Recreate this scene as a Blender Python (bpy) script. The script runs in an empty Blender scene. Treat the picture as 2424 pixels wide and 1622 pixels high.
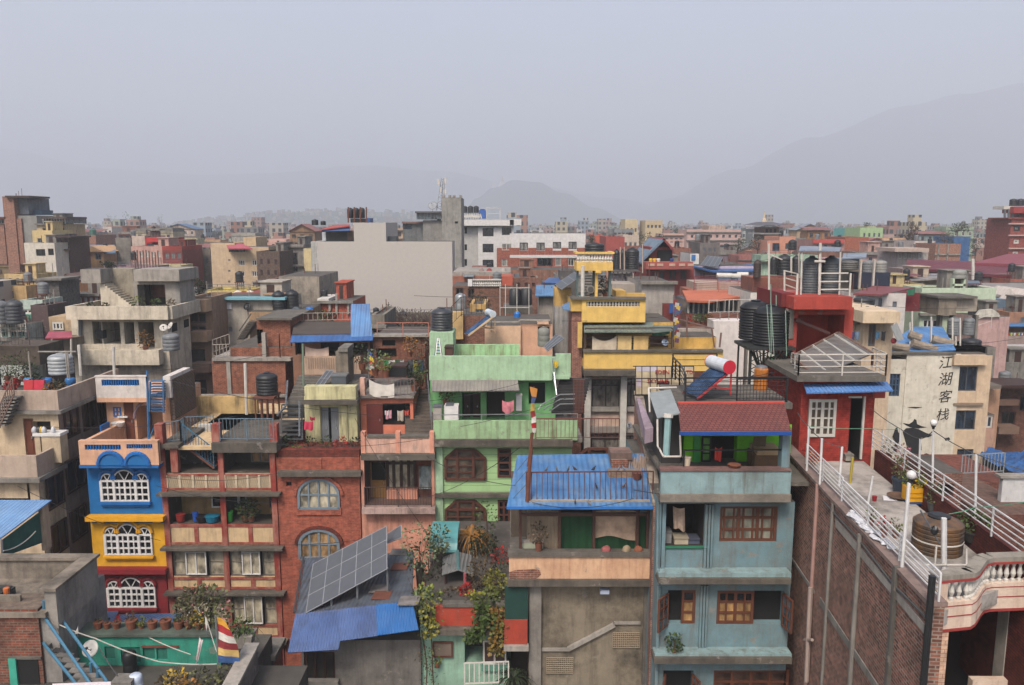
# Rooftops of a hazy valley city. Written in sections, joined and stripped of spare blanks to stay small.
import bpy,math,random
from mathutils import Vector,Matrix,noise
random.seed(7)
SC=bpy.context.scene
COL=SC.collection
RAD=math.radians
W0,H0,F0=2424.0,1622.0,1885.0
PITCH=RAD(8.55);EYE=24.0
cam_d=bpy.data.cameras.new('camera');cam=bpy.data.objects.new('camera',cam_d);COL.objects.link(cam)
cam.location=(0,0,EYE);cam.rotation_euler=(RAD(90)-PITCH,0,0)
cam_d.sensor_fit='HORIZONTAL';cam_d.sensor_width=36.0;cam_d.lens=36.0*F0/W0
cam_d.clip_start=0.2;cam_d.clip_end=20000
SC.camera=cam
SUN_EL,SUN_AZ=RAD(52),RAD(200)
world=bpy.data.worlds.new('World');SC.world=world;world.use_nodes=True
nt=world.node_tree;bg=nt.nodes['Background']
sky=nt.nodes.new('ShaderNodeTexSky');sky.sky_type='NISHITA';sky.sun_disc=False
sky.sun_elevation=SUN_EL;sky.sun_rotation=SUN_AZ
sky.air_density=1.0;sky.dust_density=4.0;sky.ozone_density=1.0
nt.links.new(sky.outputs[0],bg.inputs[0]);bg.inputs[1].default_value=0.1
sun_d=bpy.data.lights.new('sun','SUN');sun=bpy.data.objects.new('sun',sun_d);COL.objects.link(sun)
sun_d.energy=1.5;sun_d.angle=RAD(16);sun_d.color=(1.0,0.93,0.84)
sd=Vector((math.sin(SUN_AZ)*math.cos(SUN_EL),math.cos(SUN_AZ)*math.cos(SUN_EL),math.sin(SUN_EL)))
sun.rotation_euler=sd.to_track_quat('Z','Y').to_euler()
SC.view_settings.view_transform='Standard';SC.view_settings.look='None'
SC.view_settings.exposure=1.3;SC.view_settings.gamma=1.0;SC.view_settings.use_curve_mapping=False
SC.render.engine='CYCLES'
SC.cycles.max_bounces=6;SC.cycles.diffuse_bounces=1;SC.cycles.glossy_bounces=2
SC.cycles.transmission_bounces=2;SC.cycles.volume_bounces=4
SC.cycles.use_denoising=True
HAZE_DENSITY=0.0006;HAZE_TOP=1000
_REG={'v':(0,0,.9666),'a1':(0,440,3.868),'a2':(606,400,3.868),'a3':(1212,440,3.868),'a4':(1818,440,3.868),'b1':(0,780,3.548),'b2':(606,780,3.548),'b3':(1212,780,3.548),'b4':(1818,780,3.548),'c1':(0,1180,3.548),'c2':(606,1180,3.548),'c3':(1212,1180,3.548),'c4':(1818,1180,3.548),'d1':(1480,840,5.581),'d2':(980,720,5.581),'d3':(960,1220,3.9),'d4':(1740,560,6.534)}
_cur=[0,0,.9666]
def R(k):_cur[:]=_REG[k]
_ct,_st=math.cos(PITCH),math.sin(PITCH)
def _dir(px,py):
 u=(_cur[0]+px/_cur[2]-W0/2)/F0;v=(H0/2-_cur[1]-py/_cur[2])/F0
 return u,_ct+v*_st,-_st+v*_ct
def P(px,py,Y):
 u,dy,dz=_dir(px,py);t=Y/dy
 return Vector((u*t,Y,EYE+dz*t))
def G(px,py,z):
 u,dy,dz=_dir(px,py);t=(z-EYE)/dz
 return Vector((u*t,dy*t,z))
def Z(py,Y):return P(0,py,Y).z
def rc(a,Y):
 ym=(a[1]+a[3])/2
 return P(a[0],ym,Y).x,P(a[2],ym,Y).x,Z(a[3],Y),Z(a[1],Y)
def proj(p):
 x,y,z=p[0],p[1],p[2]-EYE
 d=y*_ct-z*_st;u=y*_st+z*_ct
 return(W0/2+F0*x/d,H0/2-F0*u/d)if d>.1 else None
class MB:
 def __init__(s):s.v=[];s.f=[];s.m=[];s.sm=False
 def face(s,pts,mi=0):
  b=len(s.v);s.v.extend(tuple(p)for p in pts);s.f.append(tuple(range(b,b+len(pts))));s.m.append(mi)
 def box(s,x0,x1,y0,y1,z0,z1,mi=0):
  b=len(s.v)
  s.v.extend([(x0,y0,z0),(x1,y0,z0),(x1,y1,z0),(x0,y1,z0),(x0,y0,z1),(x1,y0,z1),(x1,y1,z1),(x0,y1,z1)])
  for q in((0,3,2,1),(4,5,6,7),(0,1,5,4),(1,2,6,5),(2,3,7,6),(3,0,4,7)):
   s.f.append(tuple(b+i for i in q));s.m.append(mi)
  return s
 def hexa(s,lo,hi,mi=0):
  b=len(s.v);s.v.extend(tuple(p)for p in lo);s.v.extend(tuple(p)for p in hi)
  for q in((0,3,2,1),(4,5,6,7),(0,1,5,4),(1,2,6,5),(2,3,7,6),(3,0,4,7)):
   s.f.append(tuple(b+i for i in q));s.m.append(mi)
  return s
 def slab(s,pts,th,mi=0):
  p=[Vector(q)for q in pts];n=(p[1]-p[0]).cross(p[3]-p[0]).normalized()
  if n.z<0:n=-n
  return s.hexa([q-n*th for q in p],p,mi)
 def prism(s,pts,off,mi=0):
  n=len(pts);off=Vector(off);a=[Vector(p)for p in pts];b0=len(s.v)
  s.v.extend(tuple(p)for p in a);s.v.extend(tuple(p+off)for p in a)
  s.f.append(tuple(range(b0,b0+n)));s.m.append(mi)
  s.f.append(tuple(range(b0+2*n-1,b0+n-1,-1)));s.m.append(mi)
  for i in range(n):
   j=(i+1)%n;s.f.append((b0+j,b0+i,b0+n+i,b0+n+j));s.m.append(mi)
  return s
 def bar(s,p,q,r,n=4,mi=0,r2=None):
  p,q=Vector(p),Vector(q);d=q-p
  if d.length<1e-5:return s
  d.normalize();up=Vector((0,0,1))if abs(d.z)<.95 else Vector((0,1,0))
  a=d.cross(up).normalized();c=a.cross(d);b=len(s.v);r2=r if r2 is None else r2
  for pt,rr in((p,r),(q,r2)):
   for i in range(n):
    t=2*math.pi*(i+.5)/n;s.v.append(tuple(pt+a*(rr*math.cos(t))+c*(rr*math.sin(t))))
  for i in range(n):
   j=(i+1)%n;s.f.append((b+i,b+j,b+n+j,b+n+i));s.m.append(mi)
  s.f.append(tuple(b+i for i in range(n-1,-1,-1)));s.m.append(mi)
  s.f.append(tuple(b+n+i for i in range(n)));s.m.append(mi)
  return s
 def path(s,pts,r,n=5,mi=0):
  for a,b in zip(pts,pts[1:]):s.bar(a,b,r,n,mi)
  return s
 def lathe(s,c,prof,n=20,mi=0,ax='z'):
  b=len(s.v);c=Vector(c)
  for r,h in prof:
   for i in range(n):
    t=2*math.pi*i/n;k,l=r*math.cos(t),r*math.sin(t)
    o=(k,l,h)if ax=='z' else((h,k,l)if ax=='x' else(k,h,l))
    s.v.append(tuple(c+Vector(o)))
  for a in range(len(prof)-1):
   for i in range(n):
    j=(i+1)%n;s.f.append((b+a*n+i,b+a*n+j,b+(a+1)*n+j,b+(a+1)*n+i));s.m.append(mi)
  s.f.append(tuple(b+i for i in range(n-1,-1,-1)));s.m.append(mi)
  e=b+(len(prof)-1)*n;s.f.append(tuple(e+i for i in range(n)));s.m.append(mi)
  return s
 def blob(s,c,rx,ry,rz,n=8,m=6,mi=0,jit=0):
  prof=[];b=len(s.v);c=Vector(c)
  for a in range(m+1):
   ph=math.pi*a/m
   for i in range(n):
    t=2*math.pi*i/n;k=1+jit*(random.random()-.5)
    s.v.append((c.x+rx*k*math.sin(ph)*math.cos(t),c.y+ry*k*math.sin(ph)*math.sin(t),c.z-rz*k*math.cos(ph)))
  for a in range(m):
   for i in range(n):
    j=(i+1)%n;s.f.append((b+a*n+i,b+a*n+j,b+(a+1)*n+j,b+(a+1)*n+i));s.m.append(mi)
  return s
 def cloth(s,tl,tr,drop,sag=.1,wave=.05,nx=10,ny=6,mi=0,skew=0):
  tl,tr=Vector(tl),Vector(tr);d=tr-tl;nrm=Vector((-d.y,d.x,0))
  nrm=nrm.normalized()if nrm.length>1e-4 else Vector((0,1,0));b=len(s.v);ph=random.random()*6
  for j in range(ny+1):
   for i in range(nx+1):
    u,w=i/nx,j/ny
    p=tl+d*u+Vector((skew*w,0,-drop*w*(1+.08*math.sin(5*u+ph))-sag*4*u*(1-u)))
    s.v.append(tuple(p+nrm*(wave*w*math.sin(11*u+ph))))
  for j in range(ny):
   for i in range(nx):
    a=b+j*(nx+1)+i;s.f.append((a,a+nx+1,a+nx+2,a+1));s.m.append(mi)
  return s
 def holed(s,x0,x1,z0,z1,y,holes,mi=0):
  xs=sorted({x0,x1}|{min(max(h[k],x0),x1)for h in holes for k in(0,1)})
  zs=sorted({z0,z1}|{min(max(h[k],z0),z1)for h in holes for k in(2,3)})
  for a,b in zip(xs,xs[1:]):
   for c,d in zip(zs,zs[1:]):
    mx,mz=(a+b)/2,(c+d)/2
    if b-a<1e-6 or d-c<1e-6 or any(h[0]<mx<h[1]and h[2]<mz<h[3]for h in holes):continue
    s.face([(a,y,c),(b,y,c),(b,y,d),(a,y,d)],mi)
  for h in holes:
   a,b,c,d,e=h[:5];a,b,c,d=max(a,x0),min(b,x1),max(c,z0),min(d,z1);k=h[5]if len(h)>5 else None
   ri=mi if k is None or len(h)<7 else h[6]
   for q in(((a,y,c),(a,y+e,c),(a,y+e,d),(a,y,d)),((b,y,d),(b,y+e,d),(b,y+e,c),(b,y,c)),((a,y,d),(a,y+e,d),(b,y+e,d),(b,y,d)),((a,y,c),(b,y,c),(b,y+e,c),(a,y+e,c))):
    s.face(q,ri)
   s.face([(a,y+e,c),(b,y+e,c),(b,y+e,d),(a,y+e,d)],mi if k is None else k)
  return s
THINGS=[]
class Node:pass
class T:
 def __init__(s,name,label,cat,group=None,kind=None):
  s.name,s.label,s.cat,s.group,s.kind,s.parts,s.own=name,label,cat,group,kind,[],None
  s.extra=[];THINGS.append(s)
 def mesh(s,mb,mats):s.own=(mb,mats);return s
 def part(s,name,mb,mats,parent=None,label=None):
  n=Node();n.name,n.mb,n.mats,n.parent,n.label=name,mb,mats,parent,label;s.parts.append(n);return n
def _mk(name,mb,mats,base):
 me=bpy.data.meshes.new(name);bx,by,bz=base
 me.from_pydata([(v[0]-bx,v[1]-by,v[2]-bz)for v in mb.v],[],mb.f)
 if not isinstance(mats,(list,tuple)):mats=[mats]
 for m in mats:me.materials.append(m)
 if len(mats)>1:me.polygons.foreach_set('material_index',mb.m)
 if mb.sm:me.polygons.foreach_set('use_smooth',[True]*len(mb.f))
 me.update();o=bpy.data.objects.new(name,me);COL.objects.link(o);return o
def _props(o,t):
 if t.label:o['label']=t.label
 if t.cat:o['category']=t.cat
 if t.group:o['group']=t.group
 if t.kind:o['kind']=t.kind
def flush():
 for t in THINGS:
  vs=[v for mb in([t.own[0]]if t.own else[])+[n.mb for n in t.parts]for v in mb.v]
  if not vs:continue
  x0,x1=min(v[0]for v in vs),max(v[0]for v in vs);y0,y1=min(v[1]for v in vs),max(v[1]for v in vs)
  base=((x0+x1)/2,(y0+y1)/2,min(v[2]for v in vs))
  if t.own:o=_mk(t.name,t.own[0],t.own[1],base)
  else:o=bpy.data.objects.new(t.name,None);COL.objects.link(o);o.empty_display_size=.2
  o.location=base;_props(o,t);t.obj=o;t.base=base
  for n in t.parts:
   n.obj=_mk(n.name,n.mb,n.mats,base);n.obj.parent=n.parent.obj if n.parent else o
   if n.label:n.obj['label']=n.label
  for name,me,loc,scl,par in t.extra:
   q=bpy.data.objects.new(name,me);COL.objects.link(q);q.parent=par.obj if par else o
   q.location=Vector(loc)-Vector(base);q.scale=scl
def lin(c):c/=255.0;return c/12.92 if c<=.04045 else((c+.055)/1.055)**2.4
def rgb(c,k=.62):return(lin(c[0])*k,lin(c[1])*k,lin(c[2])*k,1)
_mc={}
def mat(key,build):
 if key not in _mc:
  m=bpy.data.materials.new(str(key)[:60]);m.use_nodes=True;_mc[key]=m
  n=m.node_tree;build(n,n.nodes['Principled BSDF'],n.nodes,n.links)
 return _mc[key]
def _noise(N,L,scale,vec=None,sc=(1,1,1),detail=4,rough=.6):
 if vec is None:
  g=N.new('ShaderNodeNewGeometry');vec=g.outputs['Position']
 mp=N.new('ShaderNodeMapping');mp.inputs['Scale'].default_value=sc;L.new(vec,mp.inputs['Vector'])
 t=N.new('ShaderNodeTexNoise');t.inputs['Scale'].default_value=scale;t.inputs['Detail'].default_value=detail
 t.inputs['Roughness'].default_value=rough;L.new(mp.outputs[0],t.inputs['Vector']);return t.outputs['Fac']
def _ramp(N,L,f,a,b,ca=0,cb=1):
 r=N.new('ShaderNodeMapRange');r.inputs[1].default_value=a;r.inputs[2].default_value=b
 r.inputs[3].default_value=ca;r.inputs[4].default_value=cb;L.new(f,r.inputs[0]);return r.outputs[0]
def _mix(N,L,f,a,b,mode='MIX'):
 m=N.new('ShaderNodeMix');m.data_type='RGBA';m.blend_type=mode
 if isinstance(f,(int,float)):m.inputs[0].default_value=f
 else:L.new(f,m.inputs[0])
 for i,q in((6,a),(7,b)):
  if isinstance(q,tuple):m.inputs[i].default_value=q
  else:L.new(q,m.inputs[i])
 return m.outputs[2]
def _bump(N,L,B,h,s,d=.02):
 b=N.new('ShaderNodeBump');b.inputs['Strength'].default_value=s;b.inputs['Distance'].default_value=d
 L.new(h,b.inputs['Height']);L.new(b.outputs[0],B.inputs['Normal'])
def _wallvec(N,L):
 g=N.new('ShaderNodeNewGeometry');s=N.new('ShaderNodeSeparateXYZ');L.new(g.outputs['Position'],s.inputs[0])
 a=N.new('ShaderNodeMath');a.operation='ADD';L.new(s.outputs[0],a.inputs[0]);L.new(s.outputs[1],a.inputs[1])
 c=N.new('ShaderNodeCombineXYZ');L.new(a.outputs[0],c.inputs[0]);L.new(s.outputs[2],c.inputs[1]);return c.outputs[0]
def paint(c,grime=.4,streak=.5,gc=(74,66,58),rough=.85,k=.62):
 """Painted plaster: blotches, rain streaks, fine grain."""
 def b(n,B,N,L):
  base=rgb(c,k);dk=rgb(gc,.8)
  f1=_ramp(N,L,_noise(N,L,.7,detail=9,rough=.72),.44,.68)
  m1=N.new('ShaderNodeMath');m1.operation='MULTIPLY';m1.inputs[1].default_value=min(.95,grime);L.new(f1,m1.inputs[0])
  col=_mix(N,L,m1.outputs[0],base,dk)
  f2=_ramp(N,L,_noise(N,L,3.4,sc=(1,1,.12),detail=7,rough=.7),.48,.74)
  m2=N.new('ShaderNodeMath');m2.operation='MULTIPLY';m2.inputs[1].default_value=min(.95,streak);L.new(f2,m2.inputs[0])
  col=_mix(N,L,m2.outputs[0],col,dk)
  f3=_ramp(N,L,_noise(N,L,1.7,detail=8,rough=.68),.615,.64,0,min(.7,streak*.9))
  col=_mix(N,L,f3,col,rgb((150,142,132),k))
  fv=_noise(N,L,2.3,detail=7,rough=.7)
  col=_mix(N,L,1.0,col,_mix(N,L,_ramp(N,L,fv,.3,.7),(.82,.82,.82,1),(1.1,1.1,1.1,1)),'MULTIPLY')
  L.new(col,B.inputs['Base Color']);B.inputs['Roughness'].default_value=rough
  B.inputs['Specular IOR Level'].default_value=.25
  _bump(N,L,B,_noise(N,L,18,detail=5),.35,.03)
 return mat(('paint',c,grime,streak,gc,rough,k),b)
def brick(c=(150,78,58),c2=(118,62,48),mortar=(150,138,126),grime=.35,w=.24,h=.075,mw=.012,k=.62):
 def b(n,B,N,L):
  t=N.new('ShaderNodeTexBrick');L.new(_wallvec(N,L),t.inputs['Vector'])
  t.inputs['Color1'].default_value=rgb(c,k);t.inputs['Color2'].default_value=rgb(c2,k);t.inputs['Mortar'].default_value=rgb(mortar,k)
  t.inputs['Scale'].default_value=1;t.inputs['Brick Width'].default_value=w;t.inputs['Row Height'].default_value=h
  t.inputs['Mortar Size'].default_value=mw;t.inputs['Bias'].default_value=0
  f=_ramp(N,L,_noise(N,L,.9,detail=7,rough=.7),.42,.72)
  m=N.new('ShaderNodeMath');m.operation='MULTIPLY';m.inputs[1].default_value=grime;L.new(f,m.inputs[0])
  col=_mix(N,L,m.outputs[0],t.outputs['Color'],rgb((70,60,54)))
  f2=_ramp(N,L,_noise(N,L,4.5,detail=4),.3,.7)
  col=_mix(N,L,1.0,col,_mix(N,L,f2,(.6,.6,.6,1),(1.3,1.25,1.2,1)),'MULTIPLY')
  L.new(col,B.inputs['Base Color']);B.inputs['Roughness'].default_value=.9;B.inputs['Specular IOR Level'].default_value=.2
  _bump(N,L,B,t.outputs['Fac'],-.5,.015)
 return mat(('brick',c,c2,mortar,grime,w,h,mw,k),b)
def concrete(c=(150,144,136),grime=.6,streak=.62,k=.62):return paint(c,grime,streak,(62,58,54),.92,k)
def plain(c,rough=.6,metal=0,k=.62,var=.15,spec=.4):
 def b(n,B,N,L):
  f=_ramp(N,L,_noise(N,L,3.0,detail=5),.3,.7,1-var,1+var)
  v=N.new('ShaderNodeCombineColor');[L.new(f,v.inputs[i])for i in range(3)]
  L.new(_mix(N,L,1.0,rgb(c,k),v.outputs[0],'MULTIPLY'),B.inputs['Base Color'])
  B.inputs['Roughness'].default_value=rough;B.inputs['Metallic'].default_value=metal;B.inputs['Specular IOR Level'].default_value=spec
 return mat(('plain',c,rough,metal,k,var,spec),b)
def corrugated(c,axis='x',pitch=.12,rust=.3,rough=.5,rc_=(96,66,50),k=.62):
 """Ridged metal sheet; axis is the direction across the ridges."""
 def b(n,B,N,L):
  g=N.new('ShaderNodeNewGeometry');w=N.new('ShaderNodeTexWave');w.wave_type='BANDS';w.bands_direction=axis.upper()
  w.inputs['Scale'].default_value=.314/pitch;L.new(g.outputs['Position'],w.inputs['Vector'])
  f=_ramp(N,L,_noise(N,L,1.3,detail=7,rough=.7),.45,.75)
  m=N.new('ShaderNodeMath');m.operation='MULTIPLY';m.inputs[1].default_value=rust;L.new(f,m.inputs[0])
  col=_mix(N,L,m.outputs[0],rgb(c,k),rgb(rc_,k))
  f2=_ramp(N,L,_noise(N,L,.8,detail=6,rough=.65),.3,.7)
  col=_mix(N,L,1.0,col,_mix(N,L,f2,(.66,.7,.76,1),(1.2,1.2,1.16,1)),'MULTIPLY')
  L.new(col,B.inputs['Base Color']);B.inputs['Roughness'].default_value=rough;B.inputs['Specular IOR Level'].default_value=.35
  _bump(N,L,B,w.outputs['Fac'],.9,.03)
 return mat(('corr',c,axis,pitch,rust,rough,rc_,k),b)
def tiles(c=(140,72,62),c2=(120,58,50),axis='x'):
 def b(n,B,N,L):
  t=N.new('ShaderNodeTexBrick');g=N.new('ShaderNodeNewGeometry');L.new(g.outputs['Position'],t.inputs['Vector'])
  t.inputs['Color1'].default_value=rgb(c);t.inputs['Color2'].default_value=rgb(c2);t.inputs['Mortar'].default_value=rgb((64,30,28))
  t.inputs['Scale'].default_value=1;t.inputs['Brick Width'].default_value=.16;t.inputs['Row Height'].default_value=.17
  t.inputs['Mortar Size'].default_value=.022;t.inputs['Mortar Smooth'].default_value=.6
  f=_ramp(N,L,_noise(N,L,1.1,detail=6,rough=.7),.55,.75,0,.5)
  L.new(_mix(N,L,f,t.outputs['Color'],rgb((78,60,52))),B.inputs['Base Color']);B.inputs['Roughness'].default_value=.8
  _bump(N,L,B,t.outputs['Fac'],-.8,.03)
 return mat(('tiles',c,c2),b)
def glass(c=(26,29,33),rough=.12):
 def b(n,B,N,L):
  f=_ramp(N,L,_noise(N,L,2.6,sc=(1,1,.5),detail=3),.35,.65,.35,1.9)
  v=N.new('ShaderNodeCombineColor');[L.new(f,v.inputs[i])for i in range(3)]
  L.new(_mix(N,L,1.0,rgb(c),v.outputs[0],'MULTIPLY'),B.inputs['Base Color']);B.inputs['Roughness'].default_value=rough
  B.inputs['Specular IOR Level'].default_value=.6
 return mat(('glass',c,rough),b)
def leafm(c,c2=None):
 c2=c2 or tuple(int(x*.55)for x in c)
 def b(n,B,N,L):
  g=N.new('ShaderNodeNewGeometry')
  L.new(_mix(N,L,g.outputs['Random Per Island'],rgb(c),rgb(c2)),B.inputs['Base Color']);B.inputs['Roughness'].default_value=.6
  B.inputs['Specular IOR Level'].default_value=.25
 return mat(('leaf',c,c2),b)
WHITE=plain((232,228,224),.6);OFFW=plain((214,208,198),.7);BLACKP=plain((34,35,38),.45);GREYP=plain((108,112,118),.5)
DARK=plain((22,21,20),.9);DARKR=plain((48,40,36),.9);STEEL=plain((178,180,182),.35,.6);RUST=plain((112,66,50),.8)  # DARK and DARKR: near-black colours standing for shade inside openings and recesses
BROWNW=plain((92,52,38),.6);DKWOOD=plain((62,38,30),.6);REDDOOR=plain((104,42,34),.6);GALV=plain((150,155,158),.4,.5)
BLUEP=plain((52,104,150),.55);PLBLUE=plain((36,104,178),.45);GREYD=plain((84,84,84),.7);WOODY=plain((150,118,84),.8)
GL=glass();GLB=glass((40,52,66));GLW=glass((120,118,112),.3);CURT=glass((168,158,136),.5);CURTY=glass((160,124,78),.5)
ROOFC=concrete((104,98,92),.8,.2);CONC=concrete();CONCD=concrete((118,112,104));CONCL=concrete((176,168,158),.4,.5);SLABC=concrete((112,104,94),1.0,.8)
PANELM=None
PROT=[]
def dlim(rect,Y,D):
 x_=abs((_cur[0]+(rect[0]+rect[2])/2/_cur[2])-1212);return max(min(2.6,D),min(D,Y*50/max(20,x_-50)))
def B(t,name,rect,Y0,Y1,m,parent=None,label=None,ground=False):
 if Y0>44:Y1=Y0+dlim(rect,Y0,Y1-Y0)
 x0,x1,z0,z1=rc(rect,Y0);mb=MB().box(x0,x1,Y0,Y1,0 if ground else z0,z1)
 return t.part(name,mb,m,parent,label)
def src(rect):s=_cur;return(s[0]+rect[0]/s[2],s[1]+rect[1]/s[2],s[0]+rect[2]/s[2],s[1]+rect[3]/s[2])
def body(t,rect,Y,D,m,holes=(),ground=True,name='wall',prot=True,top=None,label=None):
 """Wall block whose front spans the pixel rect; holes: (rect, depth, material behind, material of the reveal)."""
 x0,x1,z0,z1=rc(rect,Y);zb=0 if ground else z0
 if top is not None:z1=top
 mats=[m];hs=[]
 for h in holes:
  a,b,c,d=rc(h[0],Y);k=None;r=None
  if len(h)>2 and h[2]is not None:
   if h[2]not in mats:mats.append(h[2])
   k=mats.index(h[2])
  if len(h)>3:
   if h[3]not in mats:mats.append(h[3])
   r=mats.index(h[3])
  q=(a,b,c,d,h[1])+(()if k is None else(k,))+(()if r is None else(r,));hs.append(q)
 mb=MB();mb.holed(x0,x1,zb,z1,Y,hs)
 Y1=Y+D
 for q in(((x0,Y1,zb),(x0,Y,zb),(x0,Y,z1),(x0,Y1,z1)),((x1,Y,zb),(x1,Y1,zb),(x1,Y1,z1),(x1,Y,z1)),((x1,Y1,zb),(x0,Y1,zb),(x0,Y1,z1),(x1,Y1,z1)),((x0,Y,z1),(x1,Y,z1),(x1,Y1,z1),(x0,Y1,z1))):mb.face(q,0)
 if D>1.6:mats.append(ROOFC);mb.m[-1]=len(mats)-1
 if prot:PROT.append(src(rect)+(Y,))
 return t.part(name,mb,mats,None,label)
def win(t,rect,Y,nx=2,ny=1,fm=None,pm=None,fw=.06,inset=.06,sill=None,parent=None,name='window',transom=0,label=None,mb2=None):
 """Window: frame with bars as a part, its panes as a sub-part. Stands in a hole 0.2 m deep."""
 x0,x1,z0,z1=rc(rect,Y);return win3(t,x0,x1,z0,z1,Y,nx,ny,fm,pm,fw,inset,sill,parent,name,transom,label)
def win3(t,x0,x1,z0,z1,Y,nx=2,ny=1,fm=None,pm=None,fw=.06,inset=.06,sill=None,parent=None,name='window',transom=0,label=None):
 fm=fm or BROWNW;pm=pm or GL;y0=Y+inset;y1=y0+.07;mb=MB()
 mb.box(x0,x0+fw,y0,y1,z0,z1);mb.box(x1-fw,x1,y0,y1,z0,z1)
 mb.box(x0+fw,x1-fw,y0,y1,z0,z0+fw);mb.box(x0+fw,x1-fw,y0,y1,z1-fw,z1)
 bw=fw*.55
 for i in range(1,nx):
  x=x0+(x1-x0)*i/nx;mb.box(x-bw,x+bw,y0+.004,y1-.004,z0+fw,z1-fw)
 for j in range(1,ny):
  z=z0+(z1-z0)*j/ny;mb.box(x0+fw,x1-fw,y0+.01,y1-.01,z-bw*.8,z+bw*.8)
 if transom:z=z1-(z1-z0)*transom;mb.box(x0+fw,x1-fw,y0+.008,y1-.008,z-bw,z+bw)
 f=t.part(name,mb,fm,parent,label)
 g=MB();g.face([(x0+.01,y1-.02,z0+.01),(x1-.01,y1-.02,z0+.01),(x1-.01,y1-.02,z1-.01),(x0+.01,y1-.02,z1-.01)])
 if parent is None:t.part('pane',g,pm,f)
 else:f.mb.v.extend([]);t.part('pane',g,pm,parent)
 if sill:s=MB().box(x0-.08,x1+.08,Y-.1,Y+.06,z0-.09,z0-.005);t.part('sill',s,sill,f if parent is None else parent)
 return f
def archwin(t,rect,Y,fm,pm,nx=3,seg=12,fw=.08,rise=None,trim=None,name='window'):
 """Window with a curved head, standing just proud of the wall."""
 x0,x1,z0,z1=rc(rect,Y);w=(x1-x0)/2;rise=rise or w*.6;zc=z1-rise;cx=(x0+x1)/2
 arc=[(cx+w*math.cos(math.pi*i/seg),zc+rise*math.sin(math.pi*i/seg))for i in range(seg+1)]
 poly=[(x0,z0),(x1,z0)]+arc
 g=MB();g.prism([(x,Y-.01,z)for x,z in poly],(0,.04,0))
 mb=MB();ring=[(x0,z0),(x1,z0)]+arc+[(x0,z0)]
 mb.path([(x,Y-.04,z)for x,z in ring],fw,4)
 for i in range(1,nx):
  x=x0+(x1-x0)*i/nx;zt=zc+rise*math.sqrt(max(0,1-((x-cx)/w)**2));mb.box(x-fw*.5,x+fw*.5,Y-.06,Y-.012,z0,zt)
 mb.box(x0,x1,Y-.055,Y-.013,zc-fw*.5,zc+fw*.5)
 f=t.part(name,mb,fm);t.part('pane',g,pm,f)
 if trim:
  k=1.18;tr=MB();tr.path([(cx+(x-cx)*k,Y-.05,zc+(z-zc)*k)for x,z in arc],.1,4);t.part('arch_moulding',tr,trim,f)
 return f
def door(t,rect,Y,m,inset=.05,handle=True,name='door',boards=0,label=None):
 x0,x1,z0,z1=rc(rect,Y);mb=MB().box(x0,x1,Y+inset,Y+inset+.05,z0,z1)
 for i in range(boards):
  x=x0+(x1-x0)*(i+.5)/boards;mb.box(x-.02,x+.02,Y+inset-.015,Y+inset,z0+.05,z1-.05)
 if not boards:
  for a,b in((.06,.46),(.54,.95)):mb.box(x0+.12*(x1-x0),x1-.12*(x1-x0),Y+inset-.02,Y+inset,z0+(z1-z0)*a,z0+(z1-z0)*b)
 d=t.part(name,mb,m,None,label)
 if handle:t.part('handle',MB().box(x1-.14,x1-.1,Y+inset-.06,Y+inset-.01,z0+(z1-z0)*.45,z0+(z1-z0)*.52),STEEL,d)
 return d
def rail(t,pts,h,m,bars='v',step=.14,r=.018,posts=1.5,name='railing',nh=3,pr=.03,label=None,top=True):
 mb=MB();up=Vector((0,0,h));pts=[Vector(p)for p in pts]
 for a,b in zip(pts,pts[1:]):
  L_=(b-a).length;n=max(1,round(L_/posts))
  for i in range(n+1):q=a+(b-a)*i/n;mb.bar(q,q+up,pr,4)
  if top:mb.bar(a+up,b+up,pr*.9,4)
  if bars=='v':
   mb.bar(a+up*.1,b+up*.1,r,4);k=max(2,int(L_/step))
   for i in range(1,k):q=a+(b-a)*i/k;mb.bar(q+up*.1,q+up,r*.8,4)
  else:
   for j in range(1,nh+1):mb.bar(a+up*j/(nh+1),b+up*j/(nh+1),r,4)
 if t is None:return mb
 return t.part(name,mb,m,None,label)
def balus(t,x0,x1,y,z0,z1,n,m,name='balustrade',parent=None,r=.06):
 mb=MB();h=z1-z0
 for i in range(n):
  x=x0+(x1-x0)*(i+.5)/n
  mb.lathe((x,y,z0),[(r,0),(r,h*.08),(r*.45,h*.14),(r*1.0,h*.38),(r*.5,h*.72),(r*.9,h*.9),(r,h)],8)
 return t.part(name,mb,m,parent)
def slots(t,rect,Y,n,m,name='balustrade'):
 """Narrow vertical slats across a slot in a parapet."""
 x0,x1,z0,z1=rc(rect,Y);mb=MB();w=(x1-x0)/n
 for i in range(n+1):x=x0+i*w;mb.box(x-w*.22,x+w*.22,Y+.02,Y+.09,z0,z1)
 return t.part(name,mb,m)
def arcs(t,cx,zc,rx,rz,y,r,m,name='arch_moulding',a0=0,a1=180,n=14,fill=None):
 mb=MB();q=[(cx+rx*math.cos(RAD(a0+(a1-a0)*i/n)),y,zc+rz*math.sin(RAD(a0+(a1-a0)*i/n)))for i in range(n+1)]
 mb.path(q,r,6)
 if fill is not None:mb.prism([(p[0],y-.02,p[2])for p in q],(0,.06,0),1);m=[m,fill]
 return t.part(name,mb,m)
TANKB=plain((40,41,44),.5,var=.25);TANKG=plain((122,124,126),.55,var=.25);TANKS=plain((176,180,182),.5,.15)
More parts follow.
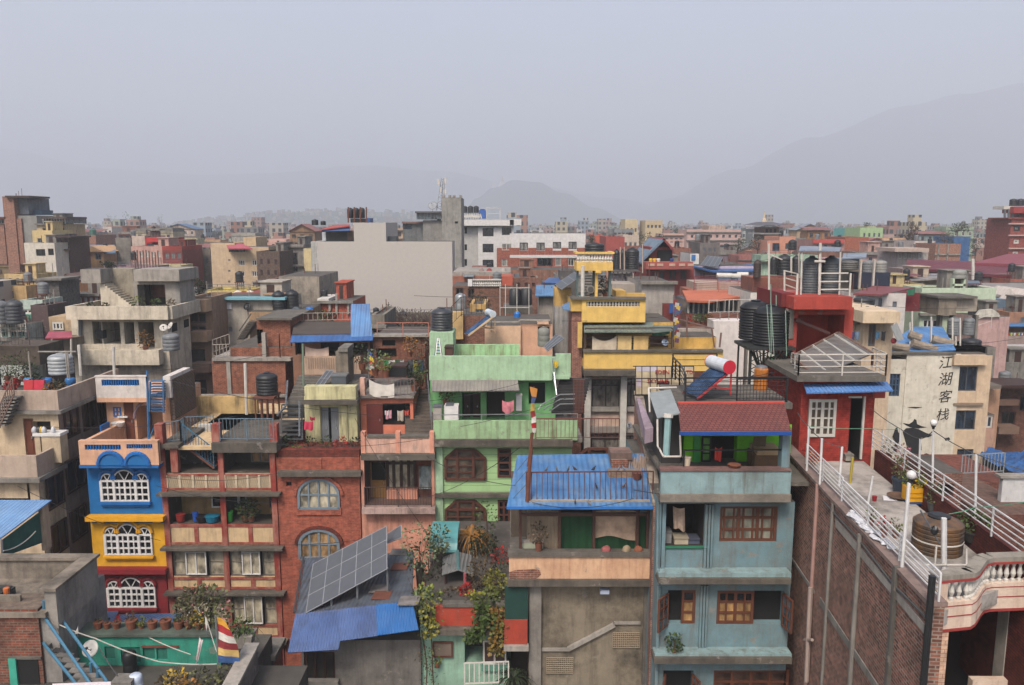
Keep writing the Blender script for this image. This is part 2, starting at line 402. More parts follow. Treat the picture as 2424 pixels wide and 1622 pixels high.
def tank(label,base,r,h,m=None,group='water tanks on the roofs',ribs=7,legs=0,stand=None):
 """Ribbed plastic water tank with a domed shoulder and a lid; legs > 0 gives it a stand of its own."""
 m=m or TANKB;t=T('water_tank',label,'water tank',group);b=Vector(base)+Vector((0,0,legs));pr=[]
 hh=h*.84
 for i in range(ribs):
  z0=hh*i/ribs;z1=hh*(i+1)/ribs;d=(z1-z0)
  pr+=[(r*.95,z0+d*.02),(r,z0+d*.2),(r,z0+d*.75),(r*.95,z0+d*.95)]
 pr+=[(r*.92,hh+.02),(r*.7,h*.93),(r*.34,h*.97)]
 mb=MB();mb.sm=True;mb.lathe(b,pr,22);t.part('tank_body',mb,m)
 t.part('lid',MB().lathe(b+Vector((0,0,h*.96)),[(r*.3,0),(r*.32,h*.035),(r*.2,h*.05)],14),m)
 if legs:
  s=MB();k=r*.75
  for a,c in((-1,-1),(1,-1),(1,1),(-1,1)):s.bar((b.x+a*k,b.y+c*k,b.z-legs),(b.x+a*k,b.y+c*k,b.z-.06),.035,4)
  s.box(b.x-r,b.x+r,b.y-r,b.y+r,b.z-.06,b.z-.002)
  for z in(.35,.7):
   zz=b.z-legs*z;s.bar((b.x-k,b.y-k,zz),(b.x+k,b.y-k,zz),.02,4);s.bar((b.x-k,b.y+k,zz),(b.x+k,b.y+k,zz),.02,4)
  t.part('stand',s,stand or RUST)
 return t
def tankpx(label,rect,Y,m=None,ribs=6,group='water tanks on the roofs'):
 x0,x1,z0,z1=rc(rect,Y);return tank(label,((x0+x1)/2,Y,z0),(x1-x0)/2,z1-z0,m,group,ribs)
def leaves(mb,c,rx,ry,rz,n,size,mi=0,droop=.3,hollow=.35):
 if rx<1.2:n=int(n*1.8);size*=.72
 c=Vector(c)
 for _ in range(n):
  while True:
   p=Vector((random.uniform(-1,1),random.uniform(-1,1),random.uniform(-1,1)))
   if hollow<p.length<1:break
  q=c+Vector((p.x*rx,p.y*ry,p.z*rz));s=size*random.uniform(.4,1.55)
  d=(p+Vector((random.uniform(-.6,.6),random.uniform(-.6,.6),random.uniform(-.3,.8)-droop))).normalized()
  w=d.cross(Vector((random.uniform(-1,1),random.uniform(-1,1),random.uniform(-1,1)))).normalized()*s*.38
  e=q+d*s*.55;f=q+d*s;mb.face([q,e-w,f,e+w],mi)
def fronds(mb,c,L_,n,up=.7,w=.05,mi=0,spread=360,a0=0,segs=4):
 """Arching blades (palm, dracaena, grass)."""
 c=Vector(c)
 for i in range(n):
  a=RAD(a0+random.uniform(0,spread));l=L_*random.uniform(.7,1.1);u=up*random.uniform(.5,1.3);p=c.copy()
  side=Vector((-math.sin(a),math.cos(a),0));pr=None
  for s in range(segs+1):
   k=s/segs;q=c+Vector((math.cos(a)*l*k,math.sin(a)*l*k,l*(u*k-(u+.35)*k*k)))
   ww=side*(w*(1-k*.85))
   if pr:mb.face([pr[0],pr[1],q+ww,q-ww],mi)
   pr=(q-ww,q+ww)
POTM=plain((128,76,54),.85,var=.3);POTD=plain((70,62,56),.8)
LGREEN=leafm((88,108,48),(36,48,24));LDARK=leafm((54,68,40));LYEL=leafm((164,156,64),(66,76,30));LOLIVE=leafm((120,122,78),(60,62,42))
LRUST=leafm((176,120,52),(98,74,36));LBRN=leafm((110,92,66),(66,56,42));LPALE=leafm((140,158,116),(88,104,74));LYG=leafm((136,146,60),(48,62,26));LRED=leafm((186,40,36),(120,50,40))
STEM=plain((84,66,48),.9)
def pot(mb,b,r,h,mi=0):
 mb.lathe(b,[(r*.68,0),(r*.92,h*.85),(r,h*.86),(r,h),(r*.84,h),(r*.8,h*.9)],14,mi)
def plant(label,base,r=.18,h=.3,fr=.35,n=60,ls=.12,lm=None,pm=None,kind='bush',group='pot plants on the terraces',cat='pot plant',tall=1.0,flower=None):
 t=T('pot_plant',label,cat,group);b=Vector(base)
 mb=MB();pot(mb,b,r,h);t.part('pot',mb,pm or POTM);f=MB();mats=[lm or LGREEN]
 c=b+Vector((0,0,h+fr*tall*.8))
 if kind=='bush':leaves(f,c,fr,fr,fr*tall,n,ls)
 else:fronds(f,b+Vector((0,0,h)),fr*1.6,n,up=1.1*tall,w=ls*.3)
 if flower:mats.append(flower);leaves(f,c+Vector((0,0,fr*.3)),fr*.9,fr*.9,fr*.7,max(6,n//5),ls,1)
 t.part('foliage',f,mats)
 s=MB().bar(b+Vector((0,0,h*.8)),c,.02,5)
 for _ in range(4):s.bar(b+Vector((0,0,h*.8)),c+Vector((random.uniform(-.7,.7)*fr,random.uniform(-.7,.7)*fr,random.uniform(-.3,.7)*fr*tall)),.013,4,r2=.006)
 t.part('stem',s,STEM)
 return t
def laundry(label,p,q,drop,m,group='washing hung out to dry',sag=.05,name='hanging_cloth',cat='laundry',wave=.05,skew=0):
 drop*=.55 if p[1]>30 else .72;t=T(name,label,cat,group);mb=MB();mb.sm=True;mb.cloth(p,q,drop,sag,wave,skew=skew)
 v=[(x,y+.012,z)for x,y,z in mb.v];n=len(mb.v);mb.f+=[tuple(i+n for i in f[::-1])for f in mb.f];mb.m+=mb.m;mb.v+=v
 return t.mesh(mb,m)
def wire(label,pts,r,m,sag=.15,name='cable',cat='cable',group=None):
 mb=MB();pts=[Vector(p)for p in pts]
 for a,b in zip(pts,pts[1:]):
  q=[a+(b-a)*i/10-Vector((0,0,sag*4*(i/10)*(1-i/10)))for i in range(11)];mb.path(q,r,4)
 return T(name,label,cat,group).mesh(mb,m)
def dish(label,base,r=.4,az=200,m=None,group='satellite dishes'):
 t=T('satellite_dish',label,'satellite dish',group);b=Vector(base);c=b+Vector((0,0,r*1.3));d=Vector((math.sin(RAD(az)),math.cos(RAD(az)),.6)).normalized()
 mb=MB();mb.sm=True;mb.lathe((0,0,0),[(.02,-.25*r),(r*.5,-.18*r),(r,0),(r,.02),(r*.5,-.15*r),(.02,-.22*r)],18)
 M=d.to_track_quat('Z','Y').to_matrix();mb.v=[tuple(c+M@Vector(v))for v in mb.v];t.part('reflector',mb,m or GREYP)
 t.part('mast',MB().bar(b,c-d*r*.24,.03,6),GREYP);a=MB();a.bar(c-d*r*.2-Vector((0,0,r*.3)),c+d*r*.8,.012,4);a.blob(c+d*r*.8,.05,.05,.05);t.part('feed_arm',a,BLACKP)
 return t
def heater(label,foot,head,w,m_tank,m_frame,tank_r=.25,end=None,group='solar water heaters',tube=None):
 """Solar water heater: sloped collector from foot to head, tank lying across its top, frame behind."""
 t=T('solar_water_heater',label,'solar heater',group);f,h=Vector(foot),Vector(head);d=(h-f);sx=Vector((d.y,-d.x,0)).normalized()*w/2
 mb=MB();mb.slab([f-sx,f+sx,h+sx,h-sx],.05)
 t.part('collector',mb,tube or plain((62,84,112),.25,spec=.6));k=MB();nb=10
 for i in range(nb+1):o=sx*(2*i/nb-1);k.bar(f+o+Vector((0,0,.02)),h+o+Vector((0,0,.02)),.018,5)
 t.part('tube',k,glass((60,84,120),.15))
 c=h+Vector((0,0,tank_r*.7));ax=sx.normalized()*(w/2+.12);tb=MB();tb.sm=False;tb.bar(c-ax,c+ax,tank_r,20);t.part('tank',tb,m_tank)
 t.part('end_cap',MB().bar(c-ax*1.04,c-ax,tank_r*1.05,20),end or m_tank);t.part('end_cap',MB().bar(c+ax,c+ax*1.04,tank_r*1.05,20),end or m_tank)
 g=MB();back=h+Vector((d.x,d.y,0)).normalized()*.15
 for s in(-1,1):
  a=back+sx*s;g.bar((a.x,a.y,f.z),a,.04,4);q=f+sx*s;g.bar(q-Vector((0,0,.06)),h+sx*s-Vector((0,0,.1)),.045,4);m2=(q+h+sx*s)/2;g.bar((a.x,a.y,f.z+.2),m2-Vector((0,0,.08)),.035,4)
 t.part('frame',g,m_frame);return t
def panel_mat():return plain((92,95,100),.45,spec=.35,var=.08)
def solar_array(label,bl,br,tr,tl,nx,ny,group=None,posts=(),framem=None):
 t=T('solar_panel_array',label,'solar panels',group);bl,br,tr,tl=map(Vector,(bl,br,tr,tl))
 def pt(u,v):return(bl*(1-u)+br*u)*(1-v)+(tl*(1-u)+tr*u)*v
 n=(br-bl).cross(tl-bl).normalized()
 for i in range(nx):
  for j in range(ny):
   e=.012;q=[pt((i+e*2)/nx,(j+e*2)/ny),pt((i+1-e*2)/nx,(j+e*2)/ny),pt((i+1-e*2)/nx,(j+1-e*2)/ny),pt((i+e*2)/nx,(j+1-e*2)/ny)]
   t.part('panel',MB().slab(q,.04),panel_mat())
 f=MB()
 for i in range(nx+1):f.bar(pt(i/nx,0),pt(i/nx,1),.019,4)
 for j in range(ny+1):f.bar(pt(0,j/ny),pt(1,j/ny),.019,4)
 t.part('frame',f,framem or plain((150,152,156),.5));g=MB()
 for u,v,zb in posts:q=pt(u,v)-n*.03;g.bar((q.x,q.y,zb),q,.04,5)
 if posts:t.part('post',g,GALV)
 return t
def flag(label,base,h,cols,w,hh,az=0,m_pole=None,group='flags on poles',droop=.6,strips=None):
 t=T('flag',label,'flag',group);b=Vector(base);t.part('pole',MB().bar(b,b+Vector((0,0,h)),.03,6),m_pole or GALV)
 mb=MB();n=len(cols);mats=cols;nx,ny=3,n*2;v0=len(mb.v);ca,sa=math.cos(RAD(az)),math.sin(RAD(az))
 for j in range(ny+1):
  for i in range(nx+1):
   u,k=i/nx,j/ny;x=u*w*(.35+.65*math.sin(min(1,k*1.2+.15)*1.5));mb.v.append((b.x+.03+x*ca,b.y+x*sa+.06*math.sin(4*u+5*k),b.z+h-.05-k*hh-u*droop*.3))
 for j in range(ny):
  for i in range(nx):a=j*(nx+1)+i;mb.f.append((a,a+nx+1,a+nx+2,a+1));mb.m.append(min(n-1,j//2))
 t.part('flag_cloth',mb,mats);return t
def text(body_,m,size,loc,rot,extr=.01,mesh_name='lettering',vert=False):
 """Lettering turned into mesh faces collected in a MB (placed in world space)."""
 cu=bpy.data.curves.new('lettering','FONT');cu.body=body_;cu.size=size;cu.extrude=extr;cu.shear=.25 if vert else 0;cu.align_x='CENTER';cu.align_y='CENTER';cu.resolution_u=2
 o=bpy.data.objects.new('lettering',cu);COL.objects.link(o);o.location=loc;o.rotation_euler=rot;bpy.context.view_layer.update()
 dg=bpy.context.evaluated_depsgraph_get();ev=o.evaluated_get(dg);me=ev.to_mesh();mb=MB();M=o.matrix_world
 mb.v=[tuple(M@v.co)for v in me.vertices];mb.f=[tuple(p.vertices)for p in me.polygons];mb.m=[0]*len(mb.f)
 ev.to_mesh_clear();bpy.data.objects.remove(o);bpy.data.curves.remove(cu);return mb
PEACH=paint((238,186,152),.15,.3);BLUEW=paint((28,118,186),.12,.15);YELW=paint((244,182,44),.12,.15);CRIM=paint((150,38,46),.2,.2)
WHTW=paint((232,222,214),.2,.35);BLTRIM=plain((30,110,184),.5);YLTRIM=plain((240,172,30),.6);CRTRIM=plain((140,34,42),.6)
def triwin(t,rect,Y,trim):
 """Three arched lights under one frame, white bars, hood moulding above."""
 x0,x1,z0,z1=rc(rect,Y);w=x1-x0;h=z1-z0;zs=z0+h*.66;L_=[]
 for a,b,r in((0,.27,.22),(.27,.73,.34),(.73,1,.22)):L_.append((x0+w*a,x0+w*b,h*r*(1.0 if r<.3 else 1.0)))
 fr=MB();pn=MB();md=MB();fw=.037
 for i,(a,b,r)in enumerate(L_):
  c=(a+b)/2;k=(b-a)/2;arc=[(c+k*math.cos(math.pi*q/10),zs+r*math.sin(math.pi*q/10))for q in range(11)]
  pn.prism([(a,Y-.012,z0),(b,Y-.012,z0)]+[(x,Y-.012,z)for x,z in arc],(0,.03,0))
  fr.path([(x,Y-.05,z)for x,z in arc],fw,4);fr.box(a-fw*1.7,a+fw*1.7,Y-.1,Y-.014,z0,zs);fr.box(b-fw,b+fw,Y-.097,Y-.014,z0,zs)
  fr.box(a+fw,b-fw,Y-.095,Y-.014,zs-fw*1.4,zs+fw);fr.box(a+fw,b-fw,Y-.095,Y-.014,z0,z0+fw*1.6)
  n=4 if i==1 else 2
  for q in range(1,n):x=a+(b-a)*q/n;ww=fw*(1.1 if(n==4 and q==2)else .75);fr.box(x-ww,x+ww,Y-.085,Y-.0145,z0+fw,zs)
  for q in range(1,3):z=z0+(zs-z0)*q/3;fr.box(a+fw,b-fw,Y-.08,Y-.015,z-fw*.9,z+fw*.9)
  for q in((-.5,.87),(.5,.87)):fr.bar((c,Y-.05,zs),(c+k*q[0],Y-.05,zs+r*q[1]),fw*.7,4)
  md.path([(c+(x-c)*1.16,Y-.06,zs+(z-zs)*1.2+.1)for x,z in arc],.075,6)
 f=t.part('window',fr,WHITE);t.part('pane',pn,GL,f)
 t.part('arch_moulding',md,trim,f);s=MB().box(x0-.1,x1+.1,Y-.2,Y-.002,z0-.13,z0-.02).box(x0,x1,Y-.12,Y-.002,z0-.24,z0-.132);t.part('sill',s,trim,f)
t=T('townhouse','narrow townhouse with blue, yellow and dark red storeys and white triple arched windows','house')
R('b1');zt=13.0;Y=36.0
body(t,(745,1140,1362,1625),Y,9,BLUEW,ground=False,name='blue_storey',label='bright blue storey')
R('c1')
body(t,(775,165,1388,610),Y+.01,9,YELW,ground=False,name='yellow_storey',label='yellow storey');body(t,(806,622,1405,960),Y+.02,9,CRIM,name='red_storey',label='dark red storey')
B(t,'cornice',(712,160,1368,196),Y-.45,Y,YLTRIM);B(t,'cornice',(758,600,1390,640),Y-.4,Y,CRTRIM)
for c in((815,190,870,212),(1282,186,1345,206)):B(t,'bracket',c,Y-.3,Y,YLTRIM)
triwin(t,(888,215,1275,470),Y,YLTRIM);triwin(t,(912,665,1305,910),Y,CRTRIM)
R('b1');triwin(t,(855,1180,1250,1440),Y,BLTRIM)
x0,x1,z0,z1=rc((665,945,1330,1140),35.4);mb=MB();holes=[]
for s in((712,968,1015,1012),(1062,964,1280,1002)):a,b,c,d=rc(s,35.4);holes.append((a,b,c,d,.2,1));slots(t,s,35.4,13 if s[0]<800 else 11,BLTRIM)
mb.holed(x0,x1,z0,z1,35.4,holes);mb.box(x0,x1,35.603,35.62,z0,z1);mb.box(x0,x1,35.39,35.65,z1,z1+.06);mb.box(x0,x0+.2,35.62,40,z0,z1-.05);mb.box(x0+.2,x1,35.62,40,z0,zt)
t.part('parapet',mb,[PEACH,glass((30,60,96),.6)])
for px,w in((925,105),(1147,98)):
 c=P(px,1143,35.3);r=P(px+w,1143,35.3).x-c.x;arcs(t,c.x,c.z,r,r*1.05,35.36,.1,BLTRIM,fill=BLUEW)
B(t,'cornice',(665,1138,1330,1165),35.4,36,BLTRIM)
for c in((775,1150,830,1178),(1270,1130,1300,1156)):B(t,'bracket',c,35.55,36,BLTRIM)
for px,py in((850,880),(905,825),(750,935)):q=P(px,py,37.2 if px<800 else 38);t.part('grille',MB().box(-19.96,-19.9,q.y-.5,q.y+.35,q.z-.22,q.z+.22),BLTRIM)
Yh=39.2
body(t,(900,575,1436,945),Yh,4,PEACH,[((1045,600,1130,935),.15),((1150,640,1372,935),1.6,PEACH)],ground=False,name='roof_hut',prot=False)
door(t,(1048,602,1128,930),Yh+.03,plain((110,58,40),.6));win(t,(945,655,1010,735),Yh-.1,2,2,BLTRIM,GLB)
win(t,(1185,710,1270,880),Yh+1.4,2,3,BLTRIM,GL)
x0,x1,z0,z1=rc((805,400,1228,575),38.7);mb=MB();a,b,c,d=rc((853,422,1168,472),38.7)
mb.holed(x0,x1,z0,z1,38.7,[(a,b,c,d,.15,1)]);mb.box(x0,x1,38.853,38.9,z0,z1);mb.box(x0-.03,x1+.03,38.68,38.92,z1,z1+.06);mb.box(x0,x1,38.69,43,z0-.22,z0,2)
t.part('roof_parapet',mb,[WHTW,glass((24,70,110),.6),PEACH]);slots(t,(853,422,1168,472),38.7,16,BLTRIM)
q=rc((1372,395,1434,575),38.7);t.part('roof_parapet',MB().box(q[0],q[1],38.7,41.2,q[2],q[3]),[WHTW])
q=P(1434,500,38.7);t.part('side_wall',MB().box(q.x-.15,q.x+.05,38.9,41.6,q.z-1.6,q.z+.45),brick((96,70,60),(80,60,54)))
mb=MB();a,b=P(1250,930,38.2),P(1236,345,38.9);c,d=P(1290,830,38.2),P(1370,400,38.9)
mb.bar(a,b,.06,5);mb.bar(P(1380,590,38.6),d,.06,5)
for k in range(12):w=k/11;l=P(1262,690-250*w,38.3);r_=P(1372,700-250*w,38.3);mb.box(l.x,r_.x,l.y,l.y+.28,l.z,l.z+.03)
mb.bar(P(1255,690,38.3),P(1262,440,38.3),.05,4);mb.bar(P(1375,700,38.3),P(1372,440,38.3),.05,4);mb.bar(a,c,.04,4)
t.part('roof_ladder',mb,BLUEP);arcs(t,P(1240,0,Yh).x,P(0,745,Yh).z,.95,.95,Yh-.05,.07,plain((140,120,130),.6),a0=90,a1=180)
tk=T('washbasin','white washbasin fixed outside the peach roof hut of the blue house','washbasin');q=P(990,800,Yh-.3);mb=MB();mb.lathe((q.x,q.y,q.z),[(.1,-.22),(.26,-.05),(.33,.12),(.3,.12),(.2,.02)],14);tk.part('basin',mb,WHITE);b=MB();b.bar((q.x,q.y,q.z-.2),(q.x,q.y,q.z-.95),.05,6);tk.part('pedestal',b,GREYP);tk.part('shelf',MB().box(q.x-.1,q.x+.4,q.y+.2,q.y+.29,q.z+.3,q.z+.38),WHITE)
TAUPE=paint((200,178,160),.25,.4);TAUPE_SHADE=paint((150,130,120),.3,.45);CREAMW=paint((220,196,164),.3,.5)
t=T('apartment_house','long taupe house with end terraces and dark side windows, left of the blue house','house');R('b1');X=-21.05
zA,zB,zC,zD=Z(510,36),Z(672,36),Z(1062,33.9),Z(1243,33.9)
def sidewin(px0,px1,pyt,pyb,nm='window'):
 def yat(px,py):u,dy,dz=_dir(px,py);return X*dy/u
 ya,yb=yat(px0,pyb),yat(px1,pyb);zt_,zb_=P(px0,pyt,ya).z,P(px0,pyb,ya).z
 f=MB();f.box(X+.003,X+.07,ya,yb,zt_-.1,zt_);f.box(X+.003,X+.07,ya,yb,zb_,zb_+.1)
 for y in(ya,(ya+yb)/2-.05,yb-.1):f.box(X+.003,X+.066,y,y+.1,zb_+.1,zt_-.1)
 w=t.part(nm,f,DKWOOD);t.part('pane',MB().box(X+.001,X+.02,ya+.05,yb-.05,zb_+.05,zt_-.05),glass((34,30,28),.2),w)
mb=MB();mb.holed(-31,X,0,zB,36,[(P(120,0,36).x,P(292,900,36).x,Z(1060,36),Z(748,36),.2,1),(P(272,800,36).x,P(425,800,36).x,Z(868,36),Z(772,36),.4,1)])
for q in(((X,36,0),(X,41.6,0),(X,41.6,zB),(X,36,zB)),((X,41.6,0),(-31,41.6,0),(-31,41.6,zB),(X,41.6,zB)),((-31,36,zB),(X,36,zB),(X,41.6,zB),(-31,41.6,zB))):mb.face(q,0)
mb.m[-1]=2
t.part('wall',mb,[CREAMW,DARKR,ROOFC]);PROT.append(src((0,510,545,1060))+(34,));PROT.append(src((0,1060,750,1560))+(34,))
t.part('side_wall',MB().box(X-.3,X+.001,36.01,41.5,0,zB-.02),TAUPE_SHADE)  # darker taupe copy paints the shade onto the side wall
door(t,(124,752,288,1055),36.05,plain((112,58,38),.6));s=MB()
t.part('parapet',MB().box(P(140,0,36).x-7,X+.15,35.85,36,zB,zA).box(X+.02,X+.15,36,41.6,zB,zA-.02),TAUPE)
t.part('ledge',MB().box(-31,X+.3,35.7,41.6,zB-.16,zB-.002),CONC)
t.part('parapet',MB().box(-31,X+.1,33.9,34.05,zD,zC).box(X-.02,X+.1,34.05,36,zD,zC-.02).box(-31,X-.02,34.05,36,zD,zD+.25),TAUPE)
t.part('ledge',MB().box(-31,X+.25,33.75,36,zD-.2,zD-.002),CONC)
mb=MB();mb.box(-31,X-.08,34.2,36,0,zD-.21);t.part('lower_wall',mb,CREAMW);win(t,(-90,1268,242,1440),34.14,3,2,plain((132,62,38),.5),GL,.1)
for a in((546,672,640,930),(700,815,560,860),(830,893,600,800)):sidewin(*a)
X+=.0
for a in((405,548,1250,1530),(565,725,1120,1390)):sidewin(*a)
R('c1')
for a in((440,580,240,500),(600,740,120,380)):sidewin(*a)
R('b1');t.part('pipe',MB().bar((X+.2,40.3,0),(X+.2,40.3,zB),.06,6),GREYP)
k=T('kitchen_counter','white counter with kettles beside the brown door on the left terrace','counter');q=rc((288,880,520,1000),35.3);k.part('counter_top',MB().box(q[0],q[1],35.2,35.9,q[3]-.08,q[3]+.05),WHITE);k.part('cabinet',MB().box(q[0]+.05,q[0]+.3,35.25,35.85,zD+.26,q[3]-.08).box(q[1]-.9,q[1]-.05,35.25,35.85,zD+.26,q[3]-.08),CREAMW)
for i,(px,c,r)in enumerate(((292,(190,190,192),.13),(330,(60,60,62),.11),(350,(210,170,60),.1),(372,(200,200,200),.12),(450,(220,220,224),.1))):
 q=P(px,880,35.4);m_=MB();m_.sm=True;m_.lathe((q.x,q.y,Z(882,35.3)+.05),[(r*.8,0),(r,.08),(r*.9,.2),(r*.5,.27),(.02,.3)],10)
 T('kettle',['shiny steel kettle at the door end of the white counter','dark small pot second along the white counter','yellow pot in the middle of the white counter','light grey pot right of the yellow pot','white jug alone on the right of the counter'][i],'kettle','kettles and pots on the counter').mesh(m_,plain(c,.3))
zt=zB+.12
tankpx('ribbed pale grey tank standing on the leafy terrace of the taupe house',(413,200,606,372),40,TANKS,5)
random.seed(3)
PL=[(60,330,42,.5,LGREEN,'broad green bush at the far end of the left terrace'),(130,320,41,.55,LDARK,'dark green bush next to the broad bush on the left terrace'),(200,300,42,.6,LGREEN,'tallest green shrub behind the red chairs on the left terrace'),(255,330,41,.4,LDARK,'dark shrub left of the pale grey tank'),(120,400,39,.3,LRED,'red flowering plant on the left terrace'),(60,425,38,.3,LRED,'pink red flowers at the left edge of the terrace'),(450,430,38,.25,LBRN,'dry brown plant below the pale grey tank'),(500,440,38,.25,LDARK,'small dark plant at the parapet below the tank'),(400,440,37.5,.2,LRUST,'orange leaved plant beside the parapet corner'),(530,455,37,.25,LBRN,'withered plant at the corner of the taupe parapet'),(310,400,39,.3,LDARK,'dark plant beside the blue drum')]
for px,py,y,r,lm,lab in PL:q=P(px,py,y);r*=.62 if lm is LRED else 1;plant(lab,(q.x,y,zt),r*.4,.3,r,110,.13,lm,tall=1.3,group='plants on the left terrace')
for i,(px,py,c,w,lab)in enumerate(((185,450,(190,40,46),.5,'red plastic chair at the left of the leafy terrace'),(265,450,(196,30,60),.55,'crimson plastic chair beside the red chair'))):
 q=P(px,py,37);c_=T('plastic_chair',lab,'chair','red chairs on the terrace');m_=plain(c,.5);z=zt+.4
 c_.part('seat',MB().box(q.x-w/2,q.x+w/2,37,37.5,z,z+.05),m_);c_.part('backrest',MB().hexa([(q.x-w/2,37.46,z+.05),(q.x+w/2,37.46,z+.05),(q.x+w/2,37.5,z+.05),(q.x-w/2,37.5,z+.05)],[(q.x-w/2,37.56,z+.55),(q.x+w/2,37.56,z+.55),(q.x+w/2,37.6,z+.55),(q.x-w/2,37.6,z+.55)]),m_)
 for a in(-1,1):
  for b in(37.04,37.46):c_.part('leg',MB().bar((q.x+a*w*.42,b,zt),(q.x+a*w*.42,b,z),.025,5),m_)
for px,py,c,lab in((395,375,(40,110,180),'blue plastic drum left of the pale grey tank'),(585,375,(50,110,170),'blue drum right of the pale grey tank'),(240,400,(60,120,170),'blue bucket behind the chairs')):
 q=P(px,py,39.5);m_=MB();m_.sm=True;m_.lathe((q.x,39.5,zt),[(.2,0),(.24,.1),(.24,.3),(.22,.32),(.24,.34),(.24,.62),(.2,.68)],14);T('drum',lab,'drum','blue drums on the left terrace').mesh(m_,plain(c,.4))
fr=T('steel_frame','pale pipe frame around the grey tank on the left terrace','frame');mb=MB()
for px in(320,625,640):q=P(px,400,40);mb.bar((q.x,39.4,zt),(q.x,39.4,Z(185,39.4)),.04,5)
mb.bar(P(320,187,39.4),P(640,187,39.4),.04,5);fr.mesh(mb,CONCL)
R('b1');pl=T('pole','white pipe standing on the parapet between the concrete house and the blue house','pole');pl.mesh(MB().bar(P(680,390,43),P(662,130,43),.08,6),OFFW)
pl=T('pole','white pipe rising from the white roof parapet of the blue house','pole');pl.mesh(MB().bar(P(962,400,39.5),P(950,145,39.5),.07,6),OFFW)
st=T('stairway','narrow stair with wooden rails climbing the left end of the taupe house','stairs');mb=MB()
for k in range(9):q=P(20+12*k,800-28*k,35.6);mb.box(q.x-.35,q.x+.3,35.3,35.8,q.z,q.z+.07)
st.part('step',mb,CONC);rail(st,[P(0,830,35.3),P(120,560,35.3)],.9,plain((120,96,86),.7),'v',.2,.03)
REDC=paint((150,58,48),.45,.5,(190,160,140));CRMP=paint((232,200,156),.25,.5);YCR=paint((226,188,122),.3,.4)
t=T('apartment_house','cream house with red concrete columns and open galleries, right of the blue house','house');Y=36.0;R('b1')
x0=P(1362,1300,Y).x;R('b2');x1=P(172,1300,Y).x;xm=(x0+x1)/2+.15
R('b1');zs=[Z(985,Y),Z(1365,Y)];R('c1');zs+=[Z(400,Y),Z(775,Y),Z(1180,Y),Z(1568,Y)]
D=9;mb=MB();hs=[]
R('b1');PROT.append(src((1345,960,2310,1568))+(Y,));R('c1');PROT.append(src((1385,0,2330,1568))+(Y,));R('b1')
cols=[(x0+.25,xm-.13),(xm+.13,x1-.25)]
def lev(zt_,zb_,f0,f1):return zb_+(zt_-zb_)*f0,zb_+(zt_-zb_)*f1
for i,(f0,f1,dep,k)in enumerate(((.42,.93,1.5,1),(.40,.95,1.4,2),(.34,.92,.2,3),(.3,.92,.2,3))):
 za,zb=lev(zs[i],zs[i+1],f0,f1)
 for c in cols:hs.append((c[0],c[1],za,zb,dep,k,4 if i<2 else 3))
mb.holed(x0,x1,0,zs[0],Y,hs,0)
for q in(((x0,Y+D,0),(x0,Y,0),(x0,Y,zs[0]),(x0,Y+D,zs[0])),((x1,Y,0),(x1,Y+D,0),(x1,Y+D,zs[0]),(x1,Y,zs[0])),((x0,Y,zs[0]),(x1,Y,zs[0]),(x1,Y+D,zs[0]),(x0,Y+D,zs[0]))):mb.face(q,0)
t.part('wall',mb,[CRMP,concrete((74,68,62)),paint((190,156,104),.4,.5),DARKR,concrete((92,82,72),.6,.5)])  # recess backs and reveals coloured dark to stand for the gallery shade
for i,z in enumerate(zs[:5]):
 if i:t.part('ledge',MB().box(x0-.12,x1+.25,Y-.45,Y+.02,z-.07,z+.04),SLABC)
mb=MB()
for c in(x0+.12,xm,x1-.12):t.part('column',MB().box(c-.13,c+.13,Y-.08,Y+.05,0,zs[0]+.25),REDC)
for i in range(4):
 za,zb=lev(zs[i],zs[i+1],.0,.4 if i<2 else .3)
 for c in cols:
  t.part('beam',MB().box(c[0],c[1],Y-.05,Y+.02,zb-.1,zb+.02),REDC);t.part('beam',MB().box(c[0],c[1],Y-.05,Y+.02,za+.1,za+.2),REDC)
  if i:t.part('post',MB().box((c[0]+c[1])/2-.1,(c[0]+c[1])/2+.1,Y-.045,Y+.02,za+.2,zb-.1),REDC)
LATT=plain((206,188,160),.8)
za,zb=lev(zs[0],zs[1],.1,.38)
for c in cols:
 n=7;mb=MB();w=(c[1]-c[0])/4
 for q in range(5):mb.box(c[0]+q*w-.05,c[0]+q*w+.05,Y-.07,Y-.002,za,zb)
 for q in range(26):
  x=c[0]+(c[1]-c[0])*q/26;mb.bar((x,Y-.03,za),(x+.18,Y-.03,zb),.013,4);mb.bar((x+.18,Y-.028,za),(x,Y-.028,zb),.013,4)
 t.part('lattice',mb,LATT)
for i in(2,3):
 za,zb=lev(zs[i],zs[i+1],.34 if i==2 else .3,.92)
 for j,c in enumerate(cols):
  w=c[1]-c[0];s=c[0]+w*(.28 if j==0 else .3)
  win3(t,s,s+w*.4,za+.12,zb-.03,Y-.2,2,1,WHITE,CURT,.05,.02)
  win3(t,c[0],s-.03,za,zb,Y,1,2,plain((150,140,130)),CURT,.04,.1);win3(t,s+w*.4+.03,c[1],za,zb,Y,1,2,plain((150,140,130)),CURT,.04,.1)
za,zb=lev(zs[1],zs[2],.42,.93);win3(t,cols[0][0]+1.5,cols[0][0]+2.9,za+.3,zb,Y+1.3,2,1,WHITE,GL,.06,0);win3(t,cols[1][0]+.05,cols[1][0]+.5,za+.3,zb,Y+1.3,1,1,WHITE,GL,.06,0);win3(t,cols[1][0]+1.6,cols[1][0]+2.8,za+.3,zb,Y+1.3,3,3,GREYP,GLB,.04,0)
za,zb=lev(zs[0],zs[1],.42,.93);win3(t,cols[1][0]+.8,cols[1][0]+2.1,za+.1,zb-.05,Y+1.4,3,2,GREYP,CURTY,.05,0)
R('b1');zr=zs[0]
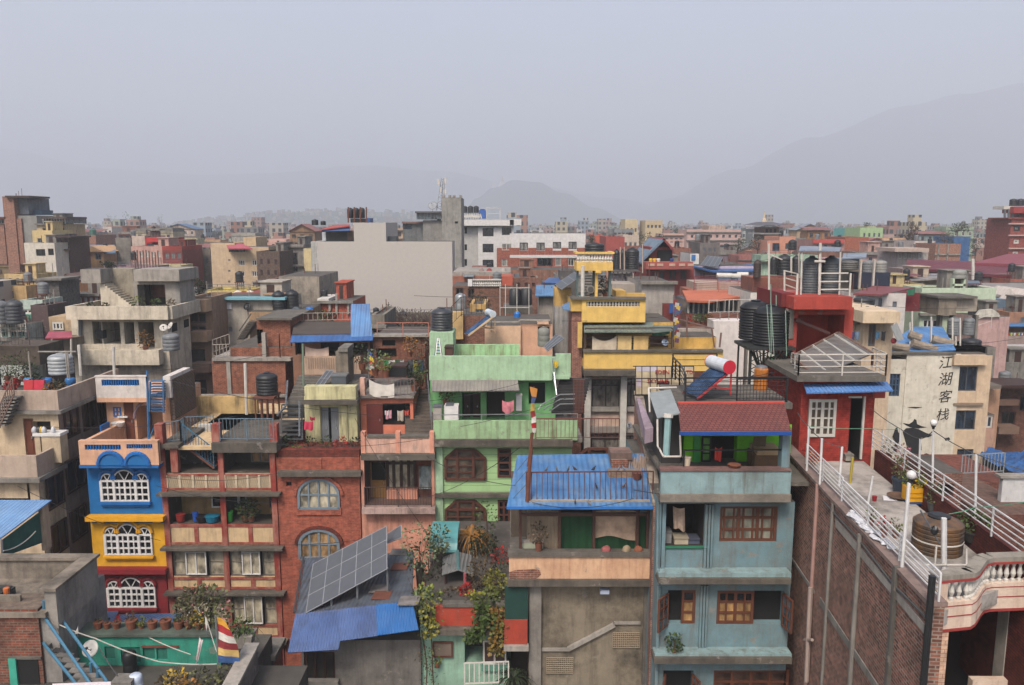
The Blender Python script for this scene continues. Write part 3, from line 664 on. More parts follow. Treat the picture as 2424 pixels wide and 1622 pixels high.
t.part('roof_slab',MB().box(P(1800,950,Y).x,x1+.2,Y-.4,Y+4,Z(1015,Y),Z(935,Y)),SLABC)
t.part('landing',MB().box(P(1345,950,Y).x,P(1520,950,Y).x,Y-.3,Y+3,Z(985,Y),Z(955,Y)),SLABC)
GRB=plain((108,128,140),.5)
rail(t,[P(1372,960,36.2),P(1520,940,36.2),P(1555,900,38.6),P(1800,890,38.6)],1.0,GRB,'v',.16)
rail(t,[P(1850,935,35.8),P(2300,935,35.8)],1.05,GRB,'v',.16)
mb=MB();a,b=P(1530,960,36.3),P(1800,1165,36.3);mb.bar(a,b,.06,4);mb.bar(a+Vector((0,.9,0)),b+Vector((0,.9,0)),.06,4)
for k in range(10):q=a+(b-a)*(k+.5)/10;mb.box(q.x-.14,q.x+.14,q.y,q.y+.9,q.z,q.z+.03)
t.part('stair',mb,RUST);rail(t,[a+Vector((0,-.02,0)),b+Vector((0,-.02,0))],1.0,plain((58,112,140),.5),'v',.17)
t.part('pillar',MB().box(P(1440,1100,Y).x,P(1500,1100,Y).x,Y-.1,Y+.2,Z(1195,Y),Z(990,Y)),REDC)
for px in(1340,1815,2300):q=P(px,900,35.9);t.part('roof_post',MB().box(q.x-.18,q.x+.18,35.8,36.2,zr-.1,Z(790,36)),REDC)
R('b1');body(t,(1600,565,2160,725),42.5,.3,paint((226,190,130),.55,.9,(60,56,50)),name='back_wall',prot=False);t.part('back_slab',MB().box(P(1600,0,39).x,P(2200,0,39).x,39,42.5,zr,P(0,700,42).z-.3),CONCD)
q=P(1740,850,38.9);bx=T('crate','stack of cream boxes behind the grey railing of the red and cream house','box');mb=MB()
mb.box(q.x-.5,q.x+.5,38.9,39.4,q.z-.3,q.z+.25);bx.mesh(mb,OFFW)
pl=T('pole','tall white pipe in front of the brick house above the peeling cream wall','pole');pl.mesh(MB().bar(P(2072,715,42),P(2058,285,42),.08,6),OFFW)
tankpx('black ribbed tank on a rusty frame above the red and cream house',(2153,360,2330,545),41,None,6)
st=T('tank_stand','rusty steel stand under the black tank above the red and cream house','stand');mb=MB();q=P(2244,545,41)
for a in(-.45,-.15,.15,.45):mb.bar((q.x+a,40.4,zr),(q.x+a,40.4,q.z-.06),.05,4);mb.bar((q.x+a,41.5,zr),(q.x+a,41.5,q.z-.06),.05,4)
mb.box(q.x-.55,q.x+.55,40.3,41.6,q.z-.1,q.z-.003);st.mesh(mb,RUST)
R('c1');za=Z(235,Y-.1);zz=lev(zs[1],zs[2],.42,.93)[0]
for px,c,r,h,lab in((1645,(40,90,180),.14,.45,'blue plastic jerrycan on the gallery wall'),(1785,(30,120,150),.34,.28,'teal basin on the gallery of the red and cream house'),(1925,(60,160,60),.2,.5,'bright green bucket beside the red column'),(1520,(150,50,44),.22,.35,'dull red bucket at the left of the gallery'),(1700,(36,34,34),.3,.25,'black basin between jerrycan and teal basin')):
 q=P(px,190,Y+.3);m_=MB();m_.lathe((q.x,Y+.3,zz),[(r*.8,0),(r,h*.9),(r*1.04,h),(r*.9,h)],14);T('basin',lab,'bucket','buckets and basins on the gallery').mesh(m_,plain(c,.45))
for px,lm,lab in((2110,LDARK,'dark leafy plant on the gallery right of the red column'),(2060,LGREEN,'low green plant beside the dark plant on the gallery')):
 q=P(px,190,Y+.25);plant(lab,(q.x,Y+.3,zz),.2,.25,.42,90,.16,lm,tall=1.1)
t=T('brick_house','red brick house with two arched grey windows, between cream gallery house and pink house','house');Y=36.0;R('b2')
BRK=brick((188,100,78),(158,80,62),(164,110,92),.3);BRKD=brick((140,62,50),(110,52,44),(90,60,50),.5)
body(t,(180,1075,872,1625),Y,1.5,BRK,[((252,1280,298,1318),.2,DARK)]);R('c2');PROT.append(src((190,0,895,1500))+(Y,));R('b2')
body(t,(182,1012,868,1078),Y+.02,1.4,BRKD,ground=False,name='parapet_top',prot=False)
B(t,'parapet_panel',(215,1085,550,1190),Y-.05,Y,BRK);B(t,'parapet_panel',(565,1075,870,1185),Y-.05,Y,BRK)
B(t,'ledge',(178,1200,880,1238),Y-.4,Y,SLABC)
GRW=plain((126,140,150),.5)
archwin(t,(360,1258,695,1500),Y,GRW,CURT,4,fw=.08,rise=.75,trim=BRK);R('c2');archwin(t,(370,262,695,500),Y,GRW,glass((150,120,84),.4),4,fw=.1,rise=.7,trim=BRKD)
B(t,'arch_keystone',(352,500,715,535),Y-.12,Y,BRK)if False else None
R('b2');B(t,'sill',(340,1500,715,1560),Y-.08,Y,BRK)
zt=Z(1000,36);x0,x1,_,_=rc((182,1012,868,1078),Y);t.part('roof_terrace',MB().box(x0+.02,x1-.02,Y+1.4,Y+9,0,zt-.45),[BRKD])
CRM2=paint((226,218,168),.3,.75,(70,62,50));Yh=38.0
body(t,(412,560,850,1010),Yh,4,CRM2,[((548,655,698,990),.25,DARK)],ground=False,name='roof_hut',prot=False)
B(t,'hut_parapet',(408,480,838,600),Yh-.5,Yh,CRM2);B(t,'ledge',(400,598,850,632),Yh-.7,Yh,SLABC)
t.part('hut_roof',MB().box(P(408,0,Yh).x,P(838,0,Yh).x,Yh,Yh+4.5,Z(560,Yh)+.003,Z(520,Yh)),CONCD)
for r_ in((550,658,610,985),(632,658,696,985)):door(t,r_,Yh+.02,plain((128,132,136),.5),boards=4)
for px in(490,720):B(t,'pilaster',(px,640,px+50,985),Yh-.08,Yh,CRM2)
st=T('stairway','dark steel stair with grey rails left of the cream roof hut','stairs');mb=MB();a,b=P(300,930,36.9),P(300,640,38.8)
for k in range(9):q=a+(b-a)*k/8;mb.box(q.x-.5,q.x+.5,q.y,q.y+.24,q.z,q.z+.04)
mb.bar(a-Vector((.5,0,0)),b-Vector((.5,0,0)),.05,4);mb.bar(a+Vector((.5,0,0)),b+Vector((.5,0,0)),.05,4);st.part('flight',mb,plain((70,72,74),.6))
st.part('handrail',MB().bar(P(365,900,36.9),P(365,600,38.6),.05,5).bar(P(180,720,37),P(250,640,38.4),.06,5).bar(P(250,640,38.4),P(265,430,40),.05,5),GREYP)
q0,q1=P(260,600,39),P(370,400,41);mb=MB()
for k in range(8):w=k/7;z=q0.z+(q1.z-q0.z)*w;y=39+2.2*w;mb.box(q0.x,q0.x+1.9,y,y+.3,z-.9 if k==0 else z-.15,z)
st.part('upper_flight',mb,CONCD)
random.seed(5)
for px,lm,k,lab in((215,LGREEN,'bush','green weeds at the left corner of the brick parapet'),(345,LYG,'blade','tall spiky plant beside the foot of the steel stair'),(270,LDARK,'bush','dark leafy pot between weeds and spiky plant'),(590,LGREEN,'bush','green pot plant before the grey double door'),(720,LRED,'bush','reddish pot plant right of the grey double door'),(840,LDARK,'bush','dark plant at the right end of the brick parapet'),(465,LDARK,'bush','low dark plant under the pink clothes')):
 q=P(px,985,36.7);plant(lab,(q.x,36.6,zt-.45),.16,.3,.3,60,.13,lm,kind='bush' if k=='bush' else 'blade',group='plants along the brick parapet')
laundry('pink red blouse hanging at the corner of the cream roof hut',P(408,770,37.2),P(482,770,37.2),.75,plain((214,58,90),.8),skew=-.05);laundry('crimson scarf knotted above the pink blouse',P(450,728,37.2),P(495,735,37.2),.3,plain((170,30,60),.8))
sa=solar_array('dark grey solar panel leaning on the hut roof beside a chimney block',P(490,478,38.6),P(560,478,38.6),P(655,345,40),P(590,345,40),2,2)
ch=T('chimney_block','stained grey masonry stack behind the hut solar panel','chimney');B(ch,'shaft',(672,185,775,480),40.2,41.6,concrete((140,128,112)));B(ch,'cap',(690,155,770,188),40.1,41.7,CONC)
w_=T('water_cistern','low galvanised box cistern right of the hut solar panel','water tank');B(w_,'box',(632,390,755,478),39.4,40.1,plain((92,98,104),.5));B(w_,'rim',(628,385,760,396),39.36,40.1,GALV)
g_=T('grass_tuft','patch of grass growing on the hut roof edge','grass',kind='stuff');mb=MB()
for k in range(40):q=P(random.uniform(500,690),485,37.7+random.random()*.3);fronds(mb,q,.22,3,1.6,.012)
g_.mesh(mb,LYG);R('b2')
pl=T('pole','thin green pole rising beside the cream roof hut','pole');pl.mesh(MB().bar(P(400,480,38),P(392,120,38),.05,6),plain((120,140,120)))
PINK=paint((236,166,140),.35,.6,(80,62,54));PINKL=paint((238,190,168),.4,.6,(80,62,54));SALM=paint((232,138,108),.2,.3)
t=T('pink_house','salmon pink house with a deep balcony and red roof room, left of the green house','house');Y=36.0
R('b2');hl=[((912,1100,1475,1480),1.3,paint((150,92,74),.4,.5),concrete((120,92,82),.5,.5))];body(t,(884,1062,1500,1625),Y,8,PINK,hl)  # balcony back and reveals darkened in colour to stand for shade
R('c2');body(t,(892,90,1502,460),Y-.004,1,PINK,[((995,128,1405,375),2.5,paint((40,92,78),.4,.3),DARKR)],name='lower_wall');PROT.append(src((895,80,1500,460))+(Y,))
B(t,'beam',(975,118,1420,132),Y-.06,Y-.004,plain((200,90,60)));B(t,'balcony_slab',(888,85,1505,132),Y-.5,Y-.01,paint((200,170,160),.6,.7))
R('b2');B(t,'ledge',(880,1052,1502,1100),Y-.5,Y,SLABC)
rail(t,[P(915,1490,Y-.3),P(1475,1490,Y-.3)],.95,plain((72,58,56),.6),'v',.12)
x0,x1,z0,z1=rc((1095,1105,1345,1345),Y+1.2);win3(t,x0,x1,z0-.1,z1+.3,Y+1.2,4,1,DKWOOD,CURT,.13,-.02,transom=.22)
door(t,(962,1120,1092,1450),Y+1.15,plain((168,122,62),.6));B(t,'door_shade_panel',(972,1120,1085,1265),Y+1.1,Y+1.16,DARK)  # solid dark panel stands for the unlit gap in the door
B(t,'window',(1368,1150,1470,1340),Y+.9,Y+1.0,glass((150,160,160),.3));B(t,'balcony_panel',(1098,1350,1355,1425),Y+.9,Y+1.2,PINK)
Yp=35.8;B(t,'parapet',(885,905,1490,1065),Yp,Yp+.2,PINKL)
for px in(880,1172,1458):B(t,'parapet_post',(px,862,px+38,1060),Yp-.06,Yp+.26,PINK)
B(t,'coping',(930,893,1450,912),Yp-.05,Yp+.26,CONCD)
Yr=38.6;body(t,(880,570,1322,905),Yr,4,SALM,[((1065,622,1295,800),1.5,DARKR,DARKR)],ground=False,name='roof_room',prot=False)  # dark reveals and back stand for shade in the room opening
door(t,(928,630,1060,885),Yr-.12,REDDOOR);B(t,'ledge',(878,560,1325,580),Yr-.3,Yr+4,CONC)
rail(t,[P(905,560,Yr-.1),P(1330,560,Yr-.1)],.88,plain((120,100,96),.6),'v',.16);B(t,'railing_post',(872,410,912,560),Yr-.15,Yr+.15,PINKL)
mb=MB();a,b=P(1400,880,37.2),P(1385,510,41.2)
for k in range(14):q=a+(b-a)*k/13;mb.box(q.x-.85,q.x+.65,q.y,q.y+.32,q.z-.5,q.z)
t.part('stair',mb,concrete((110,98,88)));rail(t,[P(1475,870,37.0),P(1440,490,41)],.8,GREYP,'h',nh=1);t.part('roof_terrace',MB().box(P(884,1060,Y).x,P(1500,1060,Y).x,Y+1.4,45,0,Z(1055,Yp)-.1).box(P(884,1060,Y).x,P(1500,1060,Y).x,Yp+.2,Y+1.4,Z(1062,Y)+.003,Z(1055,Yp)-.1),CONCD)
laundry('large white sheet draped over the roof railing of the pink house',P(948,418,Yr-.3),P(1160,455,Yr-.3),1.25,plain((226,218,206),.8),sag=.16,wave=.06)
for px,c,lab,dr in((1112,(206,150,160),'pink striped towel drying in the window of the roof room',.75),(1212,(190,176,160),'beige towel drying in the window of the roof room',.95),(1265,(206,76,60),'small orange red cloth in the window of the roof room',.4),(1100,(220,220,214),'pale shirt at the left of the roof room window',.4)):
 w=26 if dr>.5 else 18;laundry(lab,P(px-w,680,Yr-.03),P(px+w,675,Yr-.03),dr,plain(c,.8))
q=P(1320,870,36.4);m_=MB();m_.lathe((q.x,36.4,Z(1055,Yp)-.1),[(.12,0),(.16,.6),(.17,.62)],12);T('bucket','red bucket at the foot of the grey stairs','bucket').mesh(m_,plain((196,40,46),.45))
R('c2');laundry('violet cloth hanging in the dark opening under the pink balcony',P(1352,180,Y+.15),P(1385,180,Y+.15),.9,plain((110,70,150),.8));laundry('brown blanket hanging beside the violet cloth',P(1290,200,Y+.3),P(1345,200,Y+.3),1.1,plain((92,78,66),.9))
R('b2');Yt=42.0;zt=Z(560,Yr)+.02
TT=T('brick_shed','low brick wall with dark openings behind the pink roof room','shed');body(TT,(985,70,1420,300),45.5,5,brick((150,84,62),(120,70,54),(130,110,96),.4),[((1060,90,1170,140),.3,DARK),((1010,160,1180,235),.3,DARK)],prot=False)
TT.part('coping',MB().box(P(985,0,45.3).x,P(1450,0,45.3).x,45.2,46,Z(62,45.3),Z(44,45.3)),CONCL)
mb=rail(None,[P(1020,60,45.2),P(1450,60,45.2)],.8,None,'h',nh=1);TT.part('railing',mb,plain((190,120,100)))
random.seed(9)
for px,py,y,r,lm,lab in((1000,340,40,.5,LPALE,'pale dusty plant in front of the striped flag'),(1090,350,40,.45,LYG,'yellow green plant near the white sheet'),(1350,400,41,.45,LDARK,'dark plant at the top of the grey stairs'),(1390,230,43,.6,LBRN,'bare brown shrub at the right of the upper terrace'),(1290,185,44,.4,LRUST,'dry brown plant in a wide pot on the shed'),(1380,430,40,.35,LGREEN,'green plant beside the stair railing'),(890,290,41,.5,LDARK,'dark shrub left of the striped flag'),(1330,470,39.5,.3,LDARK,'low dark plant hanging over the terrace edge')):
 q=P(px,py,y);plant(lab,(q.x,y,min(q.z,zt+1.6)-.3),.2,.35,r,90,.15,lm,tall=1.1,group='plants on the upper terrace')
for px,c,lab,w,dr in((1090,(30,140,80),'green cloth first on the upper line',22,.5),(1140,(214,210,204),'white cloth between the two green cloths',26,.55),(1190,(24,130,74),'green cloth right of the white cloth on the upper line',18,.5),(1225,(200,196,190),'short white cloth at the end of the line',16,.45),(1295,(80,84,92),'long slate grey cloth on the upper terrace',26,1.7),(1335,(150,140,50),'olive yellow cloth beside the slate cloth',16,1.4),(1390,(50,70,90),'dark blue jacket near the bare shrub',24,1.2)):
 laundry(lab,P(px-w,255,42),P(px+w,252,42),dr,plain(c,.85))
bk=T('storage_bin','black box with a flat lid behind the white sheet','box');B(bk,'bin_body',(1110,320,1260,400),40.6,41.6,BLACKP);B(bk,'lid',(1105,305,1265,322),40.55,41.65,DKWOOD)
S_=[(60,90,170),(220,190,60),(190,50,50),(226,222,214),(214,130,60)]
flag('striped prayer flag on a bent pole on the upper terrace',(P(945,380,41).x,41,zt-.3),Z(165,41)-zt+.3,[plain(c,.8)for c in S_],.36,1.25)
GRN=paint((184,216,178),.2,.5,(90,96,70));GRNS=paint((174,208,160),.45,.95,(96,92,66));GRNT=paint((174,218,164),.35,1.0,(104,70,50));GRND=paint((126,190,124),.15,.3)
t=T('green_house','mint green house with set back terraces and brown window frames, middle of the picture','house');Y=36.0;R('b2')
def clap():
 def b(n,B_,N,L):
  g=N.new('ShaderNodeNewGeometry');w=N.new('ShaderNodeTexWave');w.bands_direction='Z';w.wave_profile='SAW';w.inputs['Scale'].default_value=.314/.3;L.new(g.outputs['Position'],w.inputs['Vector'])
  f=_ramp(N,L,_noise(N,L,1.5,sc=(1,1,.2),detail=6),.5,.8,0,.5);c=_mix(N,L,f,rgb((176,214,152)),rgb((110,120,86)))
  L.new(_mix(N,L,_ramp(N,L,w.outputs['Fac'],.0,.12),rgb((96,130,88)),c),B_.inputs['Base Color']);B_.inputs['Roughness'].default_value=.8;_bump(N,L,B_,w.outputs['Fac'],.6,.02)
 return mat('clapboard',b)
CLAP=clap();body(t,(1500,985,2650,1625),Y+.25,8,CLAP);R('c2');PROT.append(src((1500,0,2140,300))+(Y,));R('b2')
B(t,'pilaster',(1500,985,1572,1900),Y+.1,Y+.25,GRN)
B(t,'ledge',(1498,930,2660,985),Y-.35,Y+.25,SLABC);B(t,'ledge',(1500,1385,2600,1415),Y-.05,Y+.25,SLABC)
B(t,'parapet',(1490,770,2700,932),Y-.1,Y+.1,GRNS)
rail(t,[P(1490,772,Y),P(2700,760,Y)],.3,STEEL,'h',nh=0,posts=2)
def octwin(rect):
 x0,x1,z0,z1=rc(rect,Y+.25);w=x1-x0;h=z1-z0;q=[(x0,z0),(x1,z0),(x1,z0+h*.7),(x1-w*.26,z1),(x0+w*.26,z1),(x0,z0+h*.7)]
 f=MB();f.path([(x,Y+.2,z)for x,z in q+[q[0]]],.085,4)
 for k in(.3,.7):f.box(x0+w*k-.06,x0+w*k+.06,Y+.14,Y+.24,z0,z1)
 f.box(x0,x1,Y+.15,Y+.24,z0+h*.68,z0+h*.76)
 for k in(.24,.46):f.box(x0,x0+w*.7,Y+.17,Y+.24,z0+h*k-.03,z0+h*k+.03)
 n=t.part('window',f,BROWNW);t.part('pane',MB().prism([(x,Y+.235,z)for x,z in q],(0,.03,0)),glass((74,66,56),.3),n)
octwin((1592,1008,1925,1255));octwin((2680,1000,3060,1250));win(t,(2028,1000,2142,1240),Y+.2,1,4,BROWNW,GL,.09,-.02,transom=.2)
R('c2');octwin((1597,18,1925,270));win(t,(2030,15,2132,262),Y+.2,2,4,BROWNW,GL,.09,-.02)
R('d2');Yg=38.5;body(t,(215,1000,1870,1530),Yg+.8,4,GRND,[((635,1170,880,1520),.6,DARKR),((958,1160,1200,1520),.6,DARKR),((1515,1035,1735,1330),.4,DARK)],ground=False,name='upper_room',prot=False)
body(t,(200,690,1825,1008),Yg,.25,GRN,ground=False,name='roof_parapet',prot=True);t.part('roof_slab',MB().box(P(200,0,Yg).x,P(2070,0,Yg).x,Yg+.25,Yg+6,Z(1005,Yg),Z(960,Yg)),GRN)
a=[P(225,1005,Yg-.02),P(1370,1000,Yg-.02),P(1392,1140,Yg-.9),P(240,1152,Yg-.9)];t.part('awning',MB().slab(a,.05),corrugated((150,142,134),'x',.18,.25))
t.part('terrace_slab',MB().box(P(215,1560,Y).x,P(2230,1560,Y).x,Y+.11,Yg+2,13.85,14.03),CONC)
for r_ in((650,1180,740,1515),(780,1180,868,1515)):door(t,r_,Yg+1.2,DKWOOD)
B(t,'side_parapet',(1870,660,2070,970),Yg+.3,Yg+.5,GRN);B(t,'back_wall',(525,540,1388,692),42.2,42.5,GRNT)
B(t,'tank_room',(205,380,518,700),41,43,GRN)
mb=MB();a,b=P(1900,1420,37.5),P(2010,990,39.2)
for k in range(11):q=a+(b-a)*k/10;mb.box(q.x-.3,q.x+1.2,q.y,q.y+.3,q.z-.12,q.z)
t.part('stair',mb,plain((46,44,44),.8));mb=MB()
for o in(0,70,140):mb.path([P(1640+o,1400,36.6),P(1680+o,1330+o*.5,36.8),P(1930,1195+o*.9,37.4),P(2130,1190+o*.9,37.4)],.03,5)
mb.path([P(1830,740,38.3),P(1850,900,38.3),P(1885,1200,37.6)],.03,5);mb.path([P(1850,1000,38.3),P(1870,1100,38),P(1885,1200,37.6)],.03,5);t.part('handrail',mb,STEEL)
mb=MB()
for k in range(8):mb.bar(P(2115+19*k,1440,37),P(2105+19*k,995,37),.02,4)
mb.bar(P(2100,995,37),P(2260,1000,37),.03,4);t.part('stair_grille',mb,plain((120,70,56),.7))
tankpx('big weathered black tank on the mint green tank room',(228,45,512,379),42,plain((60,62,66),.4,var=.4),8)
wm=T('washing_machine','white washing machine on the green terrace','washing machine');B(wm,'cabinet',(400,1350,585,1535),37.4,38.1,WHITE);B(wm,'lid',(415,1338,520,1352),37.42,38.08,GREYP)
wm=T('cupboard','low grey cupboard left of the white washing machine','cupboard');B(wm,'cabinet',(250,1360,365,1530),37.6,38.1,plain((176,168,158),.7));B(wm,'cupboard_top',(245,1350,370,1362),37.55,38.1,GREYP)
laundry('pink patterned cloth on the railing of the green terrace',P(1165,1270,36.1),P(1320,1265,36.1),.95,plain((214,130,140),.85,var=.4),sag=.1);wm=T('water_filter','tall white water filter by the green wall','cabinet');B(wm,'cabinet',(1350,1210,1425,1410),38.6,38.95,WHITE);B(wm,'lid',(1345,1200,1430,1212),38.56,38.95,OFFW)
plant('leafy plant hanging under the awning of the green terrace',P(430,1340,38.6),.2,.3,.38,80,.16,LYG,tall=1.2)
ldr=T('stepladder','blue and white stepladder on the green roof','ladder');mb=MB()
for s in(285,360):mb.bar(P(s,695,39.2),P(320+(s-320)*.25,450,39.6),.035,4)
ldr.part('front_rail',mb,WHITE);mb=MB()
for s in(275,370):mb.bar(P(s,690,40),P(320+(s-320)*.25,450,39.6),.035,4)
ldr.part('rear_rail',mb,BLUEP);mb=MB()
for k in range(6):w=k/6;y=690-235*w;mb.bar(P(288+28*w,y,39.2+.4*w),P(357-30*w,y,39.2+.4*w),.03,4)
ldr.part('rung',mb,BLUEP)
rr=T('roof_box','brown crate beside the stepladder on the green roof','box');B(rr,'crate_body',(405,580,510,690),40,40.9,plain((96,66,54),.9));B(rr,'lid',(400,568,515,582),39.96,40.9,DKWOOD)
laundry('yellow cloth hanging on the stair of the green roof',P(1845,740,38.6),P(1905,745,38.6),.55,plain((226,190,50),.8));solar_array('tilted grey solar panel at the corner of the green roof',P(1715,565,39.6),P(1760,620,38.9),P(1985,450,40.2),P(1880,400,41),3,1)
tankpx('small upright grey tank beside the peach parapet',(1632,300,1795,555),42.5,plain((132,132,124),.6),3)
R('b3');S2=[(206,140,66),(66,84,126),(196,160,84),(150,50,50),(226,220,214),(186,40,46),(224,216,210),(180,44,48)]
ff=T('flag','orange, red and white banner on a slanted pole before the green terrace','flag','flags on poles');a,b=P(120,1440,26.0),P(190,480,31.5);a=P(120,1440,25.6);b=P(185,480,25.6)
ff.part('pole',MB().bar(P(130,1150,25.6),P(178,860,25.6),.035,6).bar(P(178,860,25.6),b,.022,6),RUST);mb=MB()
pts=[(150,480,215,500),(165,560,205,570),(160,620,185,620),(155,690,190,680),(165,740,200,730),(163,790,202,780),(170,830,205,830),(178,865,200,865)]
for i,(l,r_,c_)in enumerate(zip(pts,pts[1:],S2)):
 v=[P(l[0],l[1],25.55),P(l[2],l[3],25.45),P(r_[2],r_[3],25.5),P(r_[0],r_[1],25.55)];mb.slab(v,.02,i)
ff.part('flag_cloth',mb,[plain(c,.8)for c in S2])
t=T('solar_house','low grey house with a patched blue sheet roof, below the brick house','house');R('c2');Yf=26.3
GREYC=concrete((128,122,116),.8,.6);BLSH=corrugated((84,108,158),'x',.1,.8,.6,(64,72,96));BLSH2=corrugated((44,108,176),'x',.1,.2,.5,(120,130,140));GRSH=corrugated((98,104,114),'x',.16,.9,.6,(66,56,54))
body(t,(385,1180,1385,1640),Yf+.1,3.2,GREYC,[((405,1290,665,1540),.25,DARK)],top=P(0,1190,26.4).z)
win(t,(410,1292,660,1536),Yf+.12,3,1,DKWOOD,glass((46,42,40),.3),.07);B(t,'sill',(385,1538,690,1580),Yf-.12,Yf+.1,CONC)
f0,f1=P(332,970,26.3),P(1312,868,26.3);b0,b1=P(410,500,30.5),P(1325,448,31.0)
t.part('roof',MB().slab([f0,f1,b1,b0],.06),GRSH,label='weathered grey corrugated roof sheets')
e0,e1,e2,e3=P(266,1300,25.2),P(690,1270,25.2),P(700,1198,25.4),P(1366,1108,25.4);m0=f0+(f1-f0)*.44;m1=f0+(f1-f0)*.69
t.part('front_roof',MB().slab([e0+Vector((0,0,.02)),e1,m0+Vector((0,0,.01)),f0+Vector((0,0,.01))],.05),BLSH,label='faded blue roof sheets')
h=e2+(e3-e2)*.48;t.part('front_roof',MB().slab([e2,h,m1+Vector((0,0,.015)),m0+Vector((0,0,.015))],.05),BLSH,label='faded blue roof sheets');t.part('front_roof',MB().slab([h+Vector((0,0,.02)),e3+Vector((0,0,.02)),f1+Vector((0,0,.03)),m1+Vector((0,0,.03))],.05),BLSH2,label='newer bright blue roof sheet')
t.part('eave_beam',MB().bar(f0-Vector((0,0,.06)),f1-Vector((0,0,.06)),.06,4),WOODY);t.part('side_wall',MB().box(b0.x+.3,b1.x-.3,29.4,30.3,0,min(b0.z,b1.z)-.5),GREYC)
t.part('gable_edge',MB().bar(f0+Vector((-.05,0,.05)),b0+Vector((-.05,0,.05)),.05,4),plain((60,60,62)))
bl,br,tr,tl=P(420,960,26.25),P(1100,592,27.2),P(1095,235,29.8),P(480,552,29.2);rz=lambda x:f0.z+(f1.z-f0.z)*(x-f0.x)/(f1.x-f0.x)
solar_array('large grey array of fifteen solar panels tilted over the corrugated roof',bl,br,tr,tl,5,3,posts=((1,.04,rz(br.x)),(.62,.04,rz(-5.4)),(.3,.04,rz(-6.5)),(.98,.9,rz(-4.5)),(.5,.9,rz(-6))))
solar_array('single grey solar panel behind the large array',P(1100,375,30),P(1222,330,30.2),P(1218,225,31),P(1100,300,31),1,1)
random.seed(15)
for k in range(7):
 u,w=random.random(),random.random();q=f0*(1-u)+f1*u;q=q+(b0*(1-u)+b1*u-q)*w;t.part('roof_patch',MB().slab([q+Vector((-.35,-.3,.02)),q+Vector((.3,-.32,.03)),q+Vector((.34,.3,.05)),q+Vector((-.3,.33,.03))],.02),RUST if k%2 else plain((128,122,118),.8,var=.4))
t=T('garden_house','mint walled house with a red parapet and a planted roof, right of the solar array','house');R('d3');Yf=26.5
MINT=paint((158,196,172),.3,.6,(84,92,80));REDP=paint((188,72,52),.4,.6,(120,70,56));zf=Z(850,Yf)-.7
DARKC=concrete((92,86,82),.6,.4)
body(t,(140,1110,950,1600),Yf+.1,9,MINT,[((545,1150,950,1370),1.2,DARKR),((720,1370,950,1380),.1)],top=zf)
B(t,'parapet',(275,848,952,1062),Yf,Yf+.2,REDP);B(t,'coping',(340,822,960,850),Yf-.06,Yf+.26,CONCD);B(t,'ledge',(270,1062,952,1110),Yf-.3,Yf+.1,SLABC)
win(t,(715,1155,930,1380),Yf+.02,2,1,OFFW,plain((74,56,52),.5),.06,-.02);B(t,'window',(258,1172,432,1305),Yf+.03,Yf+.1,plain((120,104,92)));win(t,(250,1168,436,1310),Yf+.02,1,1,BROWNW,plain((120,106,94),.8),.05,-.03)
B(t,'roof_terrace',(140,830,1020,848),Yf+.2,34.8,DARKC);rail(t,[P(545,1575,25.6),P(950,1560,25.6)],.85,OFFW,'v',.16,.03);B(t,'lower_parapet',(700,1385,960,1440),Yf-.05,Yf+.09,paint((110,160,140),.3,.3))
x0,x1,z0,z1=rc((225,165,480,315),30.5);t2=T('garden_shelter','shed with a teal barrel roof on the planted roof','shelter');mb=MB();n=10
for i in range(n):a,b=RAD(180*i/n*.5),RAD(180*(i+1)/n*.5);q=[(x0,30.2+1.6*(1-math.cos(a)),z0+(z1-z0)*math.sin(a)),(x1,30.2+1.6*(1-math.cos(a)),z0+(z1-z0)*math.sin(a)),(x1,30.2+1.6*(1-math.cos(b)),z0+(z1-z0)*math.sin(b)),(x0,30.2+1.6*(1-math.cos(b)),z0+(z1-z0)*math.sin(b))];mb.slab(q,.03)
t2.part('roof',mb,plain((86,150,152),.4,spec=.5));mb=MB()
for x in(x0+.05,x1-.05):
 for y in(30.25,31.7):mb.bar((x,y,zf),(x,y,z0 if y<31 else z1-.1),.04,4)
t2.part('post',mb,GALV)
q=P(335,545,28.2);r_=P(632,545,28.2);ap=P(487,500,28.2);bl_=P(345,385,30.2);br_=P(605,365,30.2);ba=P(480,335,30.2)
t2=T('garden_pavilion','small pavilion under a worn grey gable roof among the plants','pavilion');mb=MB().slab([q,ap,ba,bl_],.04).slab([ap,r_,br_,ba],.04);t2.part('roof',mb,corrugated((136,136,134),'x',.14,.4))
t2.part('ridge_cap',MB().bar(ap+Vector((0,0,.03)),ba+Vector((0,0,.03)),.06,5),plain((90,130,130)))
for p_ in((q,.12),(r_,-.12)):t2.part('post',MB().bar((p_[0].x+p_[1],28.4,zf),(p_[0].x+p_[1],28.4,p_[0].z),.05,5),DKWOOD)
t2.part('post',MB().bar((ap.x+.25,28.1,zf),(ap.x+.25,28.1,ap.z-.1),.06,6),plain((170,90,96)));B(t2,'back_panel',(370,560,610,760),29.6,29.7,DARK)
random.seed(11);zp=zf+.02
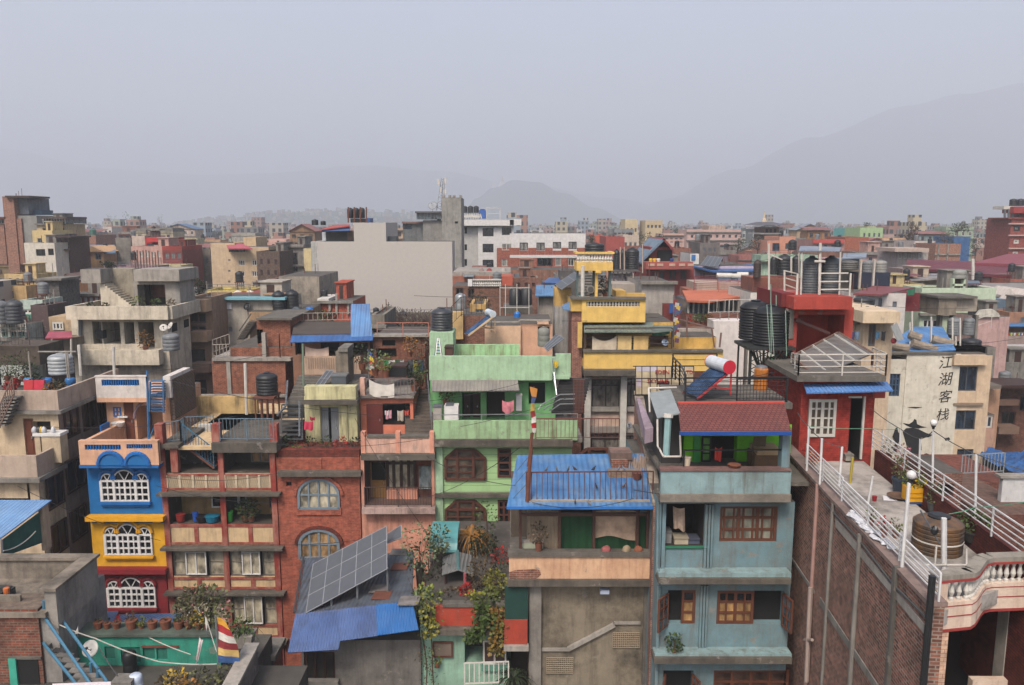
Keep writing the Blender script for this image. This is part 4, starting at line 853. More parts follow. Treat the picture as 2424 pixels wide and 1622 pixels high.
GP=[(130,300,29.5,.75,LPALE,'tall','tall dusty grey green bush by the solar panel end'),(210,380,29,.85,LDARK,'bush','big dark leafy shrub left of the grey gable roof'),(110,640,27.2,.6,LPALE,'blade','pale spiky plant beside the solar roof'),(195,770,26.9,.6,LYG,'bush','yellow green creeper plant at the left end of the red parapet'),(700,560,28,.5,LBRN,'tall','thin brown twiggy plant right of the pavilion'),(820,600,27.6,.42,LYEL,'bush','plant with broad yellow leaves right of the pavilion'),(900,560,28.6,.6,LDARK,'bush','dark shrub near the peach parapet corner'),(640,770,26.8,.38,LYEL,'bush','pale yellow flowers on the red parapet'),(740,790,26.8,.5,LYG,'bush','trailing green plant with white flowers on the red parapet'),(900,740,27,.5,LOLIVE,'bush','olive plant in a red pot at the right end of the parapet'),(430,740,27.6,.35,LBRN,'bush','dry plant under the pavilion edge'),(300,230,30,.5,LOLIVE,'tall','feathery bush in front of the teal barrel roof'),(560,690,27.6,.22,LRED,'bush','pot of red flowers under the pavilion'),(880,380,30.5,.4,LRED,'bush','red flowering plant at the back of the planted roof')]
for px,py,y,r,lm,k,lab in GP:
 q=P(px,py,y);f=q.z-zp;plant(lab,(q.x,y,zp),.2,max(.25,f-r*.9),r,150 if r>.4 else 80,.15,lm,POTD if r>.4 else POTM,'blade' if k=='blade' else 'bush','plants on the garden roof',tall=1.25 if k=='tall' else 1)
def hanging(label,pts,n,size,lm,stem=True):
 tt=T('creeper',label,'creeper','creepers over the parapet');mb=MB()
 for a,b in zip(pts,pts[1:]):
  for k in range(n):
   w=random.random();leaves(mb,a+(b-a)*w+Vector((random.uniform(-.15,.15),random.uniform(-.12,.05),0)),.22,.14,.2,2,size,0,.6,0)
 tt.part('foliage',mb,lm);s=MB();s.path(pts,.025,5);tt.part('stem',s,STEM)
hanging('creeper with yellow leaves hanging down the left of the red parapet',[P(180,760,26.3),P(230,900,26.2),P(240,1020,26.2),P(190,1100,26.2)],26,.17,LYEL)
hanging('dense green creeper spilling over the middle of the red parapet',[P(740,800,26.35),P(700,900,26.15),P(760,980,26.1),P(640,1080,26.1),P(620,1130,26.1)],50,.2,LGREEN);hanging('long dark creeper with orange fruit falling past the window',[P(780,830,26.3),P(850,960,26.1),P(880,1080,26.1),P(830,1190,26.1),P(840,1240,26.1)],40,.19,leafm((92,106,48),(140,100,44)))
hanging('bare brown creeper stems climbing beside the mint wall',[P(150,1060,26.3),P(180,1250,26.3),P(200,1420,26.3),P(190,1600,26.3)],16,.1,LBRN);hanging('second brown stem on the mint wall, right of the first',[P(235,1060,26.3),P(245,1250,26.3),P(250,1420,26.3),P(262,1600,26.3)],12,.1,LOLIVE)
tr=T('palm','golden brown palm in front of the green house','palm tree');c=P(610,200,32);mb=MB();fronds(mb,c,1.25,80,1.0,.05);fronds(mb,c-Vector((0,.3,.5)),1.1,50,.6,.05,1);tr.part('crown',mb,[LRUST,LOLIVE]);tr.part('trunk',MB().bar((c.x,c.y,zp),c,.1,8,r2=.07),STEM)
tr=T('young_tree','thin young tree with sparse green leaves by the green house window','tree');c=P(745,40,32.5);mb=MB();leaves(mb,c,.5,.5,.8,90,.14);tr.part('crown',mb,LGREEN);tr.part('trunk',MB().bar((c.x+.1,c.y,zp),c+Vector((0,0,.4)),.05,6,r2=.02),STEM)
tr=T('shrub','dark round shrub under the golden palm','shrub');c=P(720,270,31);mb=MB();leaves(mb,c,.6,.5,.5,160,.15);tr.part('foliage',mb,LDARK);tr.part('stem',MB().bar((c.x,c.y,zp),c,.04,5),STEM)
bb=T('bush','dark ferny bush in the courtyard below the red panel','bush');c=P(1000,1500,25.8);mb=MB();fronds(mb,c,.9,90,.9,.035);bb.part('foliage',mb,LDARK);bb.part('stem',MB().bar((c.x,c.y,c.z-1.5),c,.05,6),STEM)
R('c2');plant('small weed in a wall pot on the mint wall',P(1525,1420,26.45),.1,.15,.16,24,.1,LYG)
t=T('balcony_house','plastered house with a peach balcony and blue sheet roof, beside the planted roof','house');R('c3');Y=26.0
PCH=paint((232,190,154),.4,.8,(150,100,74));PLAS=paint((146,134,116),1.2,.6,(66,60,52),.92);TEALP=plain((22,62,54),.7)
x0=P(-25,590,Y).x;x1=P(1180,590,Y).x
body(t,(140,690,1185,1640),Y+.3,8,PLAS);B(t,'parapet',(-25,490,1172,692),Y-.1,Y+.1,PCH);B(t,'coping',(-35,455,1178,492),Y-.18,Y+.16,CONCD);B(t,'balcony_slab',(-40,690,1178,742),Y-.25,Y+.3,SLABC)
t.part('exposed_brick_patch',MB().prism([P(a,b_,Y-.103)for a,b_ in((-24,618),(40,600),(120,596),(210,590),(236,612),(244,640),(215,668),(150,684),(-24,688))],(0,-.012,0)),brick((150,96,78),(128,80,66)))
B(t,'pillar',(145,742,245,1640),Y+.12,Y+.3,CONC);B(t,'pillar',(1100,742,1180,1640),Y+.2,Y+.3,CONCD)
mb=MB();a,b_=P(470,1265,Y+.24),P(860,1060,Y+.24);mb.bar(a,b_,.1,4);t.part('stair_string',mb,CONCL);B(t,'plaster_band',(860,1040,1080,1060),Y+.22,Y+.3,CONCL);B(t,'plaster_band',(250,1262,480,1285),Y+.22,Y+.3,CONCL)
def grill(rect,nx,ny):
 x0,x1,z0,z1=rc(rect,Y+.3);mb=MB();w=(x1-x0)/nx;h=(z1-z0)/ny
 for i in range(nx+1):mb.box(x0+i*w-w*.11,x0+i*w+w*.11,Y+.24,Y+.29,z0,z1)
 for j in range(ny+1):mb.box(x0,x1,Y+.242,Y+.288,z0+j*h-h*.12,z0+j*h+h*.12)
 g=t.part('ventilation_grille',mb,plain((168,150,126),.9));t.part('opening',MB().box(x0,x1,Y+.292,Y+.297,z0,z1),DARK,g)  # dark sheet behind the bars stands for shade in the holes
grill((845,1125,1072,1248),14,8);grill((288,1335,512,1462),14,8)
t.part('floodlight',MB().box(P(740,770,Y).x,P(815,800,Y).x,Y-.05,Y+.2,Z(800,Y),Z(768,Y)),plain((180,190,210)))
Yb=Y+2.2;B(t,'veranda_floor',(-20,520,1180,540),Y+.11,Yb+4,CONCD);x0,x1,z0,z1=rc((60,95,1190,455),Yb);t.part('veranda_wall',MB().box(x0-.3,x1+.3,Yb,Yb+4,0,z1+.2),concrete((96,84,74),.6,.5))
for px in(72,400,690,1055,1140):B(t,'post',(px-12,95,px+10,460),Y+.15,Y+.3,plain((84,52,42)))
B(t,'beam',(60,128,1150,150),Y+.16,Y+.28,plain((92,60,50)))
BAMB=corrugated((196,172,144),'x',.05,.3,.9,(130,100,80));LAT=None
laundry('bamboo blind with long slats on the veranda, left',P(125,100,Y+.5),P(398,100,Y+.5),2.0,BAMB,'blinds on the veranda',0,'bamboo_blind','blind',.02);laundry('green cloth curtain along the veranda',P(398,150,Y+.6),P(1130,150,Y+.6),1.95,corrugated((46,92,56),'x',.3,.35,.9,(30,56,36)),'blinds on the veranda',0,'curtain','curtain',.06)
laundry('beige woven mat hung over the green curtain',P(688,105,Y+.42),P(1055,105,Y+.42),1.4,plain((198,170,146),.9,var=.35),'blinds on the veranda',-.02,'woven_mat','blind',.02)
random.seed(4);plant('withered dark plant on the veranda ledge',P(225,455,Y-.02),.14,.35,.3,50,.13,LBRN,tall=1.4)
bx=T('chest','pale green chest on the veranda ledge','box');B(bx,'chest_body',(85,372,262,455),Y+.32,Y+.46,plain((180,184,160),.8));B(bx,'lid',(82,362,265,374),Y+.3,Y+.48,CONCL)
for px,c,lab,w in((790,(150,84,82),'dusty red cloth bundle on the veranda ledge',45),(960,(160,140,114),'white and brown bundle on the veranda ledge',42),(1060,(150,92,66),'orange brown bundle at the right of the ledge',45)):
 q=P(px,450,Y-.02);m_=MB();m_.sm=True;m_.blob((q.x,Y-.02,q.z+.07),w/3.5/26.5*.35,.13,.16,10,6,jit=.3);T('cloth_bundle',lab,'bundle','bundles on the ledge').mesh(m_,plain(c,.9,var=.4))
side=T('courtyard_screen','dark green sheet above a red painted panel left of the plastered wall','screen');B(side,'upper_sheet',(-60,742,134,1022),Y-.05,Y,TEALP);B(side,'lower_panel',(-65,1022,130,1245),Y-.1,Y,paint((186,72,52),.3,.4));B(side,'ledge',(-70,1245,140,1285),Y-.25,Y,CONCL)
R('b3');BLR=corrugated((78,128,180),'x',.2,.7,.6,(134,150,164));q=[P(-45,1490,25.3),P(1192,1488,25.3),P(1105,1040,28.6),P(45,1055,28.6)]
t.part('roof',MB().slab(q,.06),BLR,label='bright blue corrugated roof');B(t,'fascia',(-45,1490,1192,1512),25.25,25.3,plain((50,120,196)))
rl=rail(None,[P(120,1470,25.7),P(1180,1462,25.7)],1.12,None,'v',.17,.021,3.3);rt=T('roof_railing','rusty brown railing along the front of the blue sheet roof','railing');rt.mesh(rl,plain((98,52,46),.7));B(t,'roof_kerb',(115,1440,1160,1472),25.55,25.85,CONCL)
rt=T('roof_mast','thick rusty post at the left end of the roof railing','post');mb=MB();mb.bar(P(130,1465,25.62),P(165,870,25.62),.1,6,r2=.05);mb.bar(P(150,1180,25.6),P(165,1000,25.6),.05,5);rt.mesh(mb,RUST)
for i,(a,b_)in enumerate((((20,1310),(125,1185)),((45,1185),(130,1080)),((0,1430),(120,1300)))):wire(['lower guy wire on the left of the roof mast','upper guy wire on the left of the roof mast','lowest guy wire on the left of the roof mast'][i],[P(a[0],a[1],25.8),P(b_[0],b_[1],25.65)],.012,GREYD,0,group='guy wires of the mast')
wl=rail(None,[P(200,925,30.5),P(900,925,30.5)],.85,None,'v',.16,.016,2.5);T('terrace_railing','thin rusty railing with square bars behind the blue sheet roof','railing').mesh(wl,plain((116,72,62),.7))
bs=T('brick_pile','stacked bricks and slabs at the back of the blue sheet roof','bricks');BRS=brick((150,84,66),(128,70,56));B(bs,'lower_stack',(812,1205,1085,1255),27.0,27.5,brick((170,140,110),(140,112,90)));B(bs,'upper_stack',(835,1095,975,1185),27.6,28.2,BRS);B(bs,'stone_slab',(830,1040,1010,1098),27.7,28.5,concrete((150,120,110)))
bs=T('stick_bundle','bundle of bare sticks leaning beside the brick pile','sticks');mb=MB()
for k in range(34):a=random.uniform(980,1130);mb.bar(P(a,1190+random.uniform(0,60),27.4),P(a+random.uniform(-25,25),1045+random.uniform(0,60),27.9),.02,4)
bs.mesh(mb,plain((150,130,116),.9));q=P(1050,1230,26.9);m_=MB();m_.lathe((q.x,q.y,q.z-.12),[(.12,0),(.16,.22),(.17,.24)],12);T('bucket','small rusty tin beside the brick pile','bucket').mesh(m_,RUST)
wl_=T('boundary_wall','narrow weathered wall running back between blue sheet roof and light blue house','wall');a,b_=P(1195,1480,25.2),P(1040,560,33.5);wl_.part('wall',MB().hexa([(a.x-.02,a.y,0),(a.x+.24,a.y,0),(b_.x+.25,b_.y,0),(b_.x-.05,b_.y,0)],[(a.x-.02,a.y,a.z),(a.x+.24,a.y,a.z),(b_.x+.25,b_.y,a.z+2.0),(b_.x-.05,b_.y,a.z+2.0)]),brick((160,110,96),(140,94,82),(176,150,136),.5));wl_.part('coping',MB().hexa([(a.x-.06,a.y,a.z+.003),(a.x+.28,a.y,a.z+.003),(b_.x+.29,b_.y,a.z+2.003),(b_.x-.09,b_.y,a.z+2.003)],[(a.x-.06,a.y,a.z+.1),(a.x+.28,a.y,a.z+.1),(b_.x+.29,b_.y,a.z+2.1),(b_.x-.09,b_.y,a.z+2.1)]),concrete((170,156,140)))
def pigeon(label,p,c,a=0):
 tt=T('pigeon',label,'pigeon','pigeons on the blue roof');p=Vector(p);d=Vector((math.cos(a),math.sin(a),0));mb=MB();mb.sm=True
 sec=[(-.2,.055,.012),(-.12,.075,.035),(-.03,.1,.062),(.06,.115,.066),(.11,.15,.045),(.13,.185,.03),(.15,.205,.034),(.18,.2,.02),(.2,.195,.004)];n=8;s_=Vector((-d.y,d.x,0));b0=0
 for x,z,r in sec:
  for i in range(n):tt_=2*math.pi*i/n;mb.v.append(tuple(p+(d*x+s_*(r*math.cos(tt_))+Vector((0,0,z+r*math.sin(tt_))))*.68))
 for k in range(len(sec)-1):
  for i in range(n):j=(i+1)%n;mb.f.append((k*n+i,k*n+j,(k+1)*n+j,(k+1)*n+i));mb.m.append(0)
 for s2 in(-.025,.025):mb.bar(p+s_*s2+Vector((0,0,.05)),p+s_*s2,.008,4)
 mb.v=[tuple(p+Vector(((v[0]-p.x)*.62,(v[1]-p.y)*.62,(v[2]-p.z)*1.25)))for v in mb.v];tt.mesh(mb,plain(c,.7))
for px,py,y,c,lab,a in((288,1196,25.7,(92,96,104),'grey pigeon first from the mast on the rusty railing',.5),(378,1196,25.7,(100,96,96),'grey pigeon second from the mast on the rusty railing',2),(472,1196,25.7,(60,60,64),'dark pigeon third from the mast on the rusty railing',1),(526,1190,25.7,(66,52,52),'brownish dark pigeon close to the railing middle',3),(686,1190,25.7,(44,44,46),'black pigeon over the middle railing post',0),(895,1190,25.7,(120,128,140),'pale blue grey pigeon on the railing by the bricks',.8),(940,1190,25.7,(110,120,136),'blue grey pigeon on the railing, nearest the brick pile',2.4),(710,1340,26.2,(50,50,54),'dark pigeon standing on the blue sheet behind the railing',2),(938,1335,26.3,(110,84,74),'brown pigeon standing on the blue sheet below the bricks',.2),(530,1475,25.45,(40,40,42),'black pigeon on the blue eave below the railing',1.5),(650,1478,25.4,(130,120,112),'mottled pigeon on the blue eave below the middle post',2.2)):pigeon(lab,P(px,py,y),c,a)
t=T('light_blue_house','light blue four storey house with brown windows and a tiled roof room','house');R('c3');Y=24.5
LB=paint((122,152,160),.5,.85,(110,104,96));LBP=paint((150,178,180),.5,.9,(96,92,84));LIME=paint((120,206,40),.1,.2);BRW=plain((104,62,44),.55)
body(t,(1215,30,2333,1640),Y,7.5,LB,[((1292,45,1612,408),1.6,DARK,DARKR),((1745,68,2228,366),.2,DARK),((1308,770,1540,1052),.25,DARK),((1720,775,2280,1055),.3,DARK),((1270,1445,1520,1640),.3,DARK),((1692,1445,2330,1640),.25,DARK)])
win(t,(1745,68,2228,366),Y,3,3,BRW,glass((120,120,108),.4),.09);x0,x1,z0,z1=rc((1745,68,2228,366),Y)
for k in range(6):x=x0+(x1-x0)*(k+.5)/6;t.part('glazing_bar',MB().box(x-.025,x+.025,Y+.05,Y+.14,z0+.09,z1-.09),BRW)
win(t,(1424,772,1538,1050),Y,1,3,BRW,CURTY,.08,.0);win(t,(1722,778,2030,1053),Y,2,3,BRW,CURTY,.09,.0);x0,x1,z0,z1=rc((1722,778,2030,1053),Y)
for k in(.25,.75):x=x0+(x1-x0)*k;t.part('glazing_bar',MB().box(x-.03,x+.03,Y+.0,Y+.1,z0+.09,z1-.09),BRW)
for r_ in((1726,784,2026,866),(1428,778,1534,862)):B(t,'upper_pane',r_,Y+.04,Y+.046,GL)
def casement(p0,p1,ztop,zbot):
 a,b_=Vector(p0),Vector(p1);mb=MB();
 def q(u,z):return Vector((a.x+(b_.x-a.x)*u,a.y+(b_.y-a.y)*u,z))
 h=ztop-zbot
 for u in(0.05,.5,.95):mb.bar(q(u,zbot),q(u,ztop),.045,4)
 for k in(.02,.34,.66,.98):mb.bar(q(.03,zbot+h*k),q(.97,zbot+h*k),.04,4)
 f=t.part('open_casement',mb,BRW);t.part('pane',MB().slab([q(.05,zbot),q(.95,zbot),q(.95,ztop),q(.05,ztop)],.01),glass((70,84,92),.2),f)
z0,z1=Z(1060,Y),Z(790,Y);casement((P(1310,900,Y).x,Y-.02,0),(P(1310,900,Y).x-.42,Y-.55,0),z1,z0);casement((P(2270,900,Y).x,Y-.02,0),(P(2270,900,Y).x+.12,Y-.6,0),z1,z0)
z0,z1=Z(1640,Y),Z(1470,Y);casement((P(1285,1550,Y).x,Y-.02,0),(P(1285,1550,Y).x-.15,Y-.5,0),z1,z0);casement((P(1510,1550,Y).x,Y-.02,0),(P(1510,1550,Y).x+.15,Y-.5,0),z1,z0)
win(t,(1692,1448,2328,1650),Y,4,2,BRW,glass((70,52,44),.3),.09,.04)
for r_ in((1215,40,1250,640),(1258,40,1288,640),(1616,55,1636,640),(1644,55,1662,640),(1670,55,1686,640),(1575,735,1593,1310),(1600,735,1618,1310),(1625,735,1640,1310),(1210,735,1235,1640)):B(t,'pilaster',r_,Y-.1,Y,LB)
for r_,d in(((1235,630,2345,678),.45),((1232,680,2345,722),.6),((1200,1308,2350,1345),.45),((1195,1347,2352,1392),.6)):B(t,'ledge',r_,Y-d,Y,LBP if d<.5 else SLABC)
B(t,'balcony_panel',(1292,425,1600,625),Y-.02,Y+.1,LB);B(t,'green_sill',(1285,405,1640,420),Y-.08,Y-.002,plain((46,120,88)))
plant('dark green plant on the ledge of the light blue house',P(1360,1308,Y-.3),.1,.14,.27,90,.14,LGREEN,tall=1.2)
for i,(a,b_,c,y)in enumerate((((1365,340,1480,405),1,(190,176,150),.2),((1480,350,1575,405),1,(84,90,110),.25),((1290,290,1340,400),1,(140,140,140),.3))):
 bx=T('storage_box',['cream box on the balcony of the light blue house','dark blue box beside the cream balcony box','grey stacked box at the left of the balcony'][i],'box','boxes on the balcony');B(bx,'box_body',a,Y+y,Y+y+.4,plain(c,.8));B(bx,'lid',(a[0]-5,a[1]-12,a[2]+5,a[1]+2),Y+y-.03,Y+y+.42,plain(tuple(int(v*.85)for v in c),.8))
laundry('pale patterned cloth hanging in the balcony of the light blue house',P(1352,65,Y+.3),P(1450,80,Y+.3),1.05,plain((196,170,150),.9,var=.4),skew=.05)
R('b3');Yb=24.0;B(t,'parapet',(1250,1188,2342,1388),Yb,Yb+.18,LBP);B(t,'coping',(1245,1172,2345,1190),Yb-.05,Yb+.24,concrete((140,104,98)));B(t,'balcony_slab',(1245,1388,2345,1452),Yb-.1,Y,concrete((150,140,128),.8,.5));zfl=Z(1300,Yb)
x0,x1=P(1440,1000,26.4).x,P(2340,1000,26.4).x;z0,z1=zfl,Z(870,26.4)
hs=[];
for r_ in((1590,895,1890,1118),):a,b_,c,d=rc(r_,26.4);hs.append((a,b_,c,d,.4,1))
mb=MB();mb.holed(x0,x1,zfl-.3,z1+.3,26.4,hs);mb.box(x0,x1,26.81,30,zfl-.3,z1+.2);t.part('roof_room',mb,[LIME,DARK],label='lime green roof room wall');t.part('roof_slab',MB().box(P(1250,0,26).x,x1+.1,Yb+.18,Y+7,zfl-.12,zfl),CONCD)
win(t,(1592,900,1672,1110),26.36,1,3,BLACKP,glass((96,150,60),.5),.05,-.03);B(t,'column',(2268,880,2336,1180),Yb+.1,Yb+.45,LB);B(t,'pilaster',(1525,890,1580,1130),26.3,26.4,plain((60,150,70)))
rail(t,[P(1440,1175,24.2),P(2260,1170,24.2)],.62,BLACKP,'h',nh=0,posts=4.2,pr=.035)
q=[P(1418,860,23.7),P(2350,862,23.7),P(2285,618,26.2),P(1393,622,26.2)];t.part('tiled_roof',MB().slab(q,.07),tiles(),label='brown red tiled roof');B(t,'fascia',(1412,862,2350,890),23.66,23.8,plain((24,76,150)));t.part('ridge_cap',MB().bar(q[3],q[2],.07,6),plain((186,72,60)))
laundry('bright orange red garment hanging in the lime green room',P(1706,985,25.4),P(1765,985,25.4),.6,plain((240,76,60),.8),sag=.08);laundry('brown coat hanging at the right of the lime green room',P(2030,900,25.6),P(2140,895,25.6),1.5,plain((110,92,70),.9),sag=0,skew=-.1)
bx=T('trunk','brown trunk under a blanket in the lime green room','chest');B(bx,'chest_body',(2040,1060,2280,1170),25.2,26.1,plain((120,92,66),.8));B(bx,'blanket',(2060,1010,2260,1062),25.25,26.1,plain((190,160,120),.9))
q=P(1470,1150,24.3);m_=MB();m_.lathe((q.x,24.35,Z(1172,24.0)),[(.1,0),(.13,.26),(.14,.28),(.12,.28)],12);T('bucket','cream bucket on the light blue parapet','bucket').mesh(m_,plain((226,206,180),.6));q=P(1870,1150,24.05);m_=MB();m_.lathe((q.x,24.1,Z(1172,24.0)),[(.12,0),(.2,.1),(.21,.12)],12);T('flower_bowl','shallow clay bowl on the light blue parapet','pot').mesh(m_,POTM)
R('d1');an=T('roof_canopy','grey sheet canopy on white pipes at the left of the tiled roof','canopy');q=[P(420,830,25.2),P(725,770,25.2),P(600,455,28),P(310,500,28)];an.part('sheet',MB().slab(q,.04),plain((150,156,156),.5));WPI=plain((214,206,196),.6)
for a in([P(425,850,25.2),P(428,1200,25.0),P(505,1345,24.6)],[P(505,1345,24.6),P(735,1345,24.6),P(725,1060,24.6)],[P(310,440,28),P(325,760,27)],[P(310,440,28),P(680,432,28)]):mb=MB();mb.path(a,.032,6);an.part('pipe',mb,WPI)
mb=MB();mb.bar(P(540,1330,24.8),P(568,800,24.9),.11,8);an.part('drain_pipe',mb,plain((150,184,186),.5));an.part('pipe_head',MB().bar(P(566,830,24.88),P(568,780,24.9),.16,8),OFFW)
an2=T('annex','dark lean-to room under the grey sheet canopy','shed');x0,x1,z0,z1=rc((480,800,740,1400),26.2);an2.mesh(MB().box(x0,x1,26.2,28,zfl,z1),plain((66,62,60),.9));
zr=P(0,600,26.6).z-.1;R('d1');dk=T('roof_deck','low concrete roof with black railings above the tiled roof','roof deck');mb=MB().box(P(690,0,26.3).x,P(2240,0,26.3).x,26.25,29.4,P(0,640,26.25).z-.2,P(0,640,26.25).z);dk.part('slab',mb,CONCD)
zd=P(0,640,26.25).z
rail(dk,[P(790,635,26.4),P(2130,625,26.4)],.86,BLACKP,'h',nh=5,posts=4.3,r=.014,pr=.035);rail(dk,[P(1470,635,26.45),P(2120,625,26.45)],.82,BLACKP,'v',.11,.012,posts=6,pr=.03)
rail(dk,[P(790,560,26.5),P(715,400,28.5),P(660,330,30),P(622,280,31)],.78,BLACKP,'h',nh=4,posts=2,r=.016,pr=.035);rail(dk,[P(622,300,31),P(1200,300,31)],.95,BLACKP,'h',nh=3,posts=3,r=.014,pr=.035)
hd=P(1260,85,29.2);ft=P(880,600,26.9);t3=heater('large solar heater with white tank and red end on a red frame',(P(855,590,27).x,27,zd+.15),(P(1250,190,27.3).x,27.3,Z(185,27.3)),1.0,plain((214,218,224),.4),plain((214,72,72),.6),.23,plain((206,40,60),.5))
tk=T('oil_drum','rusty orange cylinder behind the black roof railing','tank');q=P(1785,500,28.5);tk.part('drum_body',MB().lathe((q.x,28.5,Z(505,28.5)),[(.23,0),(.25,.05),(.24,.3),(.25,.33),(.24,.6),(.25,.88),(.21,.95)],18),plain((186,112,36),.6,var=.35));tk.part('lid',MB().lathe((q.x,28.5,Z(505,28.5)+.95),[(.22,0),(.19,.06),(.05,.09)],18),GREYP)
sgn=T('roof_sign','cream roof sign with red lettering behind black bars','sign');x0,x1,z0,z1=rc((138,155,910,520),33);sgn.part('board',MB().box(x0,x1,33,33.08,z0,z1),paint((236,216,180),.15,.3))
for r_,c in(((150,160,425,222),(214,206,216)),((150,310,220,420),(206,190,206)),((425,350,585,392),(30,26,24))):B(sgn,'colour_patch',r_,32.985,33,plain(c))
RT=plain((196,44,40),.6)
for s,px,py,sz in(('EDEN',490,232,.24),('LTD',835,232,.22),('SKYLINE',432,350,.24)):c=P(px,py,32.97);sgn.part('lettering',text(s,RT,sz,c,(RAD(90),0,0),.012),RT)
mb=MB()
for px in(138,220,330,420,530,610,720,780,905):mb.bar(P(px,150,32.6),P(px,540,32.6),.022,4)
for py in(152,312,535):mb.bar(P(100,py,32.6),P(910,py,32.6),.025,4)
sgn.part('bars',mb,BLACKP)
lw=T('lilac_parapet','lilac painted parapet sloping back below the red lettered sign','wall');a=[P(150,560,31.8),P(190,560,31.8),P(370,960,26.6),P(260,990,26.6)];lw.mesh(MB().slab(a,.5),paint((176,156,170),.4,.5))
R('c4');zc=16.2;A_=G(1370,870,zc);R('b4');B_=G(265,1118,zc);R('c4');D_=G(2080,500,zc);R('b4');C_=G(850,1000,zc)
wd=(B_-A_);wd.z=0;wd.normalize();wn=Vector((-wd.y,wd.x,0))
def PW(px,py,out=0):
 u,dy,dz=_dir(px,py);k=(A_.x*wn.x+A_.y*wn.y)/(u*wn.x+dy*wn.y);return Vector((u*k,dy*k,EYE+dz*k))+wn*out
t=T('terrace_building','brick building with a long railed roof terrace and a peach balcony','building');zfl=15.55
BRW2=brick((172,112,92),(112,74,62),(160,148,138),.55,.24,.085,.014);PEACHB=paint((236,212,192),.3,.6,(150,110,90));Bx=B_+wd*2.2
def vprism(a,b,th,z0,z1):n=Vector((-(b-a).y,(b-a).x,0)).normalized()*th;lo=[Vector((p.x,p.y,z0))for p in(a,b,b-n,a-n)];return lo,[Vector((p.x,p.y,z1))for p in lo]
t.part('side_wall',MB().hexa(*vprism(A_,Bx,.28,0,zc-.1)),BRW2,label='long brown brick side wall');t.part('coping',MB().hexa(*vprism(A_+wn*.06,Bx+wn*.06,.4,zc-.098,zc)),concrete((150,128,120)))
t.part('terrace_floor',MB().hexa([Vector((p.x,p.y,15.2))for p in(A_+Vector((.3,.6,0)),D_,C_+Vector((.3,3,0)),Bx+Vector((.3,2,0)))],[Vector((p.x,p.y,zfl))for p in(A_+Vector((.3,.6,0)),D_,C_+Vector((.3,3,0)),Bx+Vector((.3,2,0)))]),paint((190,182,174),1.2,.1,(92,84,78),.92))
t.part('right_parapet',MB().hexa(*vprism(D_+Vector((.2,-.6,0)),C_+Vector((.2,0,0)),.2,12,zc-.05)),brick((130,66,56),(110,56,48),(90,50,46)));t.part('rear_block',MB().box(B_.x+.3,D_.x-.2,20.5,27,0,15.19),CONCD)
R('c4');mb=MB()
def band(p0,p1,w,o=.03):return MB().slab([PW(*p0,.001),PW(*p1,.001),PW(p1[0],p1[1]+w,.001),PW(p0[0],p0[1]+w,.001)],.01)if False else MB().hexa([PW(p0[0],p0[1]+w),PW(p1[0],p1[1]+w),PW(p1[0],p1[1]+w,o),PW(p0[0],p0[1]+w,o)],[PW(*p0),PW(*p1),PW(*p1,o),PW(*p0,o)])
t.part('floor_band',band((575,165),(1330,1070),75),CONCL);t.part('floor_band',band((440,825),(930,1568),70),CONC);t.part('floor_band',band((200,490),(390,770),30),CONC)
for a,b_,w,m_ in(((560,40),(470,1560),.055,CONC),((790,300),(712,1560),.075,CONC),((1095,570),(1020,1560),.085,concrete((110,106,100))),((430,-120),(395,1560),.07,plain((176,138,128),.6)),((1398,650),(1345,1560),.07,BLACKP)):
 p0,p1=PW(a[0],a[1],.04),PW(b_[0],b_[1],.04);t.part('downpipe' if w<.08 else 'wall_column',MB().bar((p0.x,p0.y,p0.z),(p0.x,p0.y,0),w,6 if w<.08 else 4),m_)
mb=MB();mb.bar(PW(340,1190,.12),PW(400,1190,.1),.05,6);mb.bar(PW(385,750,.1),PW(350,1540,.1),.075,6);t.part('old_pipe',mb,plain((170,150,140),.8));mb=MB();mb.path([PW(480,30,.03),PW(800,380,.03),PW(1060,720,.03),PW(1340,1000,.03)],.03,5);t.part('conduit',mb,GREYD)
pl_=[G(1425,690,16.25),G(1737,662,16.25),G(1775,640,16.25),G(1802,604,16.25),G(1826,566,16.25),G(1852,542,16.25),G(1900,530,16.25),G(2350,515,16.25)];zt1=16.25;k0=pl_[0]
zb1=P(1425,885,k0.y).z;zb2=P(1425,1130,k0.y).z
cp,wl_,rd,bl_=MB(),MB(),MB(),MB()
for a,b_ in zip(pl_,pl_[1:]):
 lo,hi=vprism(a,b_,-.3,zt1-.02,zt1+.09);cp.hexa(lo,hi);wl_.hexa(*vprism(a,b_,-.22,zb2+.06,zb1));rd.hexa(*vprism(a+Vector((0,-.02,0)),b_+Vector((0,-.02,0)),-.26,zt1-.07,zt1-.023));rd.hexa(*vprism(a+Vector((0,-.02,0)),b_+Vector((0,-.02,0)),-.26,zb2,zb2+.058))
 rd.hexa(*vprism(a+Vector((0,-.012,0)),b_+Vector((0,-.012,0)),-.02,(zb1+zb2)/2,(zb1+zb2)/2+.02));rd.hexa(*vprism(a+Vector((0,-.012,0)),b_+Vector((0,-.012,0)),-.02,zb1-.1,zb1-.085))
 L_=(b_-a).length;n=max(2,round(L_/.17));i0=1 if a is k0 else 0;off=(a-b_).cross(Vector((0,0,1))).normalized()*.12
 for i in range(n):
  w=(i+.5)/n
  if a is k0 and w<.3:continue
  q=a+(b_-a)*w+(off if off.y>0 else-off)*.9;h=zt1-.07-zb1;bl_.lathe((q.x,q.y,zb1),[(.05,0),(.05,h*.1),(.025,h*.16),(.06,h*.4),(.028,h*.74),(.05,h*.92),(.05,h)],10)
t.part('balustrade_rail',cp,concrete((160,152,140)));t.part('balcony_wall',wl_,PEACHB);t.part('red_trim',rd,plain((160,58,54),.7));t.part('balustrade',bl_,OFFW)
